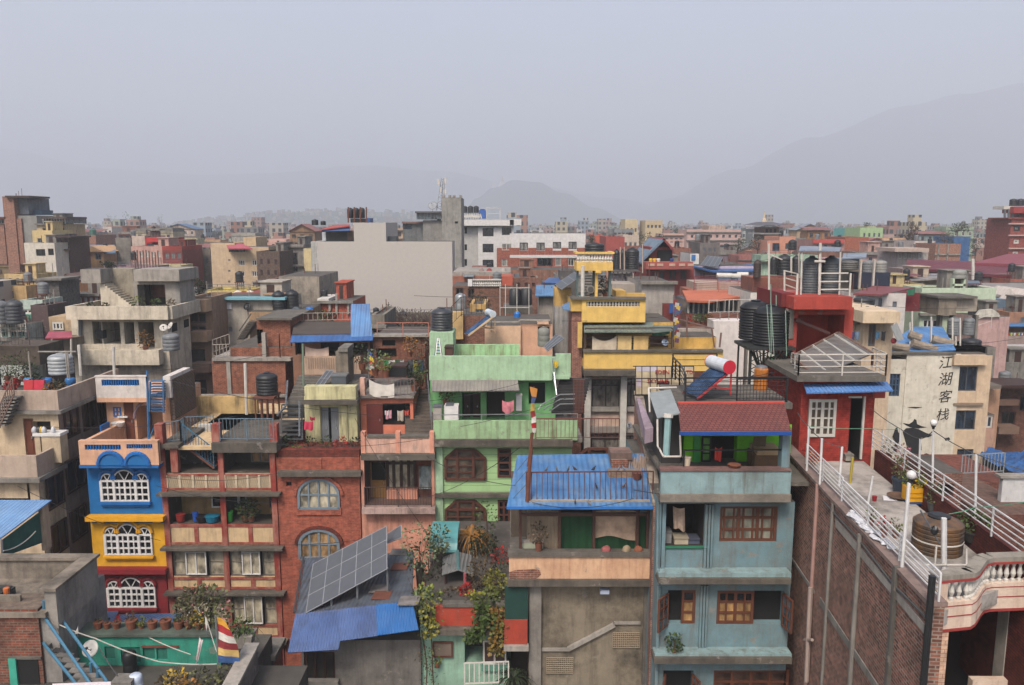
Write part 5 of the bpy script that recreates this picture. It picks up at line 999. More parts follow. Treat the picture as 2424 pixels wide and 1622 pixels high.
e=k0+(pl_[1]-k0)*.3;t.part('corner_pier',MB().hexa(*vprism(k0,e,-.24,zb2+.003,zt1-.072)),PEACHB)
sl=MB();up_=Vector((0,1,0))
for a,b_ in zip(pl_,pl_[1:]):q4=(a+up_*.2,b_+up_*.2,b_+up_*3.4,a+up_*3.4);sl.hexa([Vector((p.x,p.y,zb2+.07))for p in q4],[Vector((p.x,p.y,zfl-.36))for p in q4])
t.part('balcony_slab',sl,CONCD)
x0=P(1385,1350,k0.y).x;x1=P(1512,1350,k0.y).x;t.part('corner_column',MB().box(x0,x1,k0.y+.06,k0.y+.5,0,zb2+.05),brick((226,192,166),(220,186,160),(176,120,104),.2,.34,.1,.006));q=P(2090,1300,18.2);t.part('column',MB().box(q.x-.3,q.x+.5,18.2,18.6,0,zb2),CONCL)
q0,q1=P(1500,1560,18.6),P(2360,1560,18.6);t.part('lower_wall',MB().box(x0+.3,q1.x,20.3,20.49,0,15.1),plain((40,30,28),.9));t.part('lower_parapet',MB().box(P(1720,1540,18.0).x,q1.x,18.0,18.2,9,P(0,1530,18.0).z),PEACHB)  # back wall coloured near black to stand for the unlit room
t.part('lower_floor',MB().box(x0+.3,q1.x,k0.y+.6,20.3,11.0,11.2),CONCD)
laundry('mustard yellow cloth hanging in the dark room below the peach balcony',P(1905,1280,19.6),P(1990,1280,19.6),1.3,plain((206,140,50),.9));laundry('dark pink garment hanging in the dark room below the peach balcony',P(1795,1190,19.8),P(1842,1190,19.8),.95,plain((150,60,80),.9))
WR=plain((226,224,222),.5);zr=zc+.01
def off(p,dx=0,dz=0):return Vector((p.x+dx,p.y,p.z+dz))
R('b4');m1=G(425,1305,zc);rail(t,[off(A_,.15,.01),off(A_+(B_-A_)*.62,.15,.01)],.62,WR,'h',nh=4,posts=2.2,r=.018,pr=.028);rail(t,[off(A_+(B_-A_)*.62,.15,.01),off(A_+(B_-A_)*.62,.75,.01),off(B_-wd*.3,.75,.01)],.62,WR,'h',nh=4,posts=2.2,r=.018,pr=.028)if False else None
rail(t,[off(A_+(B_-A_)*.62,.15,.01),off(B_-wd*.2,.15,.01)],.68,WR,'h',nh=5,posts=2.2,r=.014,pr=.024);rail(t,[off(D_-Vector((0,1.2,0)),.1,-.04),off(C_,.1,-.04)],.75,WR,'h',nh=4,posts=2.4,r=.017,pr=.026)
poles=[]
def tpole(label,bx,by,ty,z=zfl,r=.035,lean=0):
 b=G(bx,by,z);tp=P(bx+lean,ty,b.y);T('washing_line_pole',label,'pole','white poles along the terrace').mesh(MB().bar(b,tp,r,6),WR);poles.append(tp);return tp
p1=tpole('thin white pole at the far left end of the terrace railing',325,1185,815,zc,lean=18);p2=tpole('white pole second from the red hut on the left railing',435,1300,915,zc,lean=18);p3=tpole('slim white pole where the left railing straightens',598,1310,985,zc,lean=25);p4=tpole('leaning white pole halfway down the left railing',838,1470,1232,lean=42)
R('c4');p5=tpole('thick white pole near the front of the left railing',1125,575,-130,zc,.042,60);R('b4');
p6=tpole('white pole first from the red hut on the right railing',962,1080,840,lean=6);p7=tpole('white pole in front of the ink painting',1105,1160,835,lean=8);p8=tpole('white pole right of the ink painting',1265,1265,920,lean=14);p9=tpole('white pole holding the far globe lamp',1380,1390,850,lean=8);R('c4');p10=tpole('white pole at the right edge of the terrace',1738,220,-370,lean=12);tpole('square white column beside the brown tank',1478,630,165,r=.065)
R('b4');GLB_=plain((232,228,226),.25,spec=.6)
for lab,px,py,y in(('white globe lamp on a pole before the ink painting',1392,785,p9.y),('white globe lamp above the yellow crate',1205,1222,p5.y)):
 q=P(px,py,y);g=T('globe_lamp',lab,'lamp','globe lamps on the terrace');mb=MB();mb.sm=True;mb.blob(q,.105,.105,.105,14,8);g.part('globe',mb,GLB_);g.part('lamp_neck',MB().lathe(q-Vector((0,0,.2)),[(.035,0),(.045,.06),(.075,.1)],10),BLACKP)
R('b4');wire('dark cable from the red hut along the left poles',[P(250,700,26),p1,p2,p3],.012,GREYD,.06,group='cables over the terrace');wire('dark cable running down along the right poles',[P(850,650,27.5),p7,p8,p9,p10,Vector((p10.x+2.6,p10.y-4,p10.z-.4))],.014,GREYD,.05,group='cables over the terrace')
GRW_=plain((110,170,140),.6);wire('green line from the left pole to the ink painting pole',[p1,P(860,832,25),p7],.01,GRW_,.03,group='green washing lines');R('c4');wire('green line at the right edge of the terrace',[P(1520,130,19),P(1740,75,18.5),P(2160,30,17)],.014,GRW_,.02,group='green washing lines')
q=G(1410,500,zfl);q.y+=.5;tk=T('water_tank','brown stained ribbed tank with a pale band on the long terrace','water tank');r_=(P(1600,350,q.y).x-P(1210,350,q.y).x)/2;pr=[]
hh=Z(160,q.y)-q.z-.1;bs=Vector((P(1408,500,q.y).x,q.y,q.z))
def stain(n,B2,N,L):
 f=_ramp(N,L,_noise(N,L,2.2,sc=(1,1,.15),detail=6),.4,.65);f2=_ramp(N,L,_noise(N,L,1.4,sc=(1.5,1.5,.2),detail=4),.5,.7);c=_mix(N,L,f,rgb((74,62,52)),rgb((136,94,48)));L.new(_mix(N,L,f2,c,rgb((58,54,52))),B2.inputs['Base Color']);B2.inputs['Roughness'].default_value=.5
for i in range(7):z0=hh*i/7;d=hh/7;pr+=[(r_*.965,z0+d*.03),(r_,z0+d*.2),(r_,z0+d*.8),(r_*.965,z0+d*.97)]
mb=MB();mb.lathe(bs,pr+[(r_*.9,hh+.03),(r_*.5,hh+.12)],26);tk.part('tank_body',mb,mat('stained_tank',stain));tk.part('band',MB().lathe(bs+Vector((0,0,hh*.4)),[(r_*1.01,0),(r_*1.02,.02),(r_*1.01,.04)],26),OFFW);tk.part('lid',MB().lathe(bs+Vector((0,0,hh+.1)),[(r_*.45,0),(r_*.45,.06),(r_*.3,.1)],18),BLACKP);tk.part('plinth',MB().box(bs.x-r_-.1,bs.x+r_+.15,bs.y-r_-.12,bs.y+r_,zfl+.004,bs.z-.002 if bs.z>zfl+.05 else zfl+.006),CONCL)
mb=MB();a=G(1395,640,zfl);mb.path([a,Vector((a.x,a.y,a.z+.75))],.025,5);mb.path([G(1300,640,zfl)+Vector((0,0,.25)),G(1660,640,zfl)+Vector((0,0,.25)),G(1660,520,zfl)+Vector((0,0,.3))],.02,5);T('pipe_rail','low cream pipe rail around the tank base','pipe').mesh(mb,OFFW)
q=P(1395,270,a.y);dh=T('antenna','black antenna on a slanted rod in front of the brown tank','antenna');dh.part('rod',MB().bar(P(1280,100,a.y),P(1440,380,a.y),.02,5),GREYP);dh.part('antenna_head',MB().blob(q,.1,.08,.11,8,5,jit=.4),BLACKP)
R('b4');random.seed(21)
def tplant(label,px,py,r,fr,lm,pm,kind='bush',tall=1.2,h=.4,flower=None,n=110,ls=.1):
 q=G(px,py,zfl);return plant(label,(q.x,q.y,zfl+.003),r,h,fr,n,ls,lm,pm,kind,'pot plants on the railed terrace',tall=tall,flower=flower)
tplant('grassy plant in a dark blue pot below the ink painting',1105,1375,.27,.3,LOLIVE,plain((52,62,78),.5),tall=1.3,h=.5)
q=G(1250,1470,zfl);cr=T('plant_crate','yellow crate planted with yellow flowers by the right railing','planter');x0=P(1175,1420,q.y).x;x1=P(1320,1420,q.y).x;mb=MB().box(x0,x1,q.y-.02,q.y+.4,zfl+.08,zfl+.5);cr.part('crate_body',mb,plain((236,172,30),.5));mb=MB()
for z in(.2,.34):mb.box(x0-.004,x1+.004,q.y-.03,q.y-.021,zfl+z,zfl+z+.03)
cr.part('slat',mb,plain((190,130,20),.5));cr.part('base',MB().box(x0+.02,x1-.02,q.y,q.y+.38,zfl+.004,zfl+.079),plain((30,90,160)));f=MB();leaves(f,((x0+x1)/2,q.y+.2,zfl+.68),.32,.25,.28,120,.1);leaves(f,(x1-.08,q.y+.1,zfl+.66),.14,.12,.1,26,.09,1);cr.part('foliage',f,[LYG,leafm((240,206,40),(226,180,30))])
tplant('low green plants in a grey trough behind the yellow crate',1390,1530,.2,.24,LOLIVE,GREYD,h=.3);R('c4');tplant('dark green bushy plant in a basket right of the brown tank',1720,360,.3,.36,LGREEN,plain((60,58,56),.8),tall=.9,h=.3,n=160);tplant('bright small plant in a blue pot behind the bushy plant',1790,340,.14,.16,LGREEN,plain((40,90,160)),h=.3)
for px,py,lm,lab in((860,230,LYG,'small yellow green weed behind the left railing'),(1070,330,LYG,'low yellow green plant at the left railing near the front'),(970,320,LRED,'small red flowers behind the left railing')):tplant(lab,px,py,.1,.16,lm,POTM,h=.2,n=40,ls=.08)
R('b4');tplant('pink and white flowers in pots along the far right parapet',1130,1170,.13,.25,leafm((206,120,140),(110,120,80)),POTM,h=.3,n=80);tplant('sparse flowers in a pot close to the red hut',1010,1110,.12,.22,leafm((200,190,180),(90,100,70)),POTM,h=.3,n=60);tplant('red flowers behind the left railing by the red hut',300,1160,.13,.22,LRED,POTM,h=.2,n=70);tplant('orange flowers at the bend of the left railing',365,1175,.12,.2,leafm((230,140,50),(120,100,50)),POTM,h=.2,n=60)
bowl=T('clay_bowl','wide brown bowl near the right railing of the terrace','bowl');q=G(1100,1420,zfl);bowl.mesh(MB().lathe((q.x,q.y,zfl+.004),[(.2,0),(.34,.08),(.36,.1),(.32,.1),(.2,.04)],16),plain((110,84,66)));q=G(1015,1430,zfl)
pp=T('paper_sheet','white sheet of paper lying on the terrace floor','paper');mb=MB();mb.slab([q+Vector((-.22,-.12,.02)),q+Vector((.2,-.14,.012)),q+Vector((.26,.16,.02)),q+Vector((-.1,.2,.07))],.006);pp.mesh(mb,plain((226,222,224)));q=G(893,1440,zfl);T('red_tin','small red tin on the terrace floor','tin').mesh(MB().lathe((q.x,q.y,zfl+.004),[(.06,0),(.07,.15),(.05,.16)],12),plain((160,30,40)));q=G(690,1290,zfl)
T('yellow_post','short yellow green post standing beside the hut door','post').mesh(MB().bar((q.x,q.y,zfl),P(712,1075,q.y),.045,6),plain((180,160,60)));q=G(690,1120,zfl);st=T('step_block','cream stone block before the hut door','step');B(st,'block',(655,1060,720,1105),q.y,q.y+.4,CONCL);B(st,'block_top',(650,1050,724,1062),q.y-.02,q.y+.4,CONC)
R('b4');mb=MB();random.seed(2)
for k in range(9):q=A_+(B_-A_)*(.28+.03*k);mb.blob((q.x+random.uniform(.05,.25),q.y,zc+.05),random.uniform(.06,.14),random.uniform(.1,.3),random.uniform(.03,.08),7,5,jit=.7)
T('plastic_sheeting','crumpled white plastic sheeting along the left railing','sheet').mesh(mb,plain((222,222,226),.5))
REDB=brick((176,66,56),(164,58,50),(150,56,48),.25,.24,.08,.01);REDS=paint((184,76,64),.3,.45,(96,50,46));R('b4');Yh=27.6
t=T('stair_hut','red brick hut with an open door on the terrace, under the white roof railing','hut');x0,x1,z0,z1=rc((268,440,985,1120),Yh)
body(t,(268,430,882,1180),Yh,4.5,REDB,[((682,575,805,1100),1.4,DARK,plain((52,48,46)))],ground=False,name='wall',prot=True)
win(t,(345,590,575,905),Yh-.1,2,1,OFFW,plain((86,74,62),.4),.1,.03);a,b_,c,d=rc((345,590,575,905),Yh-.1)
for s in(0,1):
 xa=a+(b_-a)*(.06+s*.47);xb=a+(b_-a)*(.47+s*.47);t.part('glazing_bar',MB().box((xa+xb)/2-.03,(xa+xb)/2+.03,Yh-.08,Yh-.004,c+.1,d-.1),OFFW)
 for k in(.25,.5,.75):t.part('glazing_bar',MB().box(xa,xb,Yh-.075,Yh-.003,c+(d-c)*k-.025,c+(d-c)*k+.025),OFFW)
B(t,'door_frame',(790,565,806,1090),Yh-.05,Yh+.04,OFFW);B(t,'door_frame',(682,562,790,577),Yh-.05,Yh+.04,OFFW);door(t,(690,580,790,1060),Yh+1.2,plain((52,52,56)))
B(t,'roof_slab',(245,392,992,440),Yh-.5,Yh+3.4,CONCD);B(t,'right_lintel',(880,525,985,578),Yh-.1,Yh+.3,REDS)
q=[P(325,532,Yh-.8),P(1052,512,Yh-.8),P(1000,438,Yh-.02),P(298,455,Yh-.02)];t.part('awning',MB().slab(q,.05),corrugated((98,144,206),'x',.14,.45,.5,(160,150,146)),label='light blue sheet awning')
rail(t,[P(252,412,Yh-.4),P(985,408,Yh-.4)],0.84,OFFW,'h',nh=3,posts=1.5,r=.018,pr=.03);rail(t,[P(252,412,Yh-.4),P(190,380,Yh+2.2)],0.84,OFFW,'h',nh=3,posts=1.5,r=.018,pr=.03);rail(t,[P(985,408,Yh-.4),P(870,330,Yh+3.6)],0.84,OFFW,'h',nh=3,posts=1.5,r=.018,pr=.03)
sk=T('skylight_roof','grey ribbed skylight roof with pale glazing strips above the red hut','roof');pl=[P(400,398,Yh+.3),P(205,225,Yh+1.6),P(592,28,Yh+3.2),P(880,200,Yh+2.2)];sk.part('sheet',MB().slab(pl,.05),corrugated((112,108,106),'y',.3,.3,.5));mb=MB()
for k in(.18,.42,.66,.9):
 a=pl[0]+(pl[3]-pl[0])*k+Vector((0,0,.03));b_=pl[1]+(pl[2]-pl[1])*k+Vector((0,0,.03));mb.bar(a,b_,.045,4)
sk.part('strip',mb,plain((186,184,178)));sk.part('edge_beam',MB().path([pl[0],pl[1],pl[2],pl[3]],.06,4),plain((120,96,84)))
for p_ in(pl[0],pl[3]):sk.part('leg',MB().bar((p_.x,p_.y,P(0,410,Yh).z),p_,.05,4),DKWOOD)
sk.part('under_frame',MB().bar(P(400,398,Yh+.32),P(720,250,Yh+1.8),.05,4).bar(P(230,240,Yh+1.5),P(390,392,Yh+.4),.05,4),DKWOOD)
R('a4');Yb=31.0;t=T('tank_block','red plastered block carrying two tall grey tanks','building');body(t,(170,1115,772,1600),Yb,4,REDS,[((262,1180,690,1600),1.6,REDS)],ground=False,name='wall',prot=True);B(t,'roof_beam',(238,1018,772,1132),Yb-.7,Yb+3,REDS);B(t,'side_beam',(125,985,240,1110),Yb+.2,Yb+3.4,paint((128,44,48),.3,.3));t.part('diagonal_beam',MB().bar(P(250,1225,Yb-.1),P(560,1350,Yb-.1),.08,4),plain((84,50,46)))  # dark red of the side beam stands for the slab's shaded side
B(t,'lean_column',(160,1130,235,1400),Yb-.05,Yb+.2,CONC)
R('d4');zt=Z(925,31.4);x=P(1175,900,32).x
for a,b_,lab in((1045,1305,'tall dark grey ribbed tank on the red block, left of two'),(1335,1622,'tall dark grey ribbed tank on the red block, right of two')):
 xa,xb=P(a,620,32).x,P(b_,620,32).x;tank(lab,((xa+xb)/2,32,zt),(xb-xa)/2,Z(300,32)-zt,plain((88,94,98),.55,var=.2),ribs=13)
cp=T('tank_shelter','pale metal sheet roof on white posts over the two tall tanks','shelter');cp.part('roof',MB().slab([P(985,215,31.2),P(1625,225,31.2),P(1640,165,33.2),P(1010,145,33.2)],.04),corrugated((150,158,172),'x',.12,.2));
for px,top,r_ in((1035,240,.035),(1320,100,.055),(1630,240,.035),(970,580,.045),(1790,570,.04)):cp.part('post',MB().bar((P(px,600,31.3).x,31.3,zt),P(px,top,31.3),r_,6),OFFW)
mb=MB()
for y in(572,700,822):mb.bar(P(1325,y,31.28),P(1750,y-4,31.28),.03,5)
cp.part('cross_bar',mb,OFFW);mb=MB().bar(P(1230,385,31.25),P(1390,385,31.25),.05,5);cp.part('sign_bar',mb,OFFW)
fr=T('scaffold','white pipe frame left of the tall grey tanks','frame');mb=MB()
for px,a,b_ in((525,110,850),(765,520,850),(870,320,560),(990,250,560)):mb.bar(P(px,b_,33),P(px,a,33),.045,5)
mb.bar(P(765,530,33),P(980,580,33),.03,5).bar(P(765,640,33),P(980,700,33),.03,5).bar(P(765,740,33),P(980,820,33),.03,5).bar(P(520,850,33),P(980,850,33),.03,5).bar(P(500,265,33),P(730,360,33),.03,5);fr.mesh(mb,OFFW)
R('a4');Yt=31.5;q0=P(-236,1445,Yt);q1=P(165,1445,Yt);tank('black ribbed tank at the back left of the dark lattice tower',(q0.x+(q1.x-q0.x)*.36,Yt+.5,q0.z+.12),(q1.x-q0.x)*.36,Z(1085,Yt)-q0.z,plain((24,25,28),.5,var=.3),ribs=12);tank('big black tank with pale pipes on a dark lattice tower',(q0.x+(q1.x-q0.x)*.6,Yt-.2,q0.z),(q1.x-q0.x)*.4,Z(1085,Yt)-q0.z,plain((24,25,28),.5,var=.3),ribs=12)
tw=T('tank_tower','dark steel lattice tower under the big black tank','tower');mb=MB();zb=zd;cx=(q0.x+q1.x)/2;w=(q1.x-q0.x)/2
for a in(-.9,-.3,.3,.9):
 for y in(Yt-.8,Yt+.8):mb.bar((cx+a*w,y,zb-1),(cx+a*w,y,q0.z-.05),.045,4)
mb.box(cx-w*1.05,cx+w*1.05,Yt-1,Yt+1,q0.z-.12,q0.z-.003)
for k in range(4):
 za=zb+(q0.z-zb)*k/4;zb_=zb+(q0.z-zb)*(k+1)/4
 for a in(-.9,-.3,.3):mb.bar((cx+a*w,Yt-.8,za),(cx+(a+.6)*w,Yt-.8,zb_),.022,4);mb.bar((cx+(a+.6)*w,Yt-.8,za),(cx+a*w,Yt-.8,zb_),.022,4)
for k in range(16):a=RAD(180+180*k/15);mb.bar((cx+w*.9*math.cos(a),Yt-.8+.5*math.sin(a),q0.z-.1),(cx+w*.55*math.cos(a),Yt-.8,q0.z-.75),.03,4)
tw.mesh(mb,plain((46,50,48),.6));mb=MB()
for a,b_ in(((-10,1090),(20,1560)),((30,1095),(55,1560)),((25,900),(30,1560)),((75,1000),(75,1100)),((160,1140),(170,1560))):mb.bar(P(a[0],a[1],Yt-1.25),P(b_[0],b_[1],Yt-1.25),.016,5)
T('water_pipes','pale vertical water pipes in front of the big black tank','pipes').mesh(mb,plain((150,176,160),.5));gs=T('stair_rail','green handrail sloping from the black tank tower to the red hut','railing');R('b4');mb=MB();mb.slab([P(0,220,31),P(0,280,31),P(190,400,29),P(170,340,29)],.05);gs.mesh(mb,plain((60,140,86),.5))
HC=paint((234,226,208),.2,.4,(150,130,110));HC2=paint((228,200,168),.15,.3);Yc=48.0;R('b4')
t=T('hotel','cream hotel with black ink writing and a brush painting on its wall','hotel');body(t,(985,250,1130,1300),Yc+.06,7.5,HC,[((1018,372,1108,562),.2,DARK)]);win(t,(1018,372,1108,562),Yc+.06,3,4,plain((60,84,110)),GLB,.07)
body(t,(1128,205,1575,1300),Yc,7.5,HC);body(t,(1570,218,1838,1300),Yc+.1,6,HC2,[((1590,312,1755,518),.2,DARK),((1572,680,1742,842),.2,DARK),((1584,1005,1722,1158),.2,DARK)])
for r_ in((1590,312,1755,518),(1572,680,1742,842),(1584,1005,1722,1158)):win(t,r_,Yc+.1,2,1,plain((74,78,84)),glass((34,46,60),.1),.06)
B(t,'cornice',(1565,218,1842,300),Yc-.25,Yc+.1,HC2);B(t,'coping',(985,196,1580,212),Yc-.08,Yc+.5,CONCD);B(t,'ledge',(1560,620,1810,640),Yc-.06,Yc+.1,plain((150,130,110)));B(t,'water_tank_recess',(985,0,986,1),Yc,Yc+.01,HC)if False else None
INK=plain((20,20,22),.8)
for ch,px,py,s in(('江',1486,285,1.18),('湖',1482,425,1.22),('客',1480,572,1.15),('栈',1462,722,1.12)):c=P(px,py,Yc-.012);t.part('ink_writing',text(ch,INK,s*.72,c,(RAD(90),RAD(-6),0),.006,vert=True),INK)
mb=MB()
def ink(pts):mb.prism([P(a,b_,Yc-.004)for a,b_ in pts],(0,-.012,0))
for g in([(1130,785),(1185,795),(1215,775),(1230,752),(1246,760),(1252,795),(1290,812),(1335,822),(1260,832),(1195,822),(1160,806)],[(1160,830),(1215,825),(1265,838),(1330,870),(1385,885),(1350,905),(1285,910),(1290,1010),(1262,1050),(1200,1040),(1170,1000),(1150,930),(1130,860)],[(1070,830),(1085,820),(1092,860),(1110,880),(1105,930),(1080,985),(1062,980),(1070,940),(1045,900)],[(1200,1045),(1262,1050),(1270,1110),(1255,1170),(1220,1150),(1205,1100)],[(1280,1060),(1330,1040),(1356,1050),(1330,1100),(1300,1160),(1286,1120)],[(1055,990),(1090,980),(1100,1010),(1080,1030),(1050,1020)],[(1170,655),(1230,650),(1300,655),(1240,664)],[(1480,915),(1520,905),(1530,925),(1490,935)]):ink(g)
t.part('ink_painting',mb,plain((34,34,36),.85,var=.4))
R('a4');BT=corrugated((90,140,196),'x',.4,.35,.55,(140,150,160));q=[P(960,1545,Yc+.3),P(1720,1500,Yc+.3),P(1600,1290,Yc+6),P(1330,1290,Yc+6)];t.part('roof_sheet',MB().slab(q,.06),BT,label='light blue roof sheets')
for i,(a,b_)in enumerate((((1070,1450),(1285,1495)),((1320,1440),(1540,1505)),((1500,1400),(1690,1455)),((1290,1360),(1400,1395)))):rr=T('rolled_mat',['rolled mat at the left of the blue hotel roof','rolled mat in the middle of the blue hotel roof','rolled mat at the right of the blue hotel roof','short rolled mat at the back of the blue hotel roof'][i],'roll','rolled mats on the blue roof');rr.mesh(MB().bar(P(*a,Yc+.8+1.2*(i>1)),P(*b_,Yc+.6+1.2*(i>1)),.27,10),plain((150,136,120),.9,var=.35))
for a,b_,lab in((1645,1760,'grey plastic tank on pale posts above the hotel, left of the pair'),(1785,1885,'grey plastic tank above the hotel, right of the pair')):
 xa,xb=P(a,1300,55).x,P(b_,1300,55).x;tank(lab,((xa+xb)/2,55,Z(1365,55)),(xb-xa)/2,Z(1200,55)-Z(1365,55),TANKG,ribs=6)
tankpx('squat black tank on the right end of the hotel roof',(1770,1395,1945,1512),51,None,4)
for i,(px,a,b_)in enumerate(((1300,1500,1250),(1320,1480,1150),(1495,1450,1200),(1690,1440,1210),(1760,1480,1210),(1720,1560,1380))):T('roof_post',['thin pale post first from the left on the blue hotel roof','tallest pale post on the blue hotel roof','pale post in the middle of the blue hotel roof','pale post before the left grey plastic tank','pale post between the two grey plastic tanks','short pale post at the roof edge below the grey plastic tanks'][i],'post','pale posts on the hotel roof').mesh(MB().bar(P(px,a,50),P(px,b_,50),.06,5),OFFW);cp=T('low_wall','concrete kerb at the right of the hotel roof','wall');B(cp,'kerb',(1720,1490,1990,1560),49.5,53,CONCD);B(cp,'kerb_top',(1710,1478,1996,1492),49.4,53.1,CONC)
R('c1');t=T('brick_roof_house','brick house with a bare concrete parapet roof, lower left corner','house');zr=11.7;zp=12.4;xr=-14.62;FB=concrete((150,138,124),.9,.7);BR_=brick((150,82,62),(120,66,52),(130,116,104),.55,.26,.09,.016)
x0=-24;t.part('wall',MB().box(x0,P(330,1100,23.9).x,23.9,25,0,Z(930,23.9)),BR_);PROT.append(src((0,520,800,1568))+(23.9,))
t.part('roof_slab',MB().box(x0,xr-.25,23.8,27,zr-.16,zr),FB);t.part('side_wall',MB().box(P(330,1100,23.9).x+.002,xr,24,27,0,zr-.17),concrete((164,158,152),.6,.6));t.part('side_parapet',MB().box(xr-.32,xr+.05,23.95,26.5,zr-.6,zp),concrete((168,160,150),.5,.5));t.part('coping',MB().box(xr-.4,xr+.12,23.85,26.6,zp+.002,zp+.1),FB);t.part('back_parapet',MB().box(x0,xr-.33,26.3,26.5,zr,zp),FB);t.part('coping',MB().box(x0,xr-.41,26.2,26.6,zp+.002,zp+.1),FB);t.part('inner_wall',MB().box(x0,P(120,0,24.6).x,24.4,24.5,zr,zr+.3),FB)
B(t,'door_post',(80,1350,142,1640),23.8,23.9,plain((66,170,146),.6));B(t,'doorway',(142,1355,328,1640),23.87,23.9,DARK);B(t,'lintel',(70,1335,340,1354),23.84,23.9,CONCD)
q=T('scrap_pile','dark scrap with an orange tin on the concrete roof at the left edge','scrap');mb=MB();random.seed(6)
for k in range(12):p_=G(random.uniform(-30,110),random.uniform(800,880),zr);mb.box(p_.x-.2,p_.x+.15,p_.y-.1,p_.y+.1,zr,zr+random.uniform(.1,.35))
q.part('scrap_body',mb,plain((50,54,52),.8));p_=G(62,850,zr);q.part('tin',MB().lathe((p_.x,p_.y,zr+.2),[(.09,0),(.1,.2),(.08,.22)],10),plain((210,110,50)))
sh=T('sheet_roof_shed','shed with a sloping light blue sheet roof and dark teal screen at the left edge','shed');A1,B1,C1,D1=P(0,335,26.9),P(432,12,29.8),P(-260,12,29.8),P(-260,335,26.9);sh.part('roof',MB().slab([A1,B1,C1,D1],.05),corrugated((120,160,206),'x',.15,.35,.5,(150,160,170)));a,b_=P(22,345,27),P(328,115,29.2);sh.part('screen',MB().hexa([Vector((a.x,a.y,zp-.2)),Vector((b_.x,b_.y,zp-.6)),Vector((b_.x,b_.y+.03,zp-.6)),Vector((a.x,a.y+.03,zp-.2))],[a,b_,b_+Vector((0,.03,0)),a+Vector((0,.03,0))]),plain((28,92,84),.7,var=.3));sh.part('post',MB().bar(P(14,345,26.85),P(38,830,26.85),.05,5),GREYP);sh.part('corner_post',MB().box(P(312,0,29.4).x,P(375,300,29.4).x,29.4,29.8,zp-1,P(0,60,29.4).z),paint((206,178,150),.3,.5));wire('pale rope slung across the teal screen',[P(30,440,26.8),P(300,275,28.6)],.02,OFFW,.15)
t=T('teal_terrace_house','house roof with a turquoise parapet wall and clay pots, lower left','house');zt=9.2;Y=25.0;TL=paint((58,158,134),.3,.55,(50,74,66));TLD=paint((44,120,104),.35,.6,(44,60,56))
x0=P(330,1400,Y).x;x1=P(1850,1300,Y).x;zl=Z(1150,Y);mb=MB();hs=[]
for r_ in((880,1245,965,1350),(1015,1250,1180,1380),(1200,1250,1300,1350),(1315,1255,1405,1355)):a,b_,c,d=rc(r_,Y);hs.append((a,b_,c,d,.06,1))
mb.holed(x0,x1,zt,zl,Y,hs);mb.box(x0,x1,Y+.07,Y+.25,zt,zl-.002);t.part('parapet',mb,[TL,TLD]);t.part('coping',MB().box(x0-.05,x1+.05,Y-.12,Y+.75,zl,zl+.09),concrete((96,110,98),.8,.4));t.part('roof_terrace',MB().box(-17.8,P(1850,1500,20).x+1.0,19.5,Y-.002,0,zt),concrete((88,84,78),.9,.3));t.part('house_wall',MB().box(x0,x1+.8,Y+.26,28,0,zl-1.6),CONCD);B(t,'doorframe',(1185,1238,1500,1256),Y-.04,Y,plain((120,70,56)))
a,b_=G(1960,1568,zt+.9),G(2110,1235,zt+.9);t.part('side_parapet',MB().hexa([Vector((a.x-.12,a.y-2,0)),Vector((a.x+.2,a.y-2,0)),Vector((b_.x+.2,b_.y,0)),Vector((b_.x-.12,b_.y,0))],[Vector((a.x-.12,a.y-2,zt+.9)),Vector((a.x+.2,a.y-2,zt+.9)),Vector((b_.x+.2,b_.y,zt+.9)),Vector((b_.x-.12,b_.y,zt+.9))]),concrete((140,128,118)));t.part('side_coping',MB().hexa([Vector((a.x-.2,a.y-2,zt+.903)),Vector((a.x+.28,a.y-2,zt+.903)),Vector((b_.x+.28,b_.y,zt+.903)),Vector((b_.x-.2,b_.y,zt+.903))],[Vector((a.x-.2,a.y-2,zt+1.0)),Vector((a.x+.28,a.y-2,zt+1.0)),Vector((b_.x+.28,b_.y,zt+1.0)),Vector((b_.x-.2,b_.y,zt+1.0))]),CONCL)
for i,(q,lab)in enumerate((([(590,1080),(930,1070),(995,945),(650,960)],'left shed'),([(1060,1125),(1450,1060),(1535,962),(1000,975)],'right shed'))):
 s=T('lean_to',['left blue sheet lean-to below the red storey','right blue sheet lean-to below the red storey'][i],'lean-to','blue lean-to sheds');v=[P(q[0][0],q[0][1],26.0),P(q[1][0],q[1][1],26.0),P(q[2][0],q[2][1],29),P(q[3][0],q[3][1],29)];s.part('roof',MB().slab(v,.04),corrugated((78,112,158),'x',.16,.4,.5,(90,100,110)));s.part('shed_wall',MB().box(v[0].x+.4,v[1].x-.3,26.3,28.8,0,min(p_.z for p_ in v)-.2),CONCD)
random.seed(8);cp_=zl+.09
for px,r,lm,fr,n,lab in((830,.2,LDARK,.06,8,'small dark pot first on the turquoise parapet'),(905,.17,LDARK,.08,10,'brown pot second on the turquoise parapet'),(985,.19,LDARK,.06,8,'shallow pot third on the turquoise parapet'),(1110,.26,LBRN,.16,30,'low bowl with dry leaves on the turquoise parapet'),(1190,.13,LYG,.13,40,'small bright green plant on the turquoise parapet'),(1285,.22,LBRN,.04,6,'stained empty pot left of the large clay pot'),(1395,.26,LBRN,.05,6,'large clay pot, tallest on the turquoise parapet'),(1505,.23,LGREEN,.12,24,'clay pot with short green stems right of the large pot'),(1590,.18,LBRN,.2,30,'clay pot under the big flowering bush'),(1670,.18,leafm((236,190,40),(120,120,60)),.25,50,'pot with bright yellow flowers below the big bush'),(1740,.16,LGREEN,.22,40,'pot of green leaves at the end of the row')):
 q=P(px,1130,Y+.3);plant(lab,(q.x,Y+.3,cp_),r*.78,r*1.2,fr,n,.1,lm,tall=1,group='clay pots on the turquoise parapet')
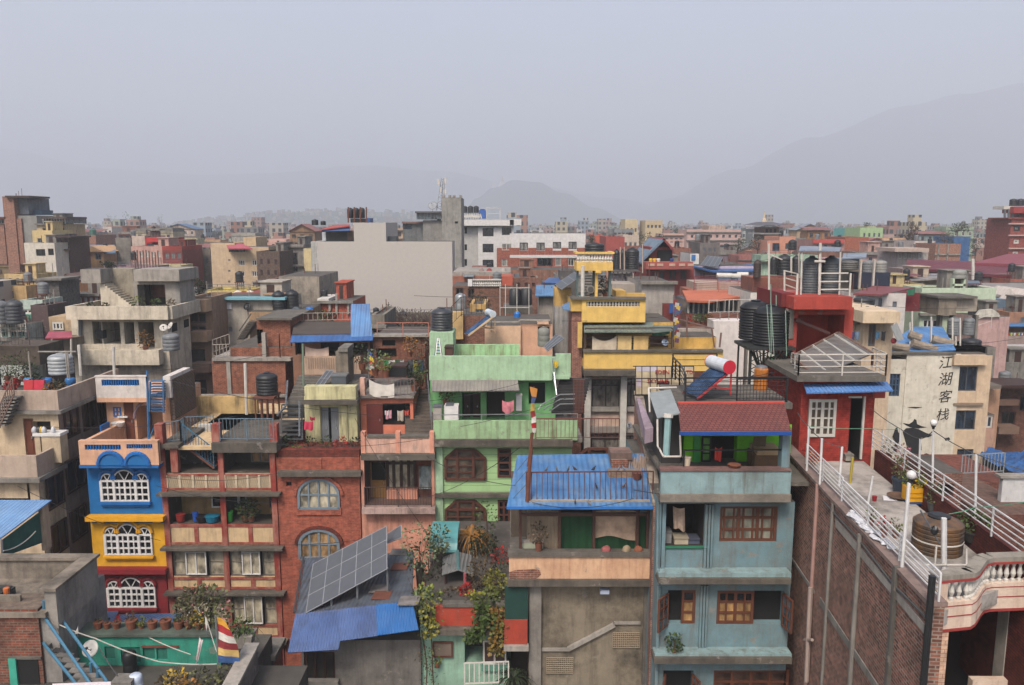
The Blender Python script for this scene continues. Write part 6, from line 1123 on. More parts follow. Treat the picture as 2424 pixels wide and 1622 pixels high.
tr=T('flowering_bush','big straggly bush with pink and brown leaves behind the clay pots','bush');c=P(1700,930,25.8);mb=MB();leaves(mb,c,.95,.7,.85,420,.17);leaves(mb,c,.9,.7,.8,60,.12,1);leaves(mb,c+Vector((-.4,0,.1)),.5,.6,.6,130,.15,2);tr.part('crown',mb,[LOLIVE,leafm((206,150,150),(160,110,100)),LBRN]);tr.part('stem',MB().bar((c.x,c.y,cp_-.3),c,.05,6).bar((c.x,c.y,cp_),c+Vector((.4,0,.4)),.03,5).bar((c.x,c.y,cp_),c+Vector((-.5,0,.3)),.03,5),STEM)
st=T('blue_stair','steep steel stair with light blue rails at the lower left','stairs');BLR2=plain((72,124,152),.5);a,b_=P(480,960,24.6),P(900,1540,22);c,d=P(370,990,24),P(760,1560,21.8);e,f=P(365,1215,24),P(640,1560,22)
for p_,q_ in((a,b_),(c,d),(e,f),(P(365,860,24.2),P(480,960,24.6))):st.part('rail',MB().bar(p_,q_,.05,5),BLR2)
for p_,q_ in((P(368,855,24.1),P(372,1420,24.1)),(P(480,950,24.6),P(485,1240,24.6)),(P(820,1420,22.4),P(820,1568,22.4)),(P(760,1380,22.6),P(770,1568,22.6))):st.part('post',MB().bar(p_,q_,.05,5),BLR2)
mb=MB()
for k in range(9):w=k/8;l=e+(f-e)*w;r_=P(440,1230,24.6)+(P(860,1560,22)-P(440,1230,24.6))*w;mb.hexa([l,r_,r_+Vector((0,.25,0)),l+Vector((0,.25,0))],[l+Vector((0,0,.04)),r_+Vector((0,0,.04)),r_+Vector((0,.25,.04)),l+Vector((0,.25,.04))])
st.part('tread',mb,CONC)
q=P(765,1345,24.2);dish('large white satellite dish on the turquoise roof terrace',q,.27,185,plain((206,202,196),.5))
ch=T('black_tank','dark barrel standing against the turquoise wall','drum');q=P(1090,1380,24.6);m_=MB();m_.sm=True;m_.lathe((q.x,24.6,zt),[(.2,0),(.22,.1),(.22,.3),(.21,.32),(.22,.35),(.22,.66),(.17,.74),(.05,.76)],16);ch.mesh(m_,plain((30,30,32),.5));bb=T('white_barrel','white plastic barrel at the bottom edge of the turquoise terrace','drum');q=P(1140,1568,22.5);m_=MB();m_.sm=True;m_.lathe((q.x,22.5,q.z-.2),[(.18,0),(.2,.1),(.21,.28),(.2,.3),(.21,.33),(.2,.5),(.15,.55)],16);bb.mesh(m_,plain((206,216,232),.4))
cb=T('concrete_block','small concrete block beside the white barrel','block');q=P(1010,1530,22.2);cb.mesh(MB().hexa([(q.x-.45,22,8.5),(q.x+.4,22,8.5),(q.x+.4,22.7,8.5),(q.x-.45,22.7,8.5)],[(q.x-.25,22.1,q.z),(q.x+.36,22.1,q.z),(q.x+.36,22.6,q.z),(q.x-.25,22.6,q.z)]),CONC)
flag('tall striped prayer flag on a dark pole at the end of the turquoise terrace',(P(1835,1400,23.5).x,23.5,zt),Z(985,23.5)-zt,[plain(c,.8)for c in((230,170,60),(176,46,52),(222,216,206),(136,46,50),(214,180,110),(60,96,150))],.62,1.5,droop=.5)
R('c1');laundry('white cloth with red print knotted on the turquoise terrace line',P(1675,1165,23.6),P(1705,1185,23.6),1.05,plain((222,206,204),.9,var=.3),wave=.08,skew=-.18);RW=plain((206,200,190),.7)
wire('pale rope from the blue stair down to the turquoise terrace',[P(395,1010,24),P(800,1175,24),P(1330,1370,24),P(1820,1390,23.6)],.018,RW,.05,group='ropes over the turquoise terrace');wire('thin rope sloping down to the knotted white cloth',[P(1180,1130,25.2),P(1600,1310,23.8)],.014,RW,.05,group='ropes over the turquoise terrace');wire('grey rope sagging down to the concrete block',[P(830,1250,24),P(985,1490,22.4)],.018,GREYD,.03,group='ropes over the turquoise terrace');wire('rope slanting from the white pennant to the striped flag',[P(1730,1000,24),P(1820,1290,23.6)],.014,RW,.02,group='ropes over the turquoise terrace')
pn=T('pennant','small white pennant beside the yellow flowers','flag');a=P(1722,975,24);pn.part('pennant_cloth',MB().slab([a,P(1745,1060,24),P(1735,1110,24),P(1725,1050,24)],.015),OFFW);pn.part('pole',MB().bar(a,P(1740,1150,24),.015,5),GREYP);pn=T('pennant','small white pennant among the blue stair rails','flag');pn.part('pennant_cloth',MB().slab([P(655,1075,24),P(660,1130,24),P(615,1150,24),P(640,1110,24)],.015),OFFW);pn.part('pole',MB().bar(P(657,1070,24),P(650,1200,24),.015,5),GREYP)
bx=T('window_box','planter box with grass at the corner of the concrete side parapet','planter');q=P(2035,1190,25.5);mb=MB().hexa([(q.x-.42,25.3,q.z-.2),(q.x+.3,25.3,q.z-.2),(q.x+.3,25.8,q.z-.2),(q.x-.42,25.8,q.z-.2)],[(q.x-.5,25.25,q.z+.25),(q.x+.42,25.25,q.z+.25),(q.x+.42,25.85,q.z+.25),(q.x-.5,25.85,q.z+.25)]);bx.part('box',mb,CONCL);f=MB();leaves(f,(q.x,25.5,q.z+.5),.4,.3,.35,90,.14);fronds(f,(q.x,25.5,q.z+.2),1.0,24,1.6,.02);bx.part('foliage',f,LGREEN)
for px,py,y,lm,fl,lab in((1410,1550,22.8,LBRN,None,'dry flowering plant at the bottom of the turquoise terrace'),(1660,1500,23.2,LOLIVE,None,'big brown leafed plant below the knotted cloth'),(1900,1420,23.4,LOLIVE,None,'low plant beside the striped flag pole'),(1560,1560,22.6,LRUST,None,'orange leaved plant at the bottom edge'),(1480,1500,23.2,leafm((220,180,60),(110,100,60)),None,'small yellow flowered plant on the turquoise terrace')):q=P(px,py,y);plant(lab,(q.x,y,zt+.003),.22,.3,.36,90,.15,lm,POTD,group='plants on the turquoise terrace')
bn=T('banner','white banner edge with faint red letters at the bottom edge','banner');bn.mesh(MB().slab([P(440,1556,21.5),P(930,1538,21.5),P(930,1600,21.4),P(440,1610,21.4)],.02),plain((214,204,208)))
sh=T('corner_house','grey and pink house corner between the solar roof and the cream gallery house','house');R('c2');q=[P(20,1290,28),P(165,1280,28),P(160,1330,28),P(55,1568,26)];sh.part('wall',MB().box(P(-60,1400,28).x,P(160,1400,28).x,28,29,0,Z(1330,28)),paint((206,140,126),.4,.5));sh.part('roof',MB().box(P(-70,1400,27.8).x,P(172,1400,27.8).x,27.7,29.1,Z(1330,28),Z(1290,28)),CONC);ss=T('blue_sheet_roof','low blue ribbed sheet roof at the bottom beside the solar house','roof');ss.mesh(MB().slab([P(150,1640,26.5),P(385,1640,26.5),P(385,1470,28.5),P(160,1500,28.5)],.05),corrugated((90,130,176),'x',.16,.2))
def wg(rect,nx,ny,fw=.5,fh=.5,skip=()):
 x0,y0,x1,y1=rect;o=[]
 for j in range(ny):
  for i in range(nx):
   if(i,j)in skip:continue
   cx,cy=x0+(x1-x0)*(i+.5)/nx,y0+(y1-y0)*(j+.5)/ny;w,h=(x1-x0)/nx*fw/2,(y1-y0)/ny*fh/2;o.append((cx-w,cy-h,cx+w,cy+h))
 return o
TNK={'tank_house','brick_tower','apartment_house','house','white_wall_house','arched_house','old_house'}
def mid(name,label,rect,Y,D,m,wins=(),fm=None,pm=None,par=.35,ledges=(),fw=.09,nx=2,t=None,cat='house',ground=True,roofm=None,top=True):
 D=max(1.6,dlim(rect,Y,D))
 t=t or T(name,label,cat);body(t,rect,Y,D,m,[(w,.18,DARK)for w in wins],ground=ground)
 for w in wins:win(t,w,Y,nx,1,fm or GREYP,pm or GL,fw)
 x0,x1,z0,z1=rc(rect,Y)
 if par and top:
  mb=MB();mb.box(x0,x1,Y,Y+.2,z1+.002,z1+par).box(x0,x0+.2,Y+.2,Y+D,z1+.002,z1+par).box(x1-.2,x1,Y+.2,Y+D,z1+.002,z1+par).box(x0+.2,x1-.2,Y+D-.2,Y+D,z1+.002,z1+par);t.part('parapet',mb,roofm or m)
 if top and D>1.5 and Y<150:
  if x1-x0>2.4 and Y<112 and len(label)%4:
   sx=x0+(x1-x0)*(.08+.5*((len(label)*.31)%1));sw=min(1.7,(x1-x0)*.34);sh=1.0+.1*(len(label)%5);t.part('stair_head',MB().box(sx,sx+sw,Y+D*.45,Y+D-.25,z1+.003,z1+sh).box(sx-.1,sx+sw+.1,Y+D*.45-.15,Y+D-.2,z1+sh+.002,z1+sh+.09),m if len(label)%3 else CONC);t.part('roof_door',MB().box(sx+sw*.3,sx+sw*.65,Y+D*.45-.03,Y+D*.45-.002,z1+.02,z1+sh*.85),DKWOOD)
  rp=MB();n_=2+len(name)%3
  for k in range(n_):xx=x0+(x1-x0)*(.12+.76*((k*.37+len(label)*.13)%1));rp.bar((xx,Y+D*.5,z1),(xx,Y+D*.5,z1+.5+.35*(k%3)),.03,5)
  t.part('vent_pipe',rp,CONCL if n_%2 else RUST)
  if len(label)%3!=1 and x1-x0>1.6 and name not in TNK:TNK.add(name);w_=.32 if len(label)%2 else .4;tank(('black' if len(label)%2 else 'grey')+' tank on the roof of the '+name.replace('_',' '),(x0+(x1-x0)*(.25+.5*((len(label)*.29)%1)),Y+D*.6,z1+.004),w_,w_*2.3,TANKB if len(label)%2 else TANKG,ribs=4,legs=.5*(len(label)%4>1))
 for py in ledges:z=Z(py,Y);t.part('ledge',MB().box(x0-.15,x1+.15,Y-.35,Y-.002,z-.1,z+.1),roofm or CONC)
 return t
OPEN=glass((40,38,36),.5)
R('a1');[PROT.append(src(q[:4])+(q[4],))for q in((690,540,1060,720,118),(1940,470,2344,970,105),(1210,475,1680,720,115),(150,285,640,700,109))];R('a2');[PROT.append(src(q[:4])+(q[4],))for q in((505,340,1190,665,90),(1335,80,1880,640,120))];R('a1')
BT1=brick((168,112,92),(150,98,82),(172,148,132),.3);t=mid('brick_tower','tall brick stair tower with a flat roof at the far left skyline',(48,97,150,720),112,9,BT1,par=0,cat='building');B(t,'upper_room',(150,110,262,262),113,119,concrete((120,128,138)));B(t,'roof',(44,90,268,108),111.5,121,DKWOOD);B(t,'grey_wing',(150,272,352,700),112.5,121,concrete((158,156,150),.3,.3));B(t,'brick_wing',(-90,300,48,720),112.6,121,BT1);B(t,'brick_wing',(150,300,212,720),112.2,112.5,BT1);B(t,'wing_roof',(-95,284,52,302),112,121,plain((110,60,50)))
for r_ in((-80,310,-30,350),(-20,310,44,350)):win(t,r_,112.5,2,1,GREYP,GLB,.1,-.05)
tb=T('roof_tank','blue tanks beside the brick stair tower','water tank');B(tb,'tank_body',(185,215,290,266),114,117,plain((54,76,104)));B(tb,'second_body',(290,222,376,266),114,117,plain((44,84,110)));B(tb,'strut',(150,110,160,262),112.9,113,BLACKP)
t=mid('roof_terrace_house','cream house with a glazed roof terrace right of the brick stair tower',(352,350,606,760),109,8,paint((214,190,150),.3,.5),wg((380,385,600,440),3,1,.7,.9),par=0,ledges=(352,470));B(t,'roof',(376,284,608,302),108.2,118,plain((72,60,60)));B(t,'glazed_band',(390,302,604,346),108.8,117,glass((86,96,104),.2));B(t,'balcony',(480,440,634,480),107,109,plain((60,54,54)))
for k in range(9):B(t,'mullion',(392+25*k,302,396+25*k,346),108.7,108.8,OFFW)
t=mid('yellow_house','pale yellow house stepping down below the brick stair tower',(298,430,482,540),104,6,paint((236,208,150),.2,.3),[(345,480,385,530)],par=.3);t=mid('white_house','white house with dark windows below the pale yellow house',(228,545,506,720),100,7,paint((232,222,206),.2,.35),[(330,580,415,642),(440,575,492,636)],par=.3,fm=BLACKP)
t=mid('old_house','dark narrow old house with carved balconies beside the white house',(520,470,636,760),103,7,brick((104,72,62),(84,60,54),(100,84,76)),[(540,590,590,650),(600,590,632,650),(535,500,570,560),(590,500,625,560)],par=0,fm=DKWOOD);B(t,'eave',(505,462,645,476),101.5,110,DKWOOD);B(t,'eave',(510,580,640,590),102,103,DKWOOD)
t=mid('gable_house','peach house with a low gable and a blue roof behind',(690,608,950,760),118,8,paint((232,180,130),.15,.25),[(872,620,925,676),(705,640,745,690),(780,620,830,676)],par=0);x0,x1,z0,z1=rc((730,550,948,606),117.5);t.part('gable',MB().prism([(x0,117.5,z0),(x1,117.5,z0),(x1-1,117.5,z0+.5),((x0+x1)/2,117.5,z1),(x0+1,117.5,z0+.5)],(0,6,0)),paint((236,190,144),.1,.2));q=[P(690,612,118.2),P(1060,612,118.2),P(1050,540,128),P(700,540,128)];t.part('roof',MB().slab(q,.2),corrugated((108,134,164),'x',.5,.2))
t=mid('brick_block','small brick block with a green roof tank on the left skyline',(742,470,880,560),150,9,BT1,par=.4,cat='house');tankpx('green tank on the small brick block',(822,392,880,468),153,plain((60,110,96)),4)
t=mid('white_tower_house','tall pale house with many balconies on the hazy left skyline',(945,390,1030,560),210,10,paint((222,210,200),.2,.3),wg((950,400,1026,540),2,4,.55,.45),par=.4,ledges=(430,465,500));t=mid('concrete_house','small weathered concrete house between blue roof and red roof room',(1062,495,1205,640),122,8,CONC,par=.3)
t=mid('red_top_house','house with a bright red roof room and pale wall on the left',(1210,478,1330,600),118,8,paint((222,200,186),.2,.35),par=.3);B(t,'roof_room',(1330,478,1502,600),117,126,paint((188,56,52),.2,.3));B(t,'awning',(1345,472,1508,516),115.6,118,plain((200,52,50)));B(t,'window',(1345,530,1430,575),116.95,117.05,GLB);B(t,'tank_frame',(1350,398,1460,405),119,121,CONC)
for i in range(4):tank(['leftmost of four small grey tanks above the bright red roof room','second small grey tank above the bright red roof room','third small grey tank above the bright red roof room','rightmost small grey tank above the bright red roof room'][i],(P(1375+26*i,470,120).x,120,Z(470,120)),.3,Z(410,120)-Z(470,120),plain((120,104,96),.5),ribs=3)
t=mid('pink_terrace_house','pink and red terraced house below the bright red roof room',(1205,575,1490,720),106,7,paint((216,170,156),.3,.4),wg((1215,600,1480,660),5,1,.5,.8),par=.3,fm=OFFW);t=mid('red_roof_terrace','house with a red roof terrace and grey shutters',(1490,590,1670,760),104,7,paint((150,70,62),.3,.4),wg((1500,610,1665,670),3,1,.7,.9),par=.5,pm=GLW,roofm=paint((178,66,56)))
t=mid('grey_house','tall grey shadowed house left of the beige apartment house',(1680,600,1930,800),112,8,concrete((136,126,118)),wg((1730,640,1925,730),3,1,.4,.7),par=.3)
t=mid('cream_cottage','cream cottage with yellow trim at the left edge',(45,830,340,960),84,7,paint((228,196,140),.35,.5),wg((60,840,330,880),4,1,.4,.7),par=.25,ledges=(860,910),fm=BROWNW);t=mid('yellow_cottage','yellow cottage with a dark window above the grey tanks',(28,940,245,1070),76,6,paint((222,184,128),.35,.5),[(60,965,125,1028),(-10,965,20,1020)],par=.25,fm=BLACKP)
t=mid('arched_house','peach house with two tall arched openings under a gable roof',(548,860,735,985),74,7,paint((236,172,126),.15,.3),par=0);x0,x1,z0,z1=rc((540,800,740,862),74);t.part('gable',MB().prism([(x0+.2,73.99,z0),(x1-.2,73.99,z0),((x0+x1)/2,73.99,z1-.15)],(0,.5,0)),paint((236,172,126),.15,.3));c=(x0+x1)/2;mb=MB();mb.slab([(x0,73.3,z0),(c,73.3,z1),(c,81,z1),(x0,81,z0)],.15).slab([(c,73.3,z1),(x1,73.3,z0),(x1,81,z0),(c,81,z1)],.15);t.part('roof',mb,plain((110,84,70)))
for r_ in((608,865,660,950),(676,865,730,950)):archwin(t,r_,74,plain((222,150,110)),OPEN,2,rise=.6,fw=.06)
t=mid('arcade_house','long low house with white framed bays and red piers',(552,1000,916,1130),66,7,paint((166,98,84),.3,.4),wg((560,1020,910,1095),7,1,.55,.95),par=.0,fm=WHITE,ledges=(998,),fw=.12)
t=mid('grey_brick_house','grey windowless brick side wall of an old house, left of the arched house',(345,860,548,1190),62,9,brick((116,112,110),(98,96,96),(126,122,118),.4),par=0);B(t,'eave',(335,848,560,868),61.6,71,CONC);t=mid('plum_house','narrow plum brown house side left of the concrete house',(300,1120,455,1560),55,7,paint((104,84,84),.5,.6),par=.2)
t=mid('green_white_house','white house with green bands behind the grey tanks',(196,1070,400,1320),59,6,paint((206,220,208),.4,.6),[(320,1080,396,1118),(210,1130,290,1170)],par=.2,fm=OFFW);B(t,'green_band',(198,1180,312,1215),58.7,59,plain((70,130,110)));B(t,'green_band',(-10,1340,240,1362),58.7,59,plain((80,140,120)))
tankpx('pale grey tank at the left edge',(-70,1045,66,1262),52,TANKG,5);tankpx('dark grey weathered tank at the left edge, right of the pale one',(58,1040,202,1262),51,plain((74,76,80),.5),6)
t=mid('balcony_row','white railed balconies below the grey tanks at the left edge',(-80,1275,240,1560),53,7,paint((210,214,206),.5,.7),wg((-70,1290,236,1530),4,2,.75,.6),par=0,fm=plain((90,120,112)),ledges=(1275,1400));rail(t,[P(-80,1345,52.6),P(240,1340,52.6)],.8,OFFW,'v',.3);R('b1');rail(t,[P(-20,150,46),P(250,130,46)],.9,plain((96,80,72)),'v',.2);B(t,'wooden_terrace',(-60,140,330,300),46.2,50,plain((84,72,62),.9,var=.4))
R('a1');t=T('awning_house','hut under a pink red sheet awning beside the concrete house','hut');q=[P(412,1392,48.5),P(662,1388,48.5),P(655,1330,51),P(450,1332,51)];t.part('awning',MB().slab(q,.06),corrugated((186,78,96),'x',.2,.15));B(t,'wall',(480,1400,660,1560),50.5,54,paint((176,160,140),.4,.5));t.part('post',MB().bar(P(476,1560,48.6),P(476,1390,48.6),.06,5),OFFW);t.part('post',MB().bar(P(652,1560,48.6),P(652,1390,48.6),.06,5),OFFW);win(t,(480,1250,580,1320),53,3,1,OFFW,GLB,.1,0);B(t,'upper_wall',(450,1200,665,1330),53.1,57,paint((204,176,140),.4,.5))
CH=concrete((204,192,172),.35,.5,.8);CH_SHADE=concrete((164,160,154),.5,.5);t=T('concrete_house','unfinished bare concrete house with an outside stair and roof room','house');Y=52.0
body(t,(662,1225,1542,1560),Y,3.6,CH,[((850,1245,932,1452),.8,CONCL),((940,1248,1102,1452),1.6,concrete((128,118,106))),((1140,1248,1232,1452),1.6,concrete((136,122,106))),((1272,1248,1412,1495),2.4,DARKR)]);B(t,'notch_shade_block',(880,1325,940,1400),Y-.02,Y+.5,BLACKP)  # solid black block stands for the shade in a notch
mb=MB();x0,x1,z0,z1=rc((600,1105,1535,1226),Y-1.2);mb.box(x0,x1,Y-1.2,Y-.95,z0,z1).box(x0,x0+.25,Y-.95,Y+3.7,z0,z1).box(x1-.05,x1+.2,Y-.95,Y+3.7,z0,z1-.02).box(x0+.25,x1-.05,Y-.95,Y+3.7,z0+.02,z0+.25);t.part('roof_parapet',mb,CH);zf=z0+.26;B(t,'balcony_wall',(655,1452,1312,1545),Y-.5,Y-.3,CH);R('b1');B(t,'lower_slab',(690,175,1335,300),Y-.9,Y-.2,CH);B(t,'lower_wall',(690,300,1440,560),Y-.2,Y,concrete((172,160,146),.7,.8));R('a1')
Yr=53.2;body(t,(1225,872,1642,1120),Yr,2.6,CONCL,[((1262,905,1515,1110),2.2,concrete((92,84,78)),CH_SHADE)],ground=False,name='roof_room');B(t,'roof_room_parapet',(1222,766,1640,874),Yr-.5,Yr+2.8,CONCL);B(t,'room_back_window',(1370,910,1510,1020),Yr+2.1,Yr+2.15,paint((170,120,112)));B(t,'room_column',(1330,905,1368,1110),Yr+1,Yr+1.2,DARK);B(t,'roof_room_shaded_side',(1610,880,1650,1100),Yr-.02,Yr,CH_SHADE)  # darker concrete copy paints shade on the room's side strip and reveals
body(t,(940,760,1226,1110),Yr+1.6,1.2,concrete((168,158,140),.7,.5),ground=False,name='stair_wall');body(t,(738,765,920,892),Yr,1.8,CONCL,ground=False,name='stair_head');mb=MB();a,b_=P(925,880,Yr+.5),P(1215,1100,Yr+.5)
n=12
for k in range(n):q=a+(b_-a)*k/n;mb.box(q.x,q.x+(b_.x-a.x)/n*1.02,Yr+.3,Yr+1.5,zf,q.z)
t.part('stair',mb,CH);mb=MB();
for r_ in range(9):q=P(1240+27*r_,765,55.4);mb.bar(q,q+Vector((0,0,Z(590+random.randint(-10,30),55.4)-q.z)),.035,4)
t.part('rebar',mb,plain((96,72,64),.9));x1=rc((662,1225,1542,1560),Y)[1]
def yatx(px,py,X_):u,dy,dz=_dir(px,py);return X_*dy/u
for px0,px1,a,b_ in((1650,1672,900,975),(1660,1685,1230,1300),(1570,1612,1265,1340)):
 ya=52.4+(px0-1560)*.022;t.part('side_window',MB().box(x1+.001,x1+.03,ya,ya+.8,Z(b_,ya),Z(a,ya)),DARK)
t.part('pipe',MB().bar(P(735,1560,Y-.1),P(735,1230,Y-.1),.12,6),GREYP);random.seed(31)
for px,py,y,lm,r,lab in((1270,1085,51.4,LYG,.6,'yellow green plant before the roof room opening of the concrete house'),(1420,1085,51.4,LGREEN,.5,'green plant at the right of the roof room opening'),(1570,1060,52,LBRN,.4,'dry plant at the corner of the concrete roof parapet'),(960,1095,51.2,LDARK,.3,'dark plant at the foot of the concrete stair'),(1330,1450,51.4,LRUST,.7,'rust coloured shrub in the dark bay of the concrete house'),(840,1100,51.2,LDARK,.35,'low dark plant left on the concrete roof parapet')):q=P(px,py,y);plant(lab,(q.x,y,zf if py<1200 else Z(1500,Y)),.2,.3,r*.7,80,.16,lm,tall=1.2,group='plants on the concrete house')
tankpx('tall grey tank beside the concrete house, right of the peeling wall',(1490,1345,1640,1505),49.5,TANKG,4);dish('pale satellite dish above the tall grey tank of the concrete house',P(1500,1345,49.2),.24,160,OFFW);dish('second pale dish right of the first above the tall grey tank',P(1560,1325,50.5),.24,220,OFFW)
t=mid('striped_house','brown and beige striped apartment house with dark openings',(1742,1045,1955,1560),57,8,paint((166,136,112),.25,.4),[(1742,1165,1885,1255),(1742,1280,1885,1330),(1750,1500,1875,1560)],pm=OPEN,fm=plain((110,90,80)),par=.2);B(t,'balcony_band',(1738,1045,1890,1155),56,57,paint((206,172,140),.2,.3));B(t,'balcony_band',(1745,1335,1895,1430),56,57,paint((196,162,132),.2,.3));R('b1');B(t,'balcony_band',(1600,290,1755,365),55.6,56.98,paint((150,122,104),.2,.3));B(t,'side_wing',(1745,-100,1800,540),57.2,60,CONCD)
for r_ in((1608,170,1718,290),(1612,425,1730,540)):B(t,'window',r_,56.9,57,OPEN)
R('a1');t=mid('plaster_house','grey plaster house with a light blue roof edge and small sign',(1968,1040,2600,1420),60,9,concrete((196,186,172),.35,.4),[(2095,1290,2128,1335)],par=0);B(t,'blue_roof_edge',(1960,1022,2610,1046),59.5,60.3,plain((130,186,200),.6));B(t,'small_sign',(2005,1072,2120,1130),59.9,60,plain((214,210,214)));dish('black satellite dish on the grey plaster house',P(2265,1150,59.6),.3,200,BLACKP);mb=MB()
for k in range(12):q=P(2190+9*k,1400-14*k,58);mb.box(q.x,q.x+.5,57.5,58.4,q.z,q.z+.06)
mb.bar(P(2190,1330,57.5),P(2300,1170,57.5),.05,4);t.part('outside_stair',mb,plain((96,88,80)))
t=mid('apartment_house','beige four storey apartment house with a small pink roof',(1940,545,2160,1010),105,9,paint((222,194,160),.15,.3),[(2090,672,2110,690),(2090,770,2110,788),(2090,868,2110,886)],par=.3);body(t,(2150,560,2470,1010),104.6,9,paint((216,188,154),.15,.3),[(r_,.2,DARK)for r_ in wg((2150,655,2400,955),2,3,.45,.5)],name='right_wing')
for r_ in wg((2150,655,2400,955),2,3,.45,.5):win(t,r_,104.6,3,1,OFFW,GLB,.08)
q=[P(2090,572,103),P(2312,572,103),P(2215,528,106),P(2065,528,106)];t.part('pink_roof',MB().slab(q,.15),plain((186,92,100)));B(t,'roof_room',(2230,470,2344,580),108,113,paint((220,190,150),.2,.3));B(t,'top_window',(2095,580,2240,606),104.5,104.59,glass((40,50,56)))
t=T('umbrella_terrace','terrace with two white parasols below the beige apartment house','terrace');B(t,'terrace_wall',(2120,985,2420,1025),72,77,paint((150,84,70),.3,.4),ground=True)
for px,lab in((2180,'white parasol at the left of the parasol terrace'),(2290,'white parasol at the right of the parasol terrace')):q=P(px,985,73.5);u=T('parasol',lab,'parasol','white parasols');u.part('canopy',MB().lathe((q.x,73.5,q.z),[(.55,0),(.53,.03),(.25,.2),(.03,.3)],8),OFFW);u.part('pole',MB().bar((q.x,73.5,Z(1025,72)),(q.x,73.5,q.z+.5),.04,5),GREYP)
R('b1');BRF=brick((164,92,66),(140,76,56),(150,124,108),.3);t=T('brick_frame_house','unplastered brick house with a pale concrete frame','house');body(t,(1785,262,2400,560),47,8,BRF,[((2340,30,2345,40),.1)]);body(t,(1935,150,2560,265),47.4,7,BRF,ground=False,name='upper_wall');B(t,'floor_slab',(1780,240,2440,266),46.85,55,CONCL);B(t,'column',(1905,262,1938,550),46.9,47,CONCL);B(t,'column',(2200,30,2232,265),47.1,47.4,CONCL);B(t,'beam',(1600,548,2400,570),46.8,47,CONCL);body(t,(2160,-80,2440,152),47.8,6,BRF,[((2160,0,2210,120),.5,DARK)],ground=False,name='top_room');B(t,'top_slab',(2150,-95,2450,-78),47.4,54,CONCD);rail(t,[P(1790,200,46.9),P(1930,150,46.9)],.8,CONCL,'v',.25);rail(t,[P(1790,232,46.9),P(1935,228,46.9)],.75,CONCL,'v',.2,.03)
R('a2');GW=plain((200,192,184),.9,var=.035);t=T('blank_wall_building','building with one huge blank grey side wall','building');Y=88.0;body(t,(580,665,1800,1420),Y,4,GW);body(t,(895,492,1190,668),Y+.02,9,GW,ground=False,name='stair_tower');t.part('pale_edge',MB().box(P(578,900,Y).x-.25,P(578,900,Y).x,Y+.05,Y+4,0,Z(668,Y)),paint((206,200,196)));B(t,'left_wing',(508,665,578,1000),Y+3,Y+12,paint((196,194,190),.2,.4));B(t,'left_window',(552,712,570,812),Y+2.9,Y+3,DARK);B(t,'roof_room',(640,570,893,664),Y+2,Y+8,plain((60,58,58)));B(t,'gap_light_panel',(605,580,640,655),Y+1.9,Y+2,plain((196,200,206)));B(t,'brown_shutter',(835,565,890,655),Y+1.8,Y+2,plain((110,88,76)));q=[P(580,560,Y+.5),P(858,548,Y+.5),P(858,508,Y+.6),P(720,520,Y+.6)];t.part('blue_fascia',MB().slab([P(600,572,Y+.4),P(858,566,Y+.4),P(858,522,Y+.6),P(600,556,Y+.6)],.1),plain((44,86,148)));t.part('red_roof',MB().slab([P(580,556,Y+.3),P(858,520,Y+.3),P(858,508,Y+6),P(730,512,Y+6)],.1),plain((178,72,62)))  # pale panel beside the roof room stands for daylight through a gap
t.part('roof_clutter',MB().box(P(1195,640,Y).x,P(1270,640,Y).x,Y+1,Y+3,Z(664,Y),Z(620,Y)),plain((70,76,80)));ts=T('tank_rack','rack of black tanks on the blank walled building','water tank');zt=Z(492,Y+2)
for i in range(3):xx=P(862+54*i,420,Y+3).x;m_=MB();m_.sm=True;m_.lathe((xx,Y+3,Z(452,Y+3)),[(.3,0),(.34,.05),(.34,.95),(.28,1.1),(.1,1.18)],14);ts.part('tank_body',m_,TANKB)
mb=MB()
for px in(845,900,955,1010):mb.bar(P(px,492,Y+2),P(px,350,Y+2),.1,4)
ts.part('rack',mb,RUST);B(ts,'lower_box',(865,455,1010,492),Y+2.5,Y+5,BLACKP);B(ts,'blue_drum',(1010,450,1045,490),Y+2,Y+4,plain((50,90,150)))
for px,r_,lab in((540,.95,'black tank left of the blank wall, larger of two'),(615,.75,'smaller black tank left of the blank wall')):tankpx(lab,(px-r_*32,462 if r_>.9 else 475,px+r_*32,515),96,None,3)
t=mid('antenna_house','bare concrete tower house with a mobile mast and glazed roof room',(1530,470,1705,700),120,9,concrete((158,154,148),.4,.4),par=0,cat='building');body(t,(1702,262,1880,760),118,7,concrete((170,166,158),.4,.5),[((1820,480,1850,500),.3,DARK)],name='stair_tower');B(t,'glazed_room',(1470,402,1705,462),119.5,128,glass((84,98,104),.2));B(t,'roof',(1455,388,1715,404),119,129,plain((92,92,96)));B(t,'left_room',(1345,500,1532,660),121,128,concrete((126,128,128)));B(t,'left_roof',(1335,482,1535,500),120.5,129,plain((130,100,92)));B(t,'glass',(1350,502,1425,550),120.95,121.05,GLB)
for k in range(8):B(t,'mullion',(1478+30*k,402,1484+30*k,462),119.4,119.5,GREYP)
for px in(1705,1760,1800,1862):B(t,'parapet_stub',(px,240,px+22,266),118,119,CONCL)
ms=T('mobile_mast','lattice mast with white antennas on the concrete tower house','mast');zb=Z(380,122);q=P(1690,380,122);zt=Z(85,122);mb=MB()
for a,b_ in((-1,-1),(1,-1),(0,1)):mb.bar((q.x+a*.55,122+b_*.5,zb),(q.x+.45+a*.25,122+b_*.25,zt),.06,4)
for k in range(12):
 z=zb+(zt-zb)*k/12;z2=zb+(zt-zb)*(k+1)/12;w,w2=.55-.3*k/12,.55-.3*(k+1)/12;c,c2=q.x+.45*k/12,q.x+.45*(k+1)/12;s=1 if k%2 else-1;mb.bar((c-s*w,122-w,z),(c2+s*w2,122-w2,z2),.04,4)
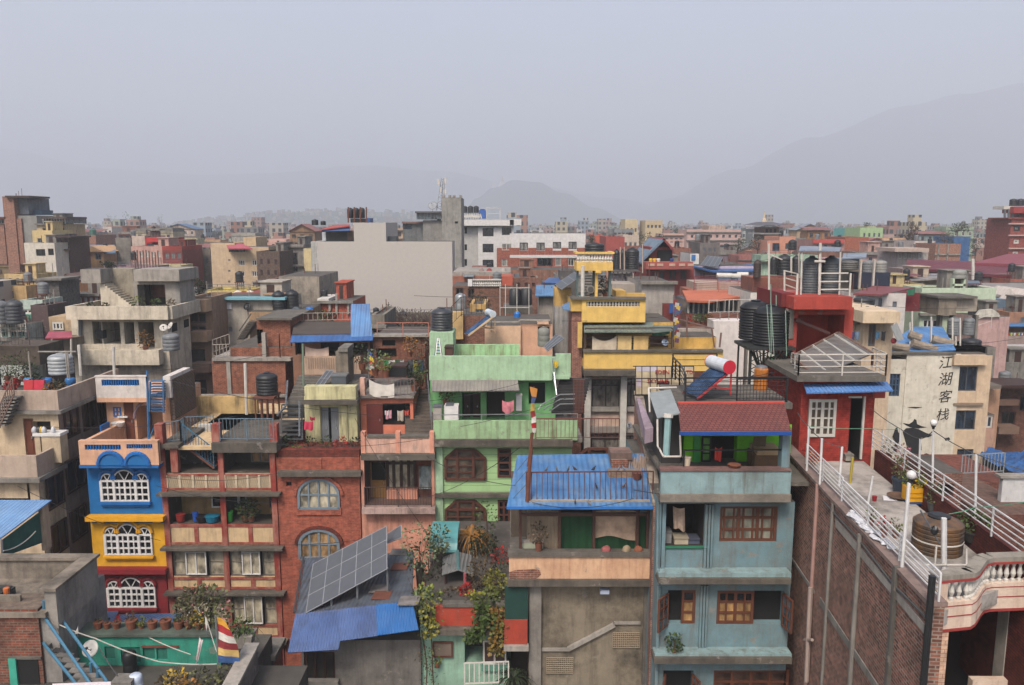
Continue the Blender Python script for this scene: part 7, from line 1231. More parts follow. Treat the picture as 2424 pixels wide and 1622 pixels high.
ms.part('lattice',mb,plain((150,152,156),.5));A4=plain((214,206,196),.5)
for dx,z0,z1 in((-1.0,.78,.96),(.9,.8,1.0),(-.2,.55,.72),(1.1,.5,.66)):c=q.x+.45*z0;dx*=.55;ms.part('antenna',MB().box(c+dx-.14,c+dx+.14,121.2,121.5,zb+(zt-zb)*z0,zb+(zt-zb)*z1),A4)
dish('large grey dish on the glazed roof room',(P(1618,390,121).x,121,Z(392,121)),.72,190,plain((150,154,160)))
WW=paint((240,236,232),.06,.15);t=T('white_hotel','white and brick hotel block with rows of dark square windows','building');Y=140.0;body(t,(2034,470,2360,1010),Y,12,WW,[(r_,.3,DARK)for r_ in((2075,540,2175,618),(2075,686,2175,765),(2075,832,2175,908),(2250,535,2340,605))])
for r_ in((2075,540,2175,618),(2075,686,2175,765),(2075,832,2175,908),(2250,535,2340,605)):win(t,r_,Y,2,2,BLACKP,glass((44,48,54)),.1,.1)
body(t,(1852,520,2036,1010),Y+.6,11,paint((206,202,196),.08,.15),[(r_,.3,DARK)for r_ in((1910,535,1932,592),(1910,690,1932,745),(1910,826,1932,888))],name='left_wing');B(t,'cornice',(1836,466,2362,520),Y-.9,Y+12,WW)  # greyer paint on this part stands for shade on the side face
R('a3');BRH=brick((178,92,70),(160,80,62),(170,120,100),.1);B(t,'stair_head',(-20,305,86,362),Y-.9,Y+10,WW);ws=((70,520,146,592),(224,520,300,592),(374,514,450,576),(518,512,592,580));body(t,(-20,436,672,700),Y-.6,11,WW,[(r_,.3,DARK)for r_ in ws],name='right_wing')
for r_ in ws:win(t,r_,Y-.6,2,1,BLACKP,GLW,.12,.1)
B(t,'brick_band',(-130,568,668,636),Y-.68,Y-.6,BRH)if False else None
for r_ in((70,146),(224,300),(374,450),(518,592)):B(t,'brick_panel',(r_[0]-1,594,r_[1]+1,634),Y-.7,Y-.6,BRH)
for a,b_ in((-24,68),(148,222),(302,372),(452,516),(594,668)):B(t,'brick_panel',(a,568,b_,634),Y-.7,Y-.6,BRH)
B(t,'white_band',(-20,634,690,660),Y-.8,Y-.6,WW);body(t,(-40,660,690,800),Y-.75,5,BRH,[(r_,.3,DARK)for r_ in((70,672,148,735),(230,658,372,735),(396,660,450,735),(514,660,590,735))],name='brick_storey')
for r_ in((70,672,148,735),(230,658,372,735),(396,660,450,735),(514,660,590,735)):win(t,r_,Y-.75,3,1,OFFW if r_[0]!=230 else BLACKP,GLW if r_[0]!=230 else GL,.12,.1)
R('a2');body(t,(2205,725,2360,1010),Y-.62,3,BRH,[((2250,825,2340,892),.3,DARK),((2250,680,2251,681),.1)],name='brick_panel');win(t,(2250,825,2340,892),Y-.62,2,1,OFFW,GLW,.12,.1);win(t,(2250,682,2340,745),Y-.68,2,1,OFFW,GLW,.12,.02)
for i,px in enumerate((1912,1964,2016)):tank(['black tank on the white hotel roof, first of three','black tank on the white hotel roof, second of three','black tank on the white hotel roof, beside the blue drum'][i],(P(px,400,144).x,144,Z(403,144)),P(25,400,144).x-P(0,400,144).x,Z(338,144)-Z(403,144),TANKB,ribs=3)
b=T('blue_roof_tank','bright blue tank on the white hotel roof','water tank');B(b,'tank_body',(2042,378,2104,455),143,147,plain((40,92,170)));B(b,'lid',(2052,368,2094,380),143.5,146.5,plain((30,76,150)));b=T('tank_stand','pale stand below the black tanks of the white hotel','stand');mb=MB()
for px in range(1890,2045,22):mb.bar(P(px,462,143),P(px+11,405,143),.12,4);mb.bar(P(px+11,405,143),P(px+22,462,143),.12,4)
b.mesh(mb,OFFW);rl=T('roof_railing','white pipe railing and clutter on the white hotel roof','railing');mb=rail(None,[P(2110,460,143),P(2235,460,143)],1.95,None,'h',nh=1,pr=.07,r=.05,posts=3);rl.mesh(mb,OFFW);random.seed(77)
t=mid('pink_flat_house','small pink flat roofed house on the hazy left of the blank wall',(45,690,275,790),165,9,paint((230,176,158),.15,.25),[(145,680,170,712),(190,655,212,685)],par=.3);B(t,'roof_room',(115,645,275,692),167,173,paint((230,182,166),.15,.2));t=mid('stacked_house','grey weathered house with shutters left of the blank wall',(232,712,442,1020),104,8,concrete((160,152,144)),[(275,765,385,880),(272,885,385,945)],par=.3,pm=glass((60,56,54)),ledges=(712,885));t=mid('yellow_strip_house','narrow cream yellow house against the blank wall building',(440,745,508,1000),95,6,paint((228,208,160),.2,.4),par=.2);t=mid('old_brown_house','dark brown old brick house behind the plaster house',(10,770,220,1060),98,8,brick((112,92,82),(92,78,72),(120,104,94),.4),wg((20,800,215,1000),3,2,.35,.45),par=.2,fm=DKWOOD)
t=mid('low_concrete_house','rough concrete wall below the blank wall, behind two black tanks',(215,985,582,1290),68,8,concrete((176,164,148),.7,.5),par=0);t=mid('small_brick_house','little brick house left of the rough concrete wall',(95,1035,215,1110),80,6,BT1,[(150,1050,175,1075)],par=.2);tankpx('black tank on the left of the pair before the rough concrete wall',(150,1115,265,1300),60);tankpx('black tank on the right of the pair before the rough concrete wall',(270,1105,390,1300),60.5);tankpx('small black tank standing against the blank grey wall',(595,1098,657,1195),66,None,4)
t=mid('tank_house','brown house with a tiled edge below the two black tanks',(-60,1310,440,1560),58.5,6,paint((190,156,120),.5,.7),par=0);B(t,'white_ledge',(560,1188,665,1215),64,68,OFFW)
t=mid('red_wall_house','low red brick wall at the foot of the blank grey wall',(585,1218,880,1360),64,6,brick((198,92,70),(180,80,60),(170,110,90),.15),par=0,ledges=(1218,))
for px in(676,738,845):t.part('post',MB().bar(P(px,1330,63.9),P(px,1140 if px==738 else 1222,63.9),.12,4),CONCL)
random.seed(41)
for px,lm,lab,r in((480,LDARK,'dark shrub with blue barrel at the foot of the blank wall',.45),(620,LGREEN,'green bush before the low red wall',.4),(690,LBRN,'brown bush before the low red wall',.35)):q=P(px,1370,57);plant(lab,(q.x,57,q.z-.4),.2,.3,r,120,.16,lm,group='shrubs below the blank wall')
q=P(495,1375,55);m_=MB();m_.sm=True;m_.lathe((q.x,55,q.z),[(.22,0),(.25,.1),(.25,.4),(.24,.42),(.25,.45),(.25,.78),(.2,.84)],14);T('drum','bright blue barrel left of the low red wall','drum').mesh(m_,plain((36,110,190),.4));dish('dark dish on the brown house left of the blue barrel',P(365,1340,57),.28,180,plain((70,80,92)))
tr=T('conifer','small dark conifer before the blank grey wall','conifer');q=P(1217,1370,66);zt=Z(1218,66);mb=MB()
for k in range(7):z=q.z+(zt-q.z)*(.18+.11*k);r_=.5*(1-k/8.5);fronds(mb,(q.x,66,z),r_,16,.45,.1)
tr.part('crown',mb,LDARK);tr.part('trunk',MB().bar((q.x,66,5),(q.x,66,zt),.09,6,r2=.03),STEM)
bs=T('bare_shrubs','brown leafless shrubs along the foot of the blank grey wall','shrubs',kind='stuff');mb=MB();random.seed(12)
for k in range(260):q=P(random.uniform(1180,1600),random.uniform(1380,1470),random.uniform(55,62));d=Vector((random.uniform(-1,1),random.uniform(-.6,.6),random.uniform(.5,1.5)))*random.uniform(.3,.6);mb.bar(q,q+d,.035,3,r2=.01);mb.bar(q+d*.5,q+d*.5+Vector((random.uniform(-.7,.7),0,random.uniform(.2,.8))),.022,3)
leaves(mb,P(1400,1430,58),1.9,1.5,.5,500,.12);bs.mesh(mb,plain((96,82,76),.9));T('scrub_bank','dark wall behind the leafless shrubs','wall').mesh(MB().box(P(1180,0,64).x,P(1610,0,64).x,63,66,0,Z(1420,64)),plain((90,80,74),.9))
R('a2');t=T('blue_sheet_house','house with a brown roof edged by blue sheets, one blue sheet standing up','house');Y=46.0;q=[P(330,1512,Y-.6),P(890,1508,Y-.6),P(875,1395,Y+4),P(352,1395,Y+4)];t.part('roof',MB().slab(q,.1),corrugated((84,74,66),'y',.25,.3,.8));q=[P(868,1560,Y-.9),P(1068,1560,Y-.9),P(1040,1235,Y+.3),P(868,1238,Y+.3)];t.part('blue_sheet',MB().slab(q,.05),corrugated((74,128,184),'x',.3,.3));R('b2');t.part('blue_eave',MB().slab([P(288,108,Y-1.2),P(978,92,Y-1.2),P(985,30,Y-.5),P(300,40,Y-.5)],.05),corrugated((60,104,164),'x',.3,.35));body(t,(310,100,960,420),Y,8,paint((150,110,90),.4,.5),[((330,112,405,215),.5,DARK),((545,112,700,215),1.0,DARKR),((770,112,940,215),1.0,DARKR)]);B(t,'balustrade_band',(405,228,878,380),Y-1.0,Y-.8,paint((206,176,150),.35,.6));mb=MB()
for k in range(22):x=P(440+19*k,300,Y-1).x;mb.box(x,x+.05,Y-1.02,Y-1.0,Z(330,Y-1),Z(240,Y-1))
t.part('balusters',mb,plain((150,124,106)));laundry('pale sheet drying under the blue eave',P(410,140,Y-.7),P(610,145,Y-.7),1.2,plain((206,180,164),.9),sag=.15);R('a2');rail(t,[P(345,1395,Y+4.1),P(880,1385,Y+4.1)],.5,CONCL,'v',.3,.03,posts=3);t2=mid('grey_cube_house','small grey house right of the standing blue sheet',(1055,1350,1178,1560),50,5,concrete((150,142,130)),[(1070,1470,1140,1560)],par=.1,ledges=(1440,));tank('black jar shaped tank right of the standing blue sheet',(P(1100,1345,52).x,52,Z(1345,52)),.2,.55,TANKB,ribs=3)
R('a2');t=mid('balustrade_house','brown roof terrace house with a white balustrade',(1800,1075,2360,1340),66,8,brick((140,88,70),(118,76,62),(140,116,100),.4),[(1830,1090,1900,1180),(1940,1100,2000,1180)],par=0,fm=DKWOOD);x0,x1,z0,z1=rc((1985,1010,2245,1075),65.8);balus(t,x0,x1,65.9,z0,z1-.1,15,OFFW,r=.09);t.part('balustrade_rail',MB().box(x0,x1,65.75,66.05,z1-.1,z1),OFFW);B(t,'white_panel',(1940,1010,1980,1075),65.7,65.9,WHITE);B(t,'roof_slab',(1800,945,2330,985),72,80,CONCL,ground=True);q=[P(1900,985,70),P(1990,985,70),P(2010,955,73),P(1890,958,73)];t.part('sheet',MB().slab(q,.06),GALV);B(t,'terrace_back',(1800,985,2340,1075),71,72,paint((170,110,90),.4,.4));B(t,'red_hut',(2250,985,2350,1090),67,70,paint((200,100,76),.3,.3))
for i,(px,c)in enumerate(((2065,(150,120,110)),(2135,(150,50,48)),(2262,(170,160,150)))):q=P(px,950,74);m_=MB();m_.sm=True;m_.blob((q.x,74,q.z+.1),.28,.28,.32,10,6);T('roof_vent',['brownish dome on the flat roof before the white hotel','red dome on the flat roof before the white hotel','pale dome on the flat roof before the white hotel'][i],'vent','domes on the flat roof').mesh(m_,plain(c))
tankpx('shiny galvanised cylinder tank left of the twin black tanks',(1820,1138,1926,1290),54,plain((170,174,176),.35,.4),2);random.seed(51);R('a2');tr=T('roof_garden_bush','yellow green bush on the roof left of the twin black tanks','bush');q=P(2040,1230,56);mb=MB();leaves(mb,q,.8,.6,.5,260,.15);leaves(mb,q+Vector((0,0,.4)),.6,.5,.4,120,.14,1);tr.part('foliage',mb,[LDARK,LBRN]);tr.part('stem',MB().bar((q.x,q.y,8),q,.1,6),STEM)
t=mid('yellow_block_house','yellow plastered block under the bush on the brick roof',(1960,1255,2110,1345),52,4,paint((216,176,110),.4,.6),[(2010,1285,2080,1340)],par=.1);t=mid('brick_patch_house','patched brick wall behind the blue tube solar heater',(1600,1340,2150,1560),50,5,brick((150,92,72),(124,78,64),(150,128,114),.4),par=0);B(t,'yellow_pier',(1800,1310,1895,1560),49.5,50,paint((222,188,130),.3,.5))
rail(t,[P(1790,1440,49),P(1880,1350,49),P(2110,1345,49)],1.2,BLACKP,'v',.3,.02);R('d2');f=P(690,395,44.5);h=P(1010,150,44.9);heater('blue tube solar heater on a rusty frame behind the green roof',f,h,.8,plain((206,216,224),.4),plain((190,160,130),.6),.19);mb=MB();mb.bar(P(720,415,44),P(1040,170,44.3),.06,4);T('steel_beam','pale beam along the blue tube solar heater','beam').mesh(mb,plain((220,190,150)))
t=T('peach_block','plain peach plastered wall with a doorway recess behind the green roof','house');body(t,(935,285,1410,530),46,5,paint((232,192,160),.08,.15));body(t,(1408,265,1828,525),46.3,5,paint((232,180,148),.2,.3),[((1635,300,1790,525),.4,GREYD)],name='recessed_wall');B(t,'cap',(1630,238,1780,268),46,47,paint((236,190,160)));mb=MB();mb.path([P(950,240,46.1),P(1380,238,46.1),P(1400,212,46.1),P(1800,215,46.1)],.05,5);mb.path([P(960,285,46.1),P(950,240,46.1)],.04,5);t.part('handrail',mb,CONCL)
R('a3');T3=T('twin_tank','pair of black tanks in a pipe frame above the peach wall','water tank');
for px in(25,130):xx=P(px,1000,55).x;m_=MB();m_.sm=True;m_.lathe((xx,55,Z(1110,55)),[(.37,0),(.4,.08),(.4,Z(950,55)-Z(1110,55)),(.3,Z(938,55)-Z(1110,55)),(.1,Z(930,55)-Z(1110,55))],16);T3.part('tank_body',m_,TANKB)
mb=MB()
for px in(-110,-60,45,155):mb.bar(P(px,1260,53),P(px,900,53),.028,5)
for py in(1115,935):mb.bar(P(-110,py,53),P(160,py,53),.025,5)
T3.part('frame',mb,OFFW);B(T3,'base',(-80,1112,190,1170),53.5,56.5,CONCD);gc=T('gas_cylinder','blue gas cylinder on the roof behind the peach wall','cylinder');q=P(47,1265,50);gc.part('cylinder_body',MB().lathe((q.x,50,Z(1270,50)),[(.17,0),(.2,.06),(.2,.7),(.11,.82)],16),plain((36,116,196),.4));gc.part('valve',MB().lathe((q.x,50,Z(1270,50)+.82),[(.05,0),(.05,.07),(.03,.1)],10),plain((190,160,60)))
YW=paint((246,204,116),.1,.25,(120,90,60));YWD=paint((234,190,104),.25,.45);t=T('yellow_house','bright yellow house with a balustraded lookout turret','house');Y=46.0
B(t,'upper_floor',(640,1125,1222,1250),Y+.36,Y+3.2,YW);body(t,(640,1040,1222,1250),Y,.35,YW,[((682,1060,1168,1106),.3,BLACKP)],ground=False,name='upper_band');x0,x1,z0,z1=rc((682,1060,1168,1106),Y);balus(t,x0,x1,Y+.12,z0,z1,17,OFFW,r=.085);B(t,'coping',(540,1022,1228,1044),Y-.15,Y+.4,CONCD);body(t,(540,1042,642,1150),Y+.1,3,YWD,ground=False,name='corner');body(t,(548,1150,645,1560),Y+.35,3,brick((170,108,92),(150,96,84),(180,150,136),.3),name='brick_corner');body(t,(655,1250,1470,1510),Y+1.2,7,YWD,[((680,1345,950,1490),.8,plain((176,130,70))),((1265,1370,1430,1480),1.0,plain((170,120,96)))],name='recess_wall',ground=False);q=[P(660,1335,Y-1.4),P(1292,1335,Y-1.4),P(1290,1248,Y+.9),P(655,1248,Y+.9)];t.part('canopy',MB().slab(q,.07),corrugated((126,136,122),'x',.3,.3,.7));t.part('canopy',MB().slab([P(1290,1340,Y-1.2),P(1468,1320,Y-1.2),P(1480,1280,Y+.8),P(1290,1280,Y+.8)],.07),plain((110,124,116)))
R('b3');body(t,(602,190,1770,350),Y-1.0,.25,YW,ground=False,name='lower_band');B(t,'lower_floor',(602,270,1770,350),Y-.74,Y+5,YW);B(t,'coping',(598,172,1775,193),Y-1.12,Y-.7,CONCD);t.part('ledge',MB().box(P(605,0,44.6).x,P(1050,0,44.6).x,44.4,46,Z(385,44.6),Z(340,44.6)),SLABC);R('a3');rail(t,[P(668,1495,Y-.9),P(1460,1490,Y-.9)],1.2,plain((76,60,56)),'h',nh=3,posts=3.5,r=.025,pr=.05);laundry('large cream sheet sagging on the yellow house railing',P(735,1375,Y-1),P(960,1372,Y-1),1.35,plain((214,196,172),.9),sag=.3);laundry('yellow cloth panel first right of the cream sheet',P(968,1370,Y-1),P(1095,1372,Y-1),1.65,plain((228,196,136),.9),sag=.02,wave=.03);laundry('yellow cloth panel second right of the cream sheet',P(1115,1372,Y-1),P(1250,1375,Y-1),1.65,plain((226,188,122),.9),sag=.02,wave=.03);laundry('green net under the canopy of the yellow house',P(1285,1335,Y-1),P(1445,1320,Y-1),.35,plain((40,100,76),.9),sag=.1)
dish('pale blue dish on the yellow house balcony',P(1400,1475,Y-.8),.2,170,plain((170,186,206)));body(t,(1455,1385,1870,1500),Y+2.5,4,YWD,ground=False,name='rear_wall');B(t,'grey_wall',(1480,1310,1905,1480),Y+5,Y+6,concrete((196,184,172),.2,.3));mb=MB();mb.path([P(1535,1225,Y+2),P(1830,1305,Y+2),P(1855,1480,Y+2)],.05,5).path([P(1535,1295,Y+2),P(1850,1305,Y+2)],.04,5);mb.bar(P(1600,1380,Y+2),P(1600,1190,Y+2),.06,5).bar(P(1900,1480,Y+2),P(1915,1345,Y+2),.06,5);t.part('roof_rail',mb,plain((120,92,84)))
t.part('pillar',MB().box(P(600,1300,Y).x,P(640,1300,Y).x,Y-.2,Y+.1,Z(1480,Y),Z(1250,Y)),YW);B(t,'side_bay',(390,940,545,1105),Y+3.5,Y+5,paint((226,184,110),.4,.5));B(t,'grey_side',(390,1105,548,1560),Y+3.4,Y+5,corrugated((168,164,160),'x',.3,.3,.8),ground=True);q=[P(470,1130,Y+.5),P(540,1135,Y+.5),P(545,1050,Y+2),P(455,1095,Y+2)];t.part('side_canopy',MB().slab(q,.06),plain((100,136,176)))
zt=Z(775,48);t2=t;x0,x1,z0,z1=rc((592,700,924,778),47.6);t.part('turret_deck',MB().box(x0,x1,47.6,49.6,z0,z1),YW);x0,x1,z0,z1=rc((596,625,922,702),47.7);balus(t,x0,x1,47.8,z0,z1,13,OFFW,r=.1,name='turret_balustrade');t.part('turret_balustrade_rail',MB().box(x0-.1,x1+.1,47.65,48,z1,z1+.12).box(x0-.1,x0+.1,48.0,49.5,z1+.003,z1+.117).box(x1-.1,x1+.1,48.0,49.5,z1+.003,z1+.117),YW);B(t,'turret_bracket',(765,778,818,800),47.5,48,YW)
for a,b_,m_,y in((762,786,YW,47.9),(740,762,plain((84,110,110)),48.4),(592,608,plain((90,116,116)),48.2),(886,908,plain((96,116,116)),48.2),(862,886,plain((196,150,130)),50.5)):B(t,'turret_column',(a,778,b_,1030),y,y+.35,m_)
mb=MB();q0,q1=P(680,1010,49),P(700,780,50.5);
for k in range(10):q=q0+(q1-q0)*k/9;mb.box(q.x-.2,q.x+.9,q.y,q.y+.3,q.z,q.z+.05)
t.part('turret_stair',mb,plain((120,112,96)));T('drain_pole','white pipe standing before the yellow turret','pole').mesh(MB().bar(P(646,1010,46.6),P(648,730,46.6),.11,8),OFFW);solar_array('dark solar panel row leaning left of the yellow turret',P(455,950,48),P(395,905,50),P(570,790,51.5),P(625,830,49.5),1,3);random.seed(61);q=P(850,990,49.3);plant('green climbing plant under the yellow turret',(q.x,49.3,Z(1020,49)),.15,.25,.32,120,.14,LDARK,tall=1.8);ac=T('outdoor_unit','round grey fan unit under the yellow turret','fan');q=P(720,950,48.2);ac.part('casing',MB().bar(q,q+Vector((0,.25,0)),.24,14),plain((150,146,136)));ac.part('grille',MB().bar(q-Vector((0,.03,0)),q,.18,14),GREYD);B(t,'roof_block',(950,965,1045,1025),50,52,YWD);B(t,'parapet_wall',(1040,985,1220,1030),50.5,51,YWD)
R('b3');PK=paint((232,200,180),.2,.4);t=T('pink_column_house','pale pink floor with white columns and dark sliding windows under the yellow house','house');Yq=46.0;ws=((668,418,908,658),(962,408,1040,650),(660,880,905,1060),(955,890,1030,1040));body(t,(625,385,1055,1120),Yq,7,PK,[(w,.2,DARK)for w in ws])
for w in ws:win(t,w,Yq,2,1,plain((60,48,44)),glass((118,112,106),.25),.08,.05,transom=.22)
for a in(608,908):B(t,'column',(a,395,a+52,1120),Yq-.7,Yq-.2,OFFW)
for r_ in((620,655,1060,690),(650,820,1060,868)):B(t,'ledge',r_,Yq-.25,Yq,CONCL)
dish('small grey dish on a white bracket by the pale pink wall',P(985,840,44),.18,200);rr=T('stone_wall','weathered pale wall stepping down beside the pale pink floor','wall');rr.part('wall',MB().hexa([(P(1040,0,43).x,43,0),(P(1160,0,35).x,35,0),(P(1200,0,35).x,35,0),(P(1090,0,43).x,43,0)],[P(1045,860,43),P(1120,1050,35),P(1160,1050,35),P(1090,860,43)]),concrete((190,166,150),.4,.5));rr.part('coping',MB().bar(P(1065,855,43),P(1140,1045,35),.12,4),CONCL)
R('a3');t=mid('concrete_block_house','plain grey concrete block right of the yellow turret',(1185,892,1482,1320),52,7,concrete((186,178,170),.3,.35),par=0,ledges=(885,));B(t,'low_wall',(915,900,1185,1000),55,58,concrete((184,172,160),.3,.4));B(t,'red_side',(1385,1080,1475,1280),51.6,52,plain((120,50,44)));B(t,'blue_cloth',(1440,1080,1545,1165),51,51.1,plain((44,84,150)))
tankpx('black tank with white collar behind the yellow turret',(665,520,845,640),58,None,4)
for i,(a,b_,y0,y1)in enumerate(((925,985,580,775),(985,1035,580,765),(1035,1162,568,770))):tank(['slim black tank directly right of the yellow turret','middle black tank of three right of the yellow turret','broad black tank on the right of three by the turret'][i],(P((a+b_)/2,y1,60+i*.4).x,60+i*.4,Z(y1,60)),(P(b_,700,60).x-P(a,700,60).x)/2,Z(y0,60)-Z(y1,60),TANKB,ribs=8)
ts=T('tank_platform','steel platform on thin legs under the three black tanks','stand');mb=MB().box(P(920,0,59).x,P(1180,0,59).x,58.6,61.5,Z(785,59),Z(772,59)-.01)
for px in range(930,1180,40):mb.bar(P(px,890,58.8),P(px,785,58.8),.05,4)
ts.mesh(mb,plain((90,84,80)));mb=MB()
for px,a,b_ in((992,760,560),(1028,770,560),(1195,800,530),(1110,1000,800),(1188,1010,880)):mb.bar(P(px,a,57),P(px,b_,57),.045,5)
T('pipe_group','thin pale standpipes in front of the three black tanks','pipes').mesh(mb,plain((190,170,156)))
pf=T('prayer_flags','string of faded prayer flags beside the grey concrete block','prayer flags');mb=MB();cs=[plain(c,.8)for c in((150,60,56),(214,206,200),(226,190,80),(120,84,120),(90,110,140))]
for k in range(14):q=P(1485+(k%3)*12,1040+27*k,47);mb.slab([q,q+Vector((.22,0,-.06)),q+Vector((.2,.06,-.32)),q+Vector((-.04,.06,-.28))],.02,k%5)
pf.part('flag_cloth',mb,cs);pf.part('pole',MB().bar(P(1478,1480,47.1),P(1482,1000,47.1),.05,5),GREYP)
RR=paint((160,70,66),.25,.3);t=mid('red_restaurant','dark red house with a balcony and a steep dark roof',(1232,760,1665,950),78,9,RR,[(1285,790,1395,860),(1440,778,1500,860),(1540,775,1600,860)],par=0,pm=OPEN,fm=plain((110,40,40)));B(t,'balcony',(1228,700,1660,765),76,78,paint((176,92,84),.2,.3));B(t,'upper_wall',(1262,560,1470,705),80,86,RR);q0,ap,q1=P(1165,700,79),P(1392,478,79),P(1475,570,79);bk=Vector((0,8,0));t.part('roof',MB().slab([q0,ap,ap+bk,q0+bk],.2),corrugated((112,132,150),'y',.4,.2));t.part('roof',MB().slab([ap,q1,q1+bk,ap+bk],.2),plain((140,52,54)));B(t,'roof_shade_panel',(1330,590,1465,690),79.9,80,DARK)  # solid dark panel under the gable stands for shade inside the roof
for px in(1250,1330,1440,1530,1610):B(t,'balcony_panel',(px,712,px+55,735),75.95,76,plain((206,170,150)))
for px,c,lab in((1270,(230,190,60),'yellow pot first on the dark red balcony'),(1305,(240,180,40),'larger yellow pot on the dark red balcony'),(1340,(226,222,214),'white pot on the dark red balcony'),(1462,(40,70,130),'blue drum on the dark red balcony')):q=P(px,700,77);m_=MB();m_.lathe((q.x,77,q.z),[(.15,0),(.19,.28),(.16,.36)],12);T('balcony_pot',lab,'pot','pots on the dark red balcony').mesh(m_,plain(c))
t=mid('white_box_house','white rooftop box with a blue sign mark right of the red balcony',(1632,622,1712,720),84,5,paint((232,230,228),.1,.2),par=0);B(t,'blue_mark',(1645,632,1680,682),83.9,84,plain((60,120,180)));LIL=paint((206,190,208),.15,.3);t=mid('lilac_house','lilac house under a wide blue roof with solar panels',(1660,735,2215,900),80,9,LIL,[(1722,800,1740,840),(1748,800,1766,840)],par=0);q=[P(1660,735,79),P(1840,780,77.5),P(2240,775,77.5),P(2215,715,86),P(1720,712,86)];t.part('roof',MB().prism([Vector(p_)for p_ in q],(0,0,-.15)),corrugated((58,100,156),'x',.5,.15));solar_array('dark solar panels on the blue roof of the lilac house',P(1728,722,78.6),P(1880,752,78.2),P(1932,652,82),P(1790,640,82),4,1)
for i,(a,b_,y)in enumerate(((1890,1998,840),(2012,2080,845),(2075,2148,832))):heater(['white solar heater first from the left before the lilac house','middle white solar heater before the lilac house','white solar heater on the right before the lilac house'][i],P((a+b_)/2,y+50,69),P((a+b_)/2,y,71),(P(b_,y,70).x-P(a,y,70).x),OFFW,GREYP,.24)
for i,px in enumerate((2190,2238)):q=P(px,905,66);m_=MB();m_.sm=True;m_.lathe((q.x,66,q.z),[(.17,0),(.19,.1),(.19,.35),(.18,.37),(.19,.4),(.19,.6),(.1,.7)],14);T('drum',['light blue barrel left of two behind the red railings','light blue barrel right of two behind the red railings'][i],'drum').mesh(m_,plain((120,170,196),.5))
t=T('railed_terrace','roof terrace with red slat railings before the lilac house','terrace');B(t,'terrace_block',(1660,970,2420,1040),66.5,72,paint((176,110,90),.3,.4),ground=True);rail(t,[P(1665,960,65),P(1880,950,65)],1.15,plain((150,60,56)),'h',nh=5,posts=1.6,pr=.03,r=.022);rail(t,[P(1890,968,65),P(2420,970,65)],.9,plain((166,84,72)),'h',nh=5,posts=1.6,pr=.03,r=.022)
t=T('orange_pavilion','glazed roof pavilion under a terracotta orange roof','pavilion');q=[P(1600,1048,60),P(1800,1055,58.5),P(2185,1000,60),P(2000,955,67),P(1560,958,67)];t.part('roof',MB().prism([Vector(p_)for p_ in q],(0,0,-.15)),paint((212,122,92),.2,.2));B(t,'wall',(1600,1170,2160,1260),60.5,66,paint((150,96,76),.3,.4),ground=True);B(t,'glazing',(1600,1050,2170,1172),60.7,65,glass((62,80,90),.2));mb=MB()
for k in range(13):x=P(1610+46*k,1100,60.5).x;mb.box(x,x+.12,60.5,60.7,Z(1172,60.6),Z(1045,60.6))
t.part('mullions',mb,OFFW);rail(t,[P(1800,1170,57),P(2170,1160,57)],.95,OFFW,'v',.5,.025,posts=1.6,pr=.035);B(t,'roof_beam',(1690,890,2160,975),68,72,concrete((190,170,156),.2,.3));B(t,'brick_front',(1830,1175,2140,1230),57,58,plain((130,84,70)),ground=True)
random.seed(71)
for px,lm,lab in((1620,LRED,'red flowering plant before the terracotta pavilion'),(1690,LPALE,'pale plant before the terracotta pavilion'),(1740,LGREEN,'tall green plant before the terracotta pavilion'),(1800,LRUST,'orange plant at the corner of the terracotta pavilion')):q=P(px,1225,56);plant(lab,(q.x,56,q.z-.3),.16,.22,.28,80,.13,lm,group='plants before the terracotta pavilion')
t=mid('white_wall_house','blank white house wall behind the big black tank',(1840,1240,2130,1560),50,1.5,paint((236,226,220),.1,.2),par=0);body(t,(2182,978,2530,1120),57,6,paint((232,224,214),.1,.2),name='upper_wall')
[PROT.append(src(q[:4])+(q[4],))for q in((1560,955,2185,1260,60),(1660,712,2240,900,80),(1165,478,1660,900,79),(1890,815,2260,960,69))];R('d4');[PROT.append(src(q[:4])+(q[4],))for q in((270,260,1010,860,58),(1650,340,2090,900,60))];R('a4');[PROT.append(src(q[:4])+(q[4],))for q in((1965,300,2344,690,128),(1270,676,2344,880,96),(1165,572,1475,670,114))]
R('a4');t=mid('salmon_house','salmon pink house with grey framed windows near the right skyline',(100,482,246,680),132,8,paint((226,160,132),.12,.25),[(158,525,192,580)],par=.3);body(t,(-10,500,102,680),131,8,paint((222,156,130),.12,.25),[((40,525,105,600),.2,GLB)],name='left_wing');tp=T('pagoda_tower','narrow tower with stacked dark pagoda eaves on the skyline','tower');B(tp,'shaft',(-40,380,100,520),150,156,brick((150,100,84),(130,88,76)));B(tp,'lower_eave',(-60,432,120,445),148.5,157,OFFW)
x0,x1,z0,z1=rc((-75,330,160,360),148);cx=(x0+x1)/2;tp.part('roof',MB().hexa([(x0,147,z0),(x1,147,z0),(x1,159,z0),(x0,159,z0)],[(cx-.9,151,z1),(cx+.9,151,z1),(cx+.9,155,z1),(cx-.9,155,z1)]),plain((96,92,96)));tp.part('spire',MB().lathe((cx,153,z1),[(.5,0),(.4,.5),(.2,.7),(.15,1.4),(.03,2.0)],10),plain((210,190,160)))
for k in range(3):B(tp,'window',(-20+38*k,395,0+38*k,428),149.9,150,DARK)
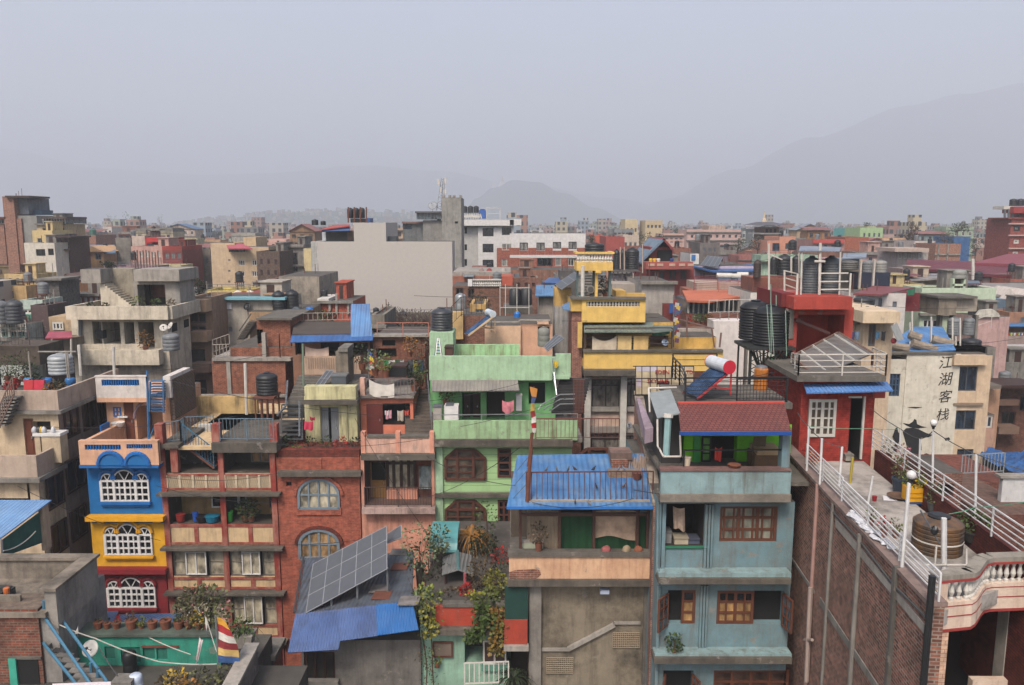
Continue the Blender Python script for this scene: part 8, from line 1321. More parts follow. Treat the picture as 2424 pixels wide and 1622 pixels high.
t=mid('orange_brick_house','orange brick block behind the tall grey tanks',(702,492,918,640),142,9,brick((190,104,76),(172,92,68),(170,120,100),.15),par=.4);t=mid('red_parapet_house','house with a long red parapet left of the orange brick block',(415,495,700,640),136,8,paint((196,150,140),.2,.3),wg((430,530,690,590),4,1,.4,.7),par=.0);B(t,'red_parapet',(415,490,700,528),135.5,136,plain((196,84,76)));t=mid('turquoise_house','bright turquoise house on the right skyline',(745,402,912,500),205,10,paint((120,206,200),.1,.2),wg((755,415,905,480),3,2,.4,.5),par=.3);t=mid('lime_house','pale lime green terraced house on the right skyline',(840,395,1050,500),195,9,paint((186,214,160),.15,.2),wg((860,420,1040,480),4,1,.4,.6),par=.3);B(t,'roof_room',(905,372,990,398),198,204,paint((206,206,150)));t=mid('blue_shed_house','house clad in blue sheets beside the tall red building',(1700,465,1850,580),150,8,corrugated((64,108,158),'x',.6,.15),par=0)
t=mid('plain_brick_house','unplastered brick block with pale concrete lines near the maroon roof',(1530,532,1760,740),122,9,brick((176,120,96),(156,106,86),(180,150,134),.2),par=.0);B(t,'frame_beam',(1528,625,1762,636),121.8,122,CONCL);B(t,'frame_column',(1640,532,1652,700),121.8,122,CONCL);B(t,'frame_column',(1556,532,1566,700),121.8,122,CONCL);t=mid('columned_house','pale house with white columns and a wide flat eave',(1185,600,1465,720),116,8,paint((190,176,170),.2,.3),wg((1190,615,1460,670),6,1,.6,.9),par=0,fm=OFFW);B(t,'eave',(1165,572,1475,605),114,125,paint((206,182,168),.2,.3));t=mid('pale_terrace_house','pale house with a blue balcony line on the right',(1338,505,1530,600),135,8,paint((222,206,196),.2,.3),wg((1390,555,1530,590),3,1,.6,.8),par=0,ledges=(540,))
RB=brick((160,84,74),(146,74,66),(150,90,80),.1);t=T('red_hotel','tall dark red brick building at the right edge','building');body(t,(2208,302,2500,760),127.2,6.6,RB,[(r_,.4,DARK)for r_ in((2250,365,2308,415),(2250,490,2300,530),(2240,600,2290,640))],name='wall')
for r_ in((2250,365,2308,415),(2250,490,2300,530),(2240,600,2290,640)):win(t,r_,127.2,1,1,OFFW if r_[1]>400 else BLACKP,GLW,.25,.1)
for py in(342,448,568):B(t,'string_course',(2208,py,2500,py+12),126.9,127.2,plain((206,170,160)))
B(t,'cornice',(2200,290,2500,302),126.9,134,RB);B(t,'roof_room',(2300,205,2500,300),130,133,paint((150,60,58),.1,.1));B(t,'roof_slab',(2250,190,2500,250),128,131,paint((170,66,62),.1,.1));B(t,'terrace_roof',(2160,185,2250,215),129,132,OFFW)
for px in(2170,2205,2240):t.part('terrace_post',MB().bar(P(px,300,129.2),P(px,215,129.2),.2,5),GREYP)
for i,px in enumerate((2245,2310)):tank(['black tank on the tall red building, left of two','black tank on the tall red building, right of two'][i],(P(px,180,133).x,133,Z(185,133)),.6,Z(118,133)-Z(185,133),TANKB,ribs=3)
MR=corrugated((112,40,50),'x',.8,.12,.6,(150,90,90));t=T('maroon_hall','long hall with a maroon metal roof and grey wall','hall');q=[P(1270,765,96),P(1885,770,96),P(1885,690,104),P(1270,676,104)];t.part('roof',MB().slab(q,.3),MR);q=[P(1875,805,92),P(2500,830,92),P(2500,700,106),P(1875,688,104)];t.part('roof',MB().slab(q,.3),MR);q=[P(1878,705,100),P(2500,725,100),P(2500,620,112),P(2200,622,112)];t.part('roof',MB().slab(q,.3),plain((140,64,72)));B(t,'wall',(1270,765,1890,830),96.5,103,paint((150,128,126),.2,.3),ground=True);B(t,'wall',(1880,806,2500,900),92.5,100,paint((158,136,130),.2,.3),ground=True);t.part('mast',MB().bar(P(1878,860,91),P(1876,670,91),.2,5),OFFW)
t=mid('low_shed','long low shed with stained roof strips before the maroon hall',(1120,850,1660,950),84,8,paint((206,186,164),.4,.5),par=0);q=[P(1110,872,82),P(1680,835,82),P(1660,800,90),P(1100,812,90)];t.part('roof',MB().slab(q,.2),corrugated((156,150,146),'x',.5,.4));t.part('maroon_strip',MB().slab([P(1125,830,83),P(1400,818,83),P(1290,790,88),P(1130,800,88)],.1),plain((150,84,90)))
for i,(a,b_,m_)in enumerate(((858,970,TANKG),(968,1082,plain((150,148,142),.6)),(665,820,plain((96,94,90),.6)))):tank(['grey streaked tank on pale posts, left of two above the dark box','pale streaked tank on pale posts, right of two above the dark box','wide brown grey tank right of the tall grey tanks'][i],(P((a+b_)/2,790,61).x,61,Z(795 if i<2 else 768,61)),(P(b_,700,61).x-P(a,700,61).x)/2,Z(680,61)-Z(795 if i<2 else 768,61),m_,ribs=4)
bx=T('tank_box','dark navy box under the two streaked tanks','box');B(bx,'panel',(822,795,1118,938),60.4,63,plain((34,42,62),.6));B(bx,'pole',(840,676,856,940),60.2,60.4,plain((200,186,170)));B(bx,'pole',(964,676,980,930),60.2,60.4,plain((200,190,180)));q=[P(680,665,63),P(900,655,63),P(905,615,66),P(690,618,66)];T('sheet_roof','pale blue grey sheet roof behind the wide brown tank','roof').mesh(MB().slab(q,.1).box(P(700,0,64).x,P(890,0,64).x,64.2,66,0,Z(668,64)),corrugated((140,150,164),'x',.4,.2));t=mid('dark_block','shadowy concrete floor below the wide brown tank',(660,768,830,960),62,4,concrete((150,140,128),.5,.4),par=0)
t=mid('white_red_roof_house','white house with a low dark red roof behind the squat black tank',(785,985,1260,1160),53,7,paint((222,212,204),.2,.4),[(1010,1030,1045,1120),(1140,1060,1180,1110)],par=0);q=[P(780,985,51.8),P(1040,995,51.8),P(1345,930,58),P(960,915,60)];t.part('roof',MB().slab(q,.12),plain((130,66,66)));B(t,'maroon_side',(1258,985,1390,1150),53.5,57,paint((116,40,44),.2,.3));tankpx('squat black tank lying before the white house with dark red roof',(785,1015,972,1132),47,None,4);laundry('green cloth on the dark red roof corner',P(1280,950,53),P(1350,935,53),.7,plain((40,110,80),.8))
MT=paint((206,222,194),.08,.2);t=mid('mint_house','pale mint house with white framed windows on the right',(1395,955,2075,1330),62,8,MT,[(1445,1065,1560,1165),(1420,1225,1600,1300)],par=.15,fm=WHITE,nx=4,ledges=(1175,));B(t,'roof_frame',(1690,850,1708,960),63,63.5,MT);B(t,'roof_frame',(1790,850,1808,960),63,63.5,MT);B(t,'roof_frame',(1690,900,1808,918),63,63.4,MT);tankpx('galvanised box tank on the frame above the pale mint house',(1685,765,1812,852),63.4,plain((150,150,144),.5),2);T('solar_sheet','dark blue panel beside the galvanised box tank','panel').mesh(MB().slab([P(1812,895,64),P(1945,895,64),P(1930,868,67),P(1825,868,67)],.08),plain((44,66,90),.3))
CT=concrete((160,146,128),.6,.7);ct=T('concrete_cistern','stained concrete cistern on pillars before the pale mint house','cistern');B(ct,'cistern_body',(1562,1030,1725,1185),55,58.5,CT);B(ct,'cistern_side',(1725,1022,1915,1150),55.3,58.5,concrete((176,164,148),.4,.4));B(ct,'lid',(1558,1012,1920,1032),54.8,58.8,CONCD)
for px in(1570,1690,1900):B(ct,'pillar',(px,1185,px+22,1400),55.5,56,CONC)
t=mid('pink_wall_house','faded pink wall right of the concrete cistern',(1890,1200,2205,1400),59,5,paint((214,176,170),.3,.5),par=0);rail(t,[P(1900,1345,57.5),P(2040,1300,57.5)],1.0,OFFW,'h',nh=1,posts=1.5,pr=.03);t.part('white_gable',MB().prism([P(1900,1205,58.8),P(2130,1200,58.8),P(2110,1165,58.8),P(2060,1130,58.8),P(1950,1140,58.8)],(0,.3,0)),paint((226,220,206)))
t=T('gabled_house','white house with two small gables at the right edge','house');body(t,(2180,1020,2500,1180),76,7,paint((206,196,186),.2,.3),[((2160,1018,2262,1082),.2,DARK)]);win(t,(2190,1018,2262,1082),76,2,1,WHITE,GL,.1);q=[P(2070,1000,75),P(2500,1010,75),P(2500,890,84),P(1950,890,84)];t.part('roof',MB().slab(q,.2),corrugated((150,142,134),'x',.5,.4));q=[P(2145,1035,74.5),P(2220,945,74.5),P(2300,1035,74.5)];t.part('gable',MB().prism(q,(0,5,0)),paint((228,216,206),.1,.2));t.part('gable',MB().prism([P(2310,1030,74.5),P(2390,950,74.5),P(2470,1030,74.5)],(0,5,0)),paint((228,216,206),.1,.2));B(t,'bluish_wall',(2070,1040,2190,1170),73,75,plain((96,116,132)),ground=True)
t=mid('flag_terrace','grey roof terrace under a line of coloured prayer flags',(1940,1375,2500,1560),66,8,paint((170,150,144),.3,.3),par=.0);pf=T('prayer_flags','straight line of small coloured prayer flags at the right edge','prayer flags');mb=MB();cs=[plain(c,.8)for c in((60,90,150),(226,220,214),(180,60,60),(90,130,80),(222,206,70))]
for k in range(34):q=P(1955+14*k,1344+(k%2)*3,60);mb.slab([q,q+Vector((.16,0,0)),q+Vector((.15,.03,-.22)),q+Vector((.02,.03,-.2))],.02,k%5)
pf.part('flag_cloth',mb,cs);pf.part('line',MB().bar(P(1940,1344,60),P(2450,1342,60),.03,4),GREYD)
B(T('low_wall','pale low wall below the prayer flag terrace','wall'),'wall',(1990,1465,2500,1560),63,63.8,paint((206,202,200),.2,.3),ground=True);t=mid('tea_house','small brown house with a blue awning at the right edge',(2205,1180,2500,1300),68,6,paint((176,130,104),.3,.4),[(2310,1205,2344,1270)],par=.2);t.part('blue_awning',MB().slab([P(2200,1285,66),P(2500,1285,66),P(2500,1255,68),P(2210,1255,68)],.06),plain((70,120,170)))
CM=paint((226,200,170),.3,.4);t=mid('cream_roof_house','cream house with a thick roof slab right of the red block',(868,1255,1142,1560),43,6,CM,[(920,1270,985,1470)],par=0,pm=plain((150,96,50)));B(t,'roof_slab',(872,1152,1212,1258),42,49,paint((232,208,176),.2,.4));B(t,'side_slab',(770,1160,875,1270),43.5,49,paint((170,150,128),.4,.4));B(t,'side_wall',(775,1270,870,1560),44,49,CM,ground=True);q=[P(1130,1290,41),P(1180,1250,42),P(1250,1410,42),P(1190,1420,41)];t.part('grey_panel',MB().slab(q,.05),plain((170,170,166)));t.part('rear_roof',MB().slab([P(775,1155,43),P(960,1130,46),P(900,1110,49),P(775,1122,49)],.08),plain((150,150,146)))
for px,c,lab,dr in((780,(50,70,110),'dark blue garment beside the red block',.9),(820,(110,130,150),'grey blue garment beside the red block',.8),(1010,(70,110,140),'blue shirt by the cream house door',.7),(1060,(40,40,46),'black jacket by the cream house door',.9)):laundry(lab,P(px-18,1330,42),P(px+18,1330,42),dr,plain(c,.9))
q=P(1150,1420,41.5);m_=MB();m_.sm=True;m_.blob((q.x,41.5,q.z),.15,.15,.15,10,6);T('red_ball','round red bag on the roof right of the cream house','bag').mesh(m_,plain((190,50,60)));
R('b4');t=mid('wooden_house','brown wooden house beyond the cream hotel',(1800,500,1940,800),53,6,paint((190,150,122),.3,.4),par=0);B(t,'eave',(1790,470,1960,500),52,60,plain((120,110,100)));body(t,(1800,720,1900,1000),52,6,paint((200,160,140),.3,.4),[((1800,725,1890,830),.2,GLB)],name='lower_bay');win(t,(1802,727,1888,828),52,2,1,OFFW,GLB,.1);t=mid('carved_house','dark brick house with carved balconies at the right edge',(1945,490,2300,900),55,8,brick((120,76,62),(100,64,54),(120,96,84),.4),[(1960,690,2080,800),(2115,560,2200,690)],par=0,fm=DKWOOD);B(t,'balcony',(1940,590,2110,640),54,55,plain((110,84,72)));B(t,'balcony',(1940,820,2110,880),54,55,plain((130,104,90)));B(t,'eave',(1930,470,2310,495),53.5,63,DKWOOD);t=mid('grey_roof_house','flat grey roof house right of the cream hotel',(1840,300,2300,420),60,8,concrete((150,146,140)),par=.2);body(t,(1830,150,1900,480),58,4,CONC,name='chimney_wall');B(t,'white_wall',(1900,200,2300,300),64,70,paint((222,216,212),.2,.3),ground=True);t=T('blue_tarpaulin','bright blue tarpaulin roof at the lower right','tarpaulin');q=[P(1770,1060,46),P(2200,1200,43),P(2200,1000,49),P(1850,995,50)];mb=MB();n=10;a,b_,c,d=[Vector(p_)for p_ in q];random.seed(19)
for j in range(n+1):
 for i in range(n+1):u,w=i/n,j/n;p_=(a*(1-u)+b_*u)*(1-w)+(d*(1-u)+c*u)*w;mb.v.append((p_.x,p_.y,p_.z+random.uniform(-.14,.14)-.25*math.sin(math.pi*u)))
for j in range(n):
 for i in range(n):k=j*(n+1)+i;mb.f.append((k,k+1,k+n+2,k+n+1));mb.m.append(0)
t.mesh(mb,plain((46,96,156),.45,var=.3));t=T('tarpaulin_house','low house below the blue tarpaulin','house');t.mesh(MB().box(P(1790,0,47).x,P(2300,0,47).x,47,56,0,P(0,1230,47).z),plain((80,70,64),.9));t=T('white_stair_roof','brick roof with a white rendered parapet behind the right terrace railing','roof');B(t,'parapet',(1965,1250,2250,1450),33,33.25,paint((222,220,218),.2,.3));B(t,'coping',(1955,1232,2260,1252),32.9,33.35,CONCL);rail(t,[P(1620,1225,37),P(1975,1205,37)],1.0,plain((150,156,160)),'v',.15,.025);t.part('block',MB().box(P(1620,0,37).x,P(2250,0,37).x,37.2,42,0,P(0,1300,37).z),brick((140,82,68),(116,66,56),(120,96,86),.5));t.part('block',MB().box(P(1900,0,32).x,P(2400,0,32).x,31.5,37,0,P(0,1520,32).z),brick((132,78,64),(110,62,52),(116,92,82),.5));t=T('courtyard_house','red brick courtyard house with an arched opening beyond the right railing','house');body(t,(1400,1205,1625,1500),30,2.4,brick((140,76,62),(120,64,54)),[((1420,1300,1560,1420),.6,DARK)])
R('d4');tk=T('railed_roof','brown railed roof carrying black tanks left of the tall grey tanks','roof');B(tk,'slab',(270,640,1010,860),58,61,paint((150,96,80),.4,.5),ground=True)
for a,lab in(((285,360,400,640),'dark brown tank first from the left on the brown railed roof'),((545,300,650,590),'black tank second from the left on the brown railed roof'),((655,275,870,600),'widest black tank on the brown railed roof'),((885,290,1000,600),'black tank nearest the tall grey tanks on the brown railed roof')):tankpx(lab,a,58.6 if a[0]>300 else 57.5,plain((62,48,42),.6)if a[0]<300 else None,6)
rail(tk,[P(275,850,57.6),P(1010,850,57.6)],1.1,plain((150,76,64)),'h',nh=4,posts=1.4,r=.022)
R('a3');t=mid('blue_shed_house','grey shed wall under a small blue sheet roof left of the yellow house',(245,1000,392,1300),57,3,concrete((176,166,154),.5,.6),par=0);t.part('roof',MB().slab([P(212,1008,56.4),P(395,1004,56.4),P(390,905,59.5),P(222,908,59.5)],.07),corrugated((96,140,184),'x',.2,.4));t=mid('rubble_roof_house','brown low house with a cluttered dark roof behind the white balustrade',(-60,860,240,960),77,3,brick((150,84,66),(128,72,58)),wg((-40,880,230,930),4,1,.4,.7),par=.2,fm=DKWOOD);t.part('sheet',MB().slab([P(-40,850,77),P(150,848,77),P(140,800,81),P(-30,802,81)],.08),corrugated((92,90,88),'x',.3,.4));t=T('blue_tarp_roof','blue tarpaulin roof beside the dark tilted panel left of the turret','roof');t.part('sheet',MB().slab([P(280,885,60),P(450,892,60),P(440,838,64),P(330,845,64)],.07),plain((56,92,150),.5,var=.3));t.part('wall',MB().box(P(285,885,60.3).x,P(445,885,60.3).x,60.3,63.5,0,Z(892,60.3)),CONCD);t=mid('dark_slab_house','dark flat roofed room left of the yellow turret',(440,790,590,960),62,2.5,concrete((112,108,106)),par=.1);t.part('water_pipe',MB().bar(P(470,790,62.3),P(470,740,62.3),.04,5),GREYP)
def tree(label,rect,Y,lm,n=260,bare=False,group='trees among the roofs'):
 x0,x1,z0,z1=rc(rect,Y);t=T('tree',label,'tree',group);rx=(x1-x0)/2;rz=(z1-z0)/2;c=Vector(((x0+x1)/2,Y,(z0+z1)/2));mb=MB();cl=[]
 for k in range(9):
  d=Vector((random.uniform(-.75,.75),random.uniform(-.7,.7),random.uniform(-.75,.75)));q=c+Vector((d.x*rx,d.y*rx,d.z*rz));cl.append(q)
  if not bare:leaves(mb,q,rx*.42,rx*.42,rz*.42,n//9,max(rx*.16,.2))
 s=MB();s.bar((c.x,c.y,0),c-Vector((0,0,rz*.5)),max(.12,rx*.09),7,r2=max(.08,rx*.05))
 for q in cl:s.bar(c-Vector((0,0,rz*.5)),q,max(.05,rx*.04),5,r2=.02)
 if bare:
  for k in range(n):q=random.choice(cl);mb.bar(q-Vector((0,0,rz*.2)),q+Vector((random.uniform(-.5,.5)*rx,random.uniform(-.4,.4)*rx,random.uniform(.1,.6)*rz)),.05,3,r2=.015)
  t.part('twigs',mb,STEM)
 else:t.part('crown',mb,lm)
 t.part('trunk',s,STEM);return t
random.seed(101);LT=leafm((84,94,72),(50,60,46));LT2=leafm((98,104,88),(64,72,60));R('a3')
for a in(('big grey green tree behind the red restaurant roof',(1180,425,1300,600),110,LT2),('dark tree with dense leaves left of the pink flat block',(1290,430,1400,560),118,LT),('bluish tree before the cream tower houses',(1080,440,1200,540),150,LT2),('dark cone of a tree left of the red gable',(690,450,760,540),125,LT),('round tree behind the pink long block',(1460,365,1560,470),230,LT),('wide dusty tree before the pink long block',(1990,470,2150,620),140,LT2),('tall dusty tree left of the pagoda tower',(2160,440,2344,640),135,LT2),('dark bushes on the roof before the pink long block',(1700,520,1870,590),150,LT),('far blue cypress above the brick hotel wing',(490,320,550,420),420,LT)):tree(*a)
R('a4')
for a in(('dome shaped dark tree beside the blue sheet house',(1650,340,1825,440),170,LT),('dark tree under the dome shaped tree',(1550,430,1690,530),150,LT),('sloping dark tree above the turquoise house',(840,335,940,400),230,LT),('dark tree beside the tall red building',(1850,440,1960,650),135,LT),('small dark tree near the left of the right skyline',(430,350,540,440),220,LT)):tree(*a)
tree('bare winter tree left of the pale terrace house',(1240,340,1420,540),160,None,160,True);R('a1')
for a in(('far hazy tall tree, right of two on the left skyline',(1115,230,1215,400),520,LT),('far hazy tall tree, left of two on the left skyline',(985,250,1060,400),540,LT),('dark bush on the roof above the concrete house stair',(910,690,1050,770),80,LDARK),('dark hollow tree right of the concrete house',(1760,830,1880,1040),70,LDARK),('low far tree near the left apartment blocks',(1440,260,1500,380),520,LT)):tree(*a)
WC=[('beige',(214,190,160)),('peach',(230,180,148)),('pink',(222,168,158)),('cream',(228,212,178)),('white',(230,226,220)),('grey',(164,160,154)),('brick red',None),('brick red',None),('brown',(150,122,104)),('pale yellow',(232,206,140)),('terracotta',(196,120,96)),('pale green',(186,206,176)),('grey',(140,136,130)),('light blue',(168,190,206))]
def far_brick():
 return brick((166,100,80),(146,86,70),(150,124,112),.25)
def unit_window(fm,pm):
 mb=MB()
 for q in((0,.1,0,1),(.9,1,0,1),(.1,.9,0,.1),(.1,.9,.9,1),(.46,.54,.1,.9)):mb.box(q[0],q[1],-.04,.02,q[2],q[3])
 mb.face([(.1,.0,.1),(.9,.0,.1),(.9,.0,.9),(.1,.0,.9)],1);me=bpy.data.meshes.new('window');me.from_pydata(mb.v,[],mb.f);me.materials.append(fm);me.materials.append(pm);me.polygons.foreach_set('material_index',mb.m);me.update();return me
UW=[unit_window(OFFW,GL),unit_window(BROWNW,GL),unit_window(GREYP,GLB),unit_window(DKWOOD,OPEN)]
SKY_=[1e9]*606
LAND=[('white hotel',1270,560),('blank grey wall',910,640),('yellow turret',1405,625),('concrete stair house',310,680),('beige apartment house',555,620),('brick stair tower',50,540),('concrete tower house',1040,510),('red restaurant',1580,620),('lilac house',1720,640),('pink long block',1700,560),('tall grey tanks',1945,650),('maroon hall',2250,640),('tall red building',2390,560),('mint house',2265,710),('arched peach house',165,665),('orange brick block',2030,580),('red roof room',370,580),('terracotta pavilion',1700,700)]
R('a3');mid('pink_long_block','long pale pink block with small windows on the right skyline',(1600,415,2095,600),185,10,paint((220,184,172),.15,.2),wg((1620,445,2080,480),8,1,.4,.8),ledges=(425,500));B(THINGS[-1],'roof_room',(1800,362,1950,415),187,194,paint((214,186,168)));mid('pink_block','pink flat block with two window bands left of the long pink block',(1385,455,1575,640),160,9,paint((222,182,168),.15,.2),wg((1395,470,1570,530),4,2,.6,.4),ledges=(455,));mid('cream_tower','cream flat topped tower house, left of two on the skyline',(1035,318,1152,540),205,9,paint((224,204,166),.1,.2),wg((1040,380,1150,430),3,1,.5,.7));mid('cream_tower','cream flat topped tower house with dark balcony, right of two on the skyline',(1220,330,1376,540),200,9,paint((216,194,156),.1,.2),wg((1230,355,1370,390),4,1,.6,.8));mid('glass_house','grey glazed house below the cream tower houses',(925,415,1115,560),150,8,paint((150,154,156),.2,.2),wg((930,420,1110,500),5,2,.7,.6));mid('cream_house','small cream house before the cream towers',(1015,470,1160,600),128,7,paint((216,196,178),.15,.25),wg((1020,510,1150,560),3,1,.5,.7));mid('red_gable_house','small orange red gable on the skyline behind the black tanks',(740,470,835,560),130,6,paint((206,104,80),.1,.2));mid('brick_roof_house','red brown flat roof behind the yellow turret tanks',(860,495,1030,600),95,7,paint((176,90,84),.2,.3));mid('orange_wall_house','peeling orange wall below the brick hotel wing',(-60,770,590,860),98,7,paint((166,116,94),.6,.8),par=.0);mid('grey_flat_house','grey flat house behind the lilac house',(1720,545,1900,660),105,7,concrete((130,122,118)),wg((1740,560,1880,620),3,1,.5,.7));mid('brick_terrace_house','brown brick terrace right of the red restaurant',(1480,600,1640,700),100,7,far_brick(),wg((1490,620,1630,660),3,1,.5,.8))
MIDB=[(r,y)for*r,y in PROT]
rows=[];y=56.0
while y<200:rows.append(y);y*=1.055
random.seed(2024);FILL=[];ex=sorted(MIDB,key=lambda b:b[1]);ei=0
def cover(px0,px1,py):
 for k in range(max(0,int(px0/4)),min(606,int(px1/4)+1)):SKY_[k]=min(SKY_[k],py)
for y in rows:
 x=-.7*y
 while x<.7*y:
  w=random.uniform(2.9,5.6)*(1+y/400);dd=random.uniform(2.2,4.0)*(1+y/300);yy=y+random.uniform(-.03,.03)*y;xa,xb=x,x+w;x+=w+random.choice([.1,.15,.3,1.0])
  while ei<len(ex)and ex[ei][1]<yy-.5:
   (a,b,c,d),_=ex[ei];cover(a,c,b);ei+=1
  zt=random.gauss(15.8,2.7)+y*.012;zt=max(9,min(zt,22.5));pa,pb=proj((xa,yy,zt)),proj((xb,yy,zt))
  if not pa or pb[0]<-10 or pa[0]>2434:continue
  ok=True
  for(a,b,c,d),Y2 in MIDB:
   if c<pa[0]-2 or a>pb[0]+2:continue
   if Y2>yy-9:
    if Y2<yy+dd+1 and abs(Y2-yy)<9 and Y2<=yy+dd and Y2>=yy-9 and min(c,pb[0])-max(a,pa[0])>6:ok=False;break
    zl=EYE-(min(d,1600)-528)/1885.0*yy*1.0
    while zt>4:
     q=proj(((xa+xb)/2,yy,zt))
     if q[1]>=min(d-4,1600):break
     zt-=.4
  if not ok or zt<6:continue
  pa,pb=proj((xa,yy,zt)),proj((xb,yy,zt));ks=[k for k in range(max(0,int(pa[0]/4)),min(606,int(pb[0]/4)+1))]
  if not ks:continue
  vis=[k for k in ks if SKY_[k]>pa[1]+4]
  if len(vis)<max(2,.25*len(ks)):continue
  FILL.append((xa,xb,yy,dd,zt,[(k,SKY_[k])for k in ks]));cover(pa[0],pb[0],pa[1])
def pos_words(px,py):
 n,lx,ly=min(LAND,key=lambda l:((l[1]-px)**2+((l[2]-py)*1.6)**2));d=px-lx
 return('left of' if d<-60 else 'right of' if d>60 else 'above' if py<ly else 'below')+' the '+n
recs=[];random.seed(77)
for xa,xb,yy,dd,zt,ks in FILL:
 cn,c=random.choice(WC);m=far_brick()if c is None else paint(tuple(min(255,int(v*.82+sum(c)/3*.14)+random.choice((-14,0,12)))for v in c),.45,.6);kind=random.choices(['flat','hut','sheet','gable'],[5,5,1.6,1])[0];t=T('house','','house','ordinary houses of the crowded town');p=proj(((xa+xb)/2,yy,zt));far=yy>130
 mb=MB().box(xa,xb,yy,yy+dd,0,zt);t.part('wall',mb,m);ph=random.uniform(.3,.7);rn=''
 nr=random.choice([0,0,0,0,1]);lg=MB()
 for k in range(5):lg.box(xa-.1,xb+.1,yy-random.choice([.15,.5]),yy-.003,zt-1.75*k-.12,zt-1.75*k)
 t.part('ledge',lg,random.choice([CONC,CONCD,m]))
 if kind in('flat','hut'):
  q=MB().box(xa,xb,yy,yy+.15,zt+.002,zt+ph).box(xa,xa+.15,yy+.15,yy+dd,zt+.002,zt+ph).box(xb-.15,xb,yy+.15,yy+dd,zt+.002,zt+ph).box(xa+.15,xb-.15,yy+dd-.15,yy+dd,zt+.002,zt+ph);t.part('parapet',q,m if random.random()<.7 else CONC)
  if kind=='hut':w=(xb-xa)*random.uniform(.3,.5);s=random.uniform(xa+.2,xb-w-.2);hz=random.uniform(1.2,1.9);t.part('roof_hut',MB().box(s,s+w,yy+1.2,yy+dd-1,zt+.003,zt+hz).box(s-.15,s+w+.15,yy+1.0,yy+dd-.8,zt+hz+.002,zt+hz+.12),m if random.random()<.6 else CONC);rn='roof hut';t.part('hut_door',MB().box(s+w*.3,s+w*.5,yy+1.17,yy+1.2,zt+.1,zt+1.3),DKWOOD)
  else:rn='open roof'
 else:
  sc,sn=random.choice([((140,148,156),'grey'),((96,126,160),'blue'),((156,92,80),'rust'),((120,112,106),'brown')]);sm=corrugated(sc,'x',.4,.35)
  if kind=='sheet':t.part('roof',MB().slab([(xa-.3,yy-.5,zt+.15),(xb+.3,yy-.5,zt+.15),(xb+.3,yy+dd,zt+.7),(xa-.3,yy+dd,zt+.7)],.08),sm);rn=sn+' sheet roof'
  else:xm=(xa+xb)/2;t.part('roof',MB().slab([(xa-.3,yy-.4,zt),(xm,yy-.4,zt+1.3),(xm,yy+dd,zt+1.3),(xa-.3,yy+dd,zt)],.08).slab([(xm,yy-.4,zt+1.3),(xb+.3,yy-.4,zt),(xb+.3,yy+dd,zt),(xm,yy+dd,zt+1.3)],.08),sm);t.part('gable',MB().prism([(xa,yy,zt+.003),(xb,yy,zt+.003),(xm,yy,zt+1.25)],(0,.2,0)),m);rn=sn+' gable roof'
 nw=max(2,int((xb-xa)/1.35));uw=random.choice(UW);ww,wh=random.uniform(.5,.85),random.uniform(.62,.9);sk=dict(ks);cnt=0
 for j in range(4):
  zc_=zt-.85-1.75*j
  for i in range(nw):
   cx=xa+(xb-xa)*(i+.5)/nw;pq=proj((cx,yy,zc_))
   if not pq or not(-5<pq[0]<2430)or sk.get(int(pq[0]/4),0)<pq[1]or(random.random()<.12):continue
   t.extra.append(('window',uw,(cx-ww/2,yy-.01,zc_-wh/2),(ww,1,wh),None));cnt+=1
 if kind in('flat','hut')and random.random()<.8:
  r_=random.uniform(.3,.45);h_=random.uniform(.8,1.2);dk=random.random()<.75;tx=random.uniform(xa+.6,xb-.6);tk=tank('',(tx,yy+random.uniform(.8,2),zt+.004),r_,h_,TANKB if dk else TANKG,'tanks on the ordinary houses',3,random.choice([0,.8,1.1]));recs.append((tk,'black' if dk else 'grey',t))
 if kind=='flat' and random.random()<.45:t.part('roof_fence',rail(None,[(xa+.1,yy+.1,zt+ph),(xb-.1,yy+.1,zt+ph)],.5,None,'h',nh=1,pr=.03,r=.02),GREYP)
 if kind=='flat' and random.random()<.4:
  for k in range(3):
   rb=MB();xx=xa+.2+(xb-xa-.4)*k/2;rb.bar((xx,yy+dd*.6,zt),(xx,yy+dd*.6,zt+random.uniform(.8,1.3)),.03,3)
   t.part('rebar',rb,RUST)
 t.lab=(cn+' house, '+rn+', ',pos_words(*p),p)
ORD=['first','second','third','fourth','fifth','sixth','seventh','eighth','ninth','tenth','eleventh','twelfth','thirteenth','fourteenth']
def number(items):
 d={}
 for it in items:d.setdefault((it[1],it[2]),[]).append(it)
 for(h,tl),l in d.items():
  l.sort(key=lambda q:q[3])
  for i,it in enumerate(l):it[0].label=(h+tl)if len(l)==1 else h+tl+', '+ORD[min(i,13)]+' from left'
number([(t,t.lab[0],t.lab[1],t.lab[2][0])for t in THINGS if hasattr(t,'lab')])
number([(tk,c+' tank on a '+h.lab[0].split(' house,')[0]+' house ',h.lab[1],h.lab[2][0])for tk,c,h in recs])
random.seed(909);CB=plain((44,44,46),.7)
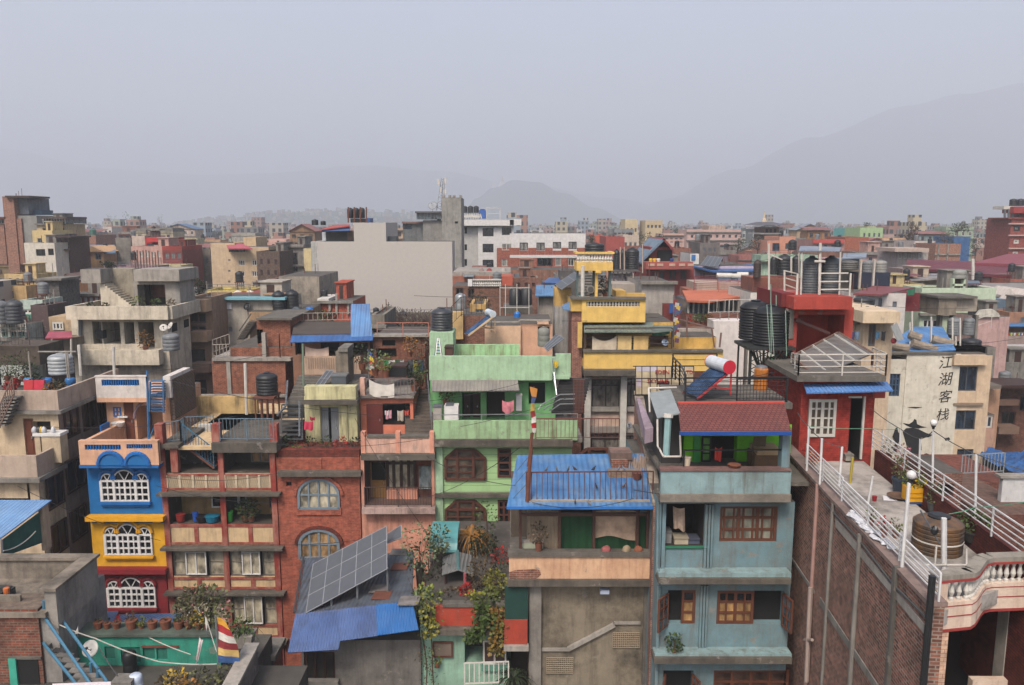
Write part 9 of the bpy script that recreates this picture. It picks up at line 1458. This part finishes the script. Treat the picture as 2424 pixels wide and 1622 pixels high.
for k,(a,b_,ya,yb)in enumerate((((100,1010),(560,985),35.4,35.5),((390,1130),(660,1120),35.3,35.3),((640,1050),(1000,1040),35.2,35.2),((860,960),(1240,905),35,37),((1000,1180),(1230,1060),34.5,26),((1090,1010),(1500,880),35,33),((330,880),(700,820),42,46),((700,800),(1010,860),50,40),((1330,760),(1700,730),45,52),((1650,760),(1890,690),44,33),((1900,700),(2290,730),40,54),((2060,820),(2420,800),46,52),((20,800),(330,770),50,54),((430,690),(760,660),66,80),((980,700),(1320,690),64,60),((1560,640),(1900,600),72,70),((2000,640),(2380,650),70,80),((1560,1010),(1560,1480),24.2,24.2),((1260,1190),(1500,1180),25.4,24.8),((40,1150),(380,1280),33.5,35.3),((560,940),(990,930),36,37),((400,900),(900,985),38,36),((640,930),(860,900),37,39),((840,990),(1010,1260),35,35.2),((1010,1080),(1220,1150),35.2,26),((640,1290),(1000,1250),35,34.9),((370,1150),(660,1190),35.3,35.2),((1480,900),(1840,880),30,28),((1500,1160),(1830,1150),24.1,24.2))):R('v');_cur[2]=1.0;wire(['thin dark cable crossing the street fronts of the coloured row','thin dark cable sagging between the middle roofs'][k>5 and k<17],[P(a[0],a[1],ya),P(b_[0],b_[1],yb)],.012*(1+max(0,ya-36)/40),CB,.25 if k!=17 else 0,group=['cables over the row of houses','cables over the middle roofs'][k>5 and k<17])
def city(n,B_,N,L):
 g=N.new('ShaderNodeNewGeometry');r=N.new('ShaderNodeValToRGB');e=r.color_ramp;cs=[(186,174,160),(206,202,198),(160,116,100),(186,156,144),(132,128,126),(196,184,156),(156,168,178),(164,172,158),(170,132,118)]
 e.interpolation='CONSTANT';e.elements[0].color=rgb(cs[0]);e.elements[1].position=1/9;e.elements[1].color=rgb(cs[1])
 for i in range(2,9):q=e.elements.new(i/9);q.color=rgb(cs[i])
 L.new(g.outputs['Random Per Island'],r.inputs[0]);t=N.new('ShaderNodeTexBrick');L.new(_wallvec(N,L),t.inputs['Vector']);t.offset=0;t.inputs['Scale'].default_value=1;t.inputs['Brick Width'].default_value=2.3;t.inputs['Row Height'].default_value=2.5;t.inputs['Mortar Size'].default_value=.62
 t.inputs['Color1'].default_value=t.inputs['Color2'].default_value=(.03,.035,.04,1);L.new(r.outputs[0],t.inputs['Mortar']);s=N.new('ShaderNodeSeparateXYZ');L.new(g.outputs['Normal'],s.inputs[0]);f=N.new('ShaderNodeMath');f.operation='ABSOLUTE';L.new(s.outputs[2],f.inputs[0]);L.new(_mix(N,L,f.outputs[0],t.outputs['Color'],r.outputs[0]),B_.inputs['Base Color']);B_.inputs['Roughness'].default_value=.9
random.seed(500);mb=MB();occ=set()
for k in range(15000):
 y=200*math.exp(random.random()*2.75);x=random.uniform(-.9,.9)*y;key=(int(x/7.5),int(y/7.5))
 if key in occ:continue
 occ.add(key);w=random.uniform(3.5,7.5);h=max(8,random.gauss(14.5,3.2))*(1.25 if random.random()<.05 else 1);mb.box(x,x+w,y,y+random.uniform(6,9),0,h)
 if random.random()<.5:s=random.uniform(0,w-2.6);mb.box(x+s,x+s+2.6,y+1.5,y+5,h,h+random.uniform(1.2,2.4))
for k in range(700):
 y=45+240*random.random();x=random.choice((-1,1))*random.uniform(.74,1.15)*y;w=random.uniform(3.5,6.5);mb.box(x,x+w,y,y+random.uniform(3,6),0,max(8,random.gauss(14,2.5)))
T('distant_town','crowd of tiny pale houses fading into the haze','town',kind='stuff').mesh(mb,mat('city',city));mb=MB()
for k in range(900):
 y=260*math.exp(random.random()*2.2);x=random.uniform(-.72,.72)*y;r_=random.uniform(2.5,5);leaves(mb,(x,y,random.uniform(11,16)),r_,r_,r_*.9,46,r_*.5);mb.bar((x,y,0),(x,y,12),.3,4)
T('distant_trees','dark tree crowns scattered through the hazy far town','trees',kind='stuff').mesh(mb,LT)
R('v');hp=T('hill_temple','small white stupa and shrines on top of the wooded hill','temple');q=P(1150,428,3280);W_=plain((236,226,218),.8);hp.part('dome',MB().lathe(q,[(19,-38),(19,0),(16,9),(11,17),(5,22)],18),W_);hp.part('spire',MB().lathe(q+Vector((0,0,22)),[(5.5,0),(5.5,5),(4,5.3),(1,22)],10),plain((220,180,110)))
for dx,w,h in((-36,12,28),(36,14,20),(58,12,26)):hp.part('shrine',MB().box(q.x+dx-w/2,q.x+dx+w/2,q.y-3,q.y+3,q.z-38,q.z+h-9),W_)
T('ground','',None,kind='structure').mesh(MB().box(-4900,4900,-100,6300,-.6,0),concrete((120,112,104),.5,.2))
def ridge(name,pts,Y,depth,m,kind='structure',label=None,cat=None,rough=6,seed=0):
 """Ridge whose skyline passes through pixel points at depth Y; slopes fall away in front and behind."""
 R('v');mb=MB();mb.sm=True;xs=[];N_=160;top=[P(a,b,Y)for a,b in pts]
 x0,x1=top[0].x,top[-1].x;M=14
 for i in range(N_+1):
  x=x0+(x1-x0)*i/N_
  for a,b in zip(top,top[1:]):
   if a.x<=x<=b.x+1e-6:w=(x-a.x)/(b.x-a.x);w=w*w*(3-2*w);z=a.z+(b.z-a.z)*w
  for j in range(M+1):
   s=j/M*2-1;k=max(0,1-abs(s));k=k*k*(3-2*k)
   n=noise.fractal(Vector((x*.0022+seed,(Y+s*depth)*.0022,seed)),1,2,5)
   mb.v.append((x,Y+s*depth,max(-2,z)*k+n*rough*(k if j!=M//2 else .4)-1))
 for i in range(N_):
  for j in range(M):a=i*(M+1)+j;mb.f.append((a,a+M+1,a+M+2,a+1));mb.m.append(0)
 t=T(name,label,cat,kind=kind);t.mesh(mb,m);return mb
hillm=plain((70,84,62),.95,var=.5)
ridge('hills',[(1400,508),(1540,452),(1682,388),(1862,312),(2080,242),(2200,216),(2360,188),(2600,150)],4500,1200,hillm,rough=26,seed=3)
ridge('hills',[(-300,290),(0,340),(230,385),(450,400),(600,395),(850,380),(1000,392),(1180,420),(1400,452),(1560,480),(1900,500)],5200,900,hillm,rough=24,seed=8)
ridge('hills',[(980,512),(1062,480),(1090,452),(1130,428),(1175,410),(1230,414),(1290,440),(1360,474),(1440,505),(1470,514)],3300,380,hillm,rough=16,seed=5)
hm=ridge('hills',[(420,514),(520,498),(640,486),(780,482),(900,486),(1010,500),(1120,514)],2000,500,hillm,rough=5,seed=11);random.seed(31);hc=MB()
for k in range(1500):
 x,y,z=random.choice(hm.v)
 if y<2010 and z>1:x+=random.uniform(-6,6);y+=random.uniform(-12,12);w=random.uniform(4,8);hc.box(x,x+w,y,y+7,z-12,z+random.uniform(3,9))
T('hillside_town','specks of pale houses climbing the low hazy hill on the left','town',kind='stuff').mesh(hc,mat('city',city))
def _hz(n,B,N,L):
 N.remove(B);v=N.new('ShaderNodeVolumePrincipled');v.inputs['Color'].default_value=(.72,.755,.815,1)
 v.inputs['Density'].default_value=HAZE_DENSITY;v.inputs['Anisotropy'].default_value=0.0
 L.new(v.outputs[0],N['Material Output'].inputs['Volume'])
T('haze','',None,kind='stuff').mesh(MB().box(-5000,5000,-150,6400,-3,HAZE_TOP),mat('haze',_hz))
flush()
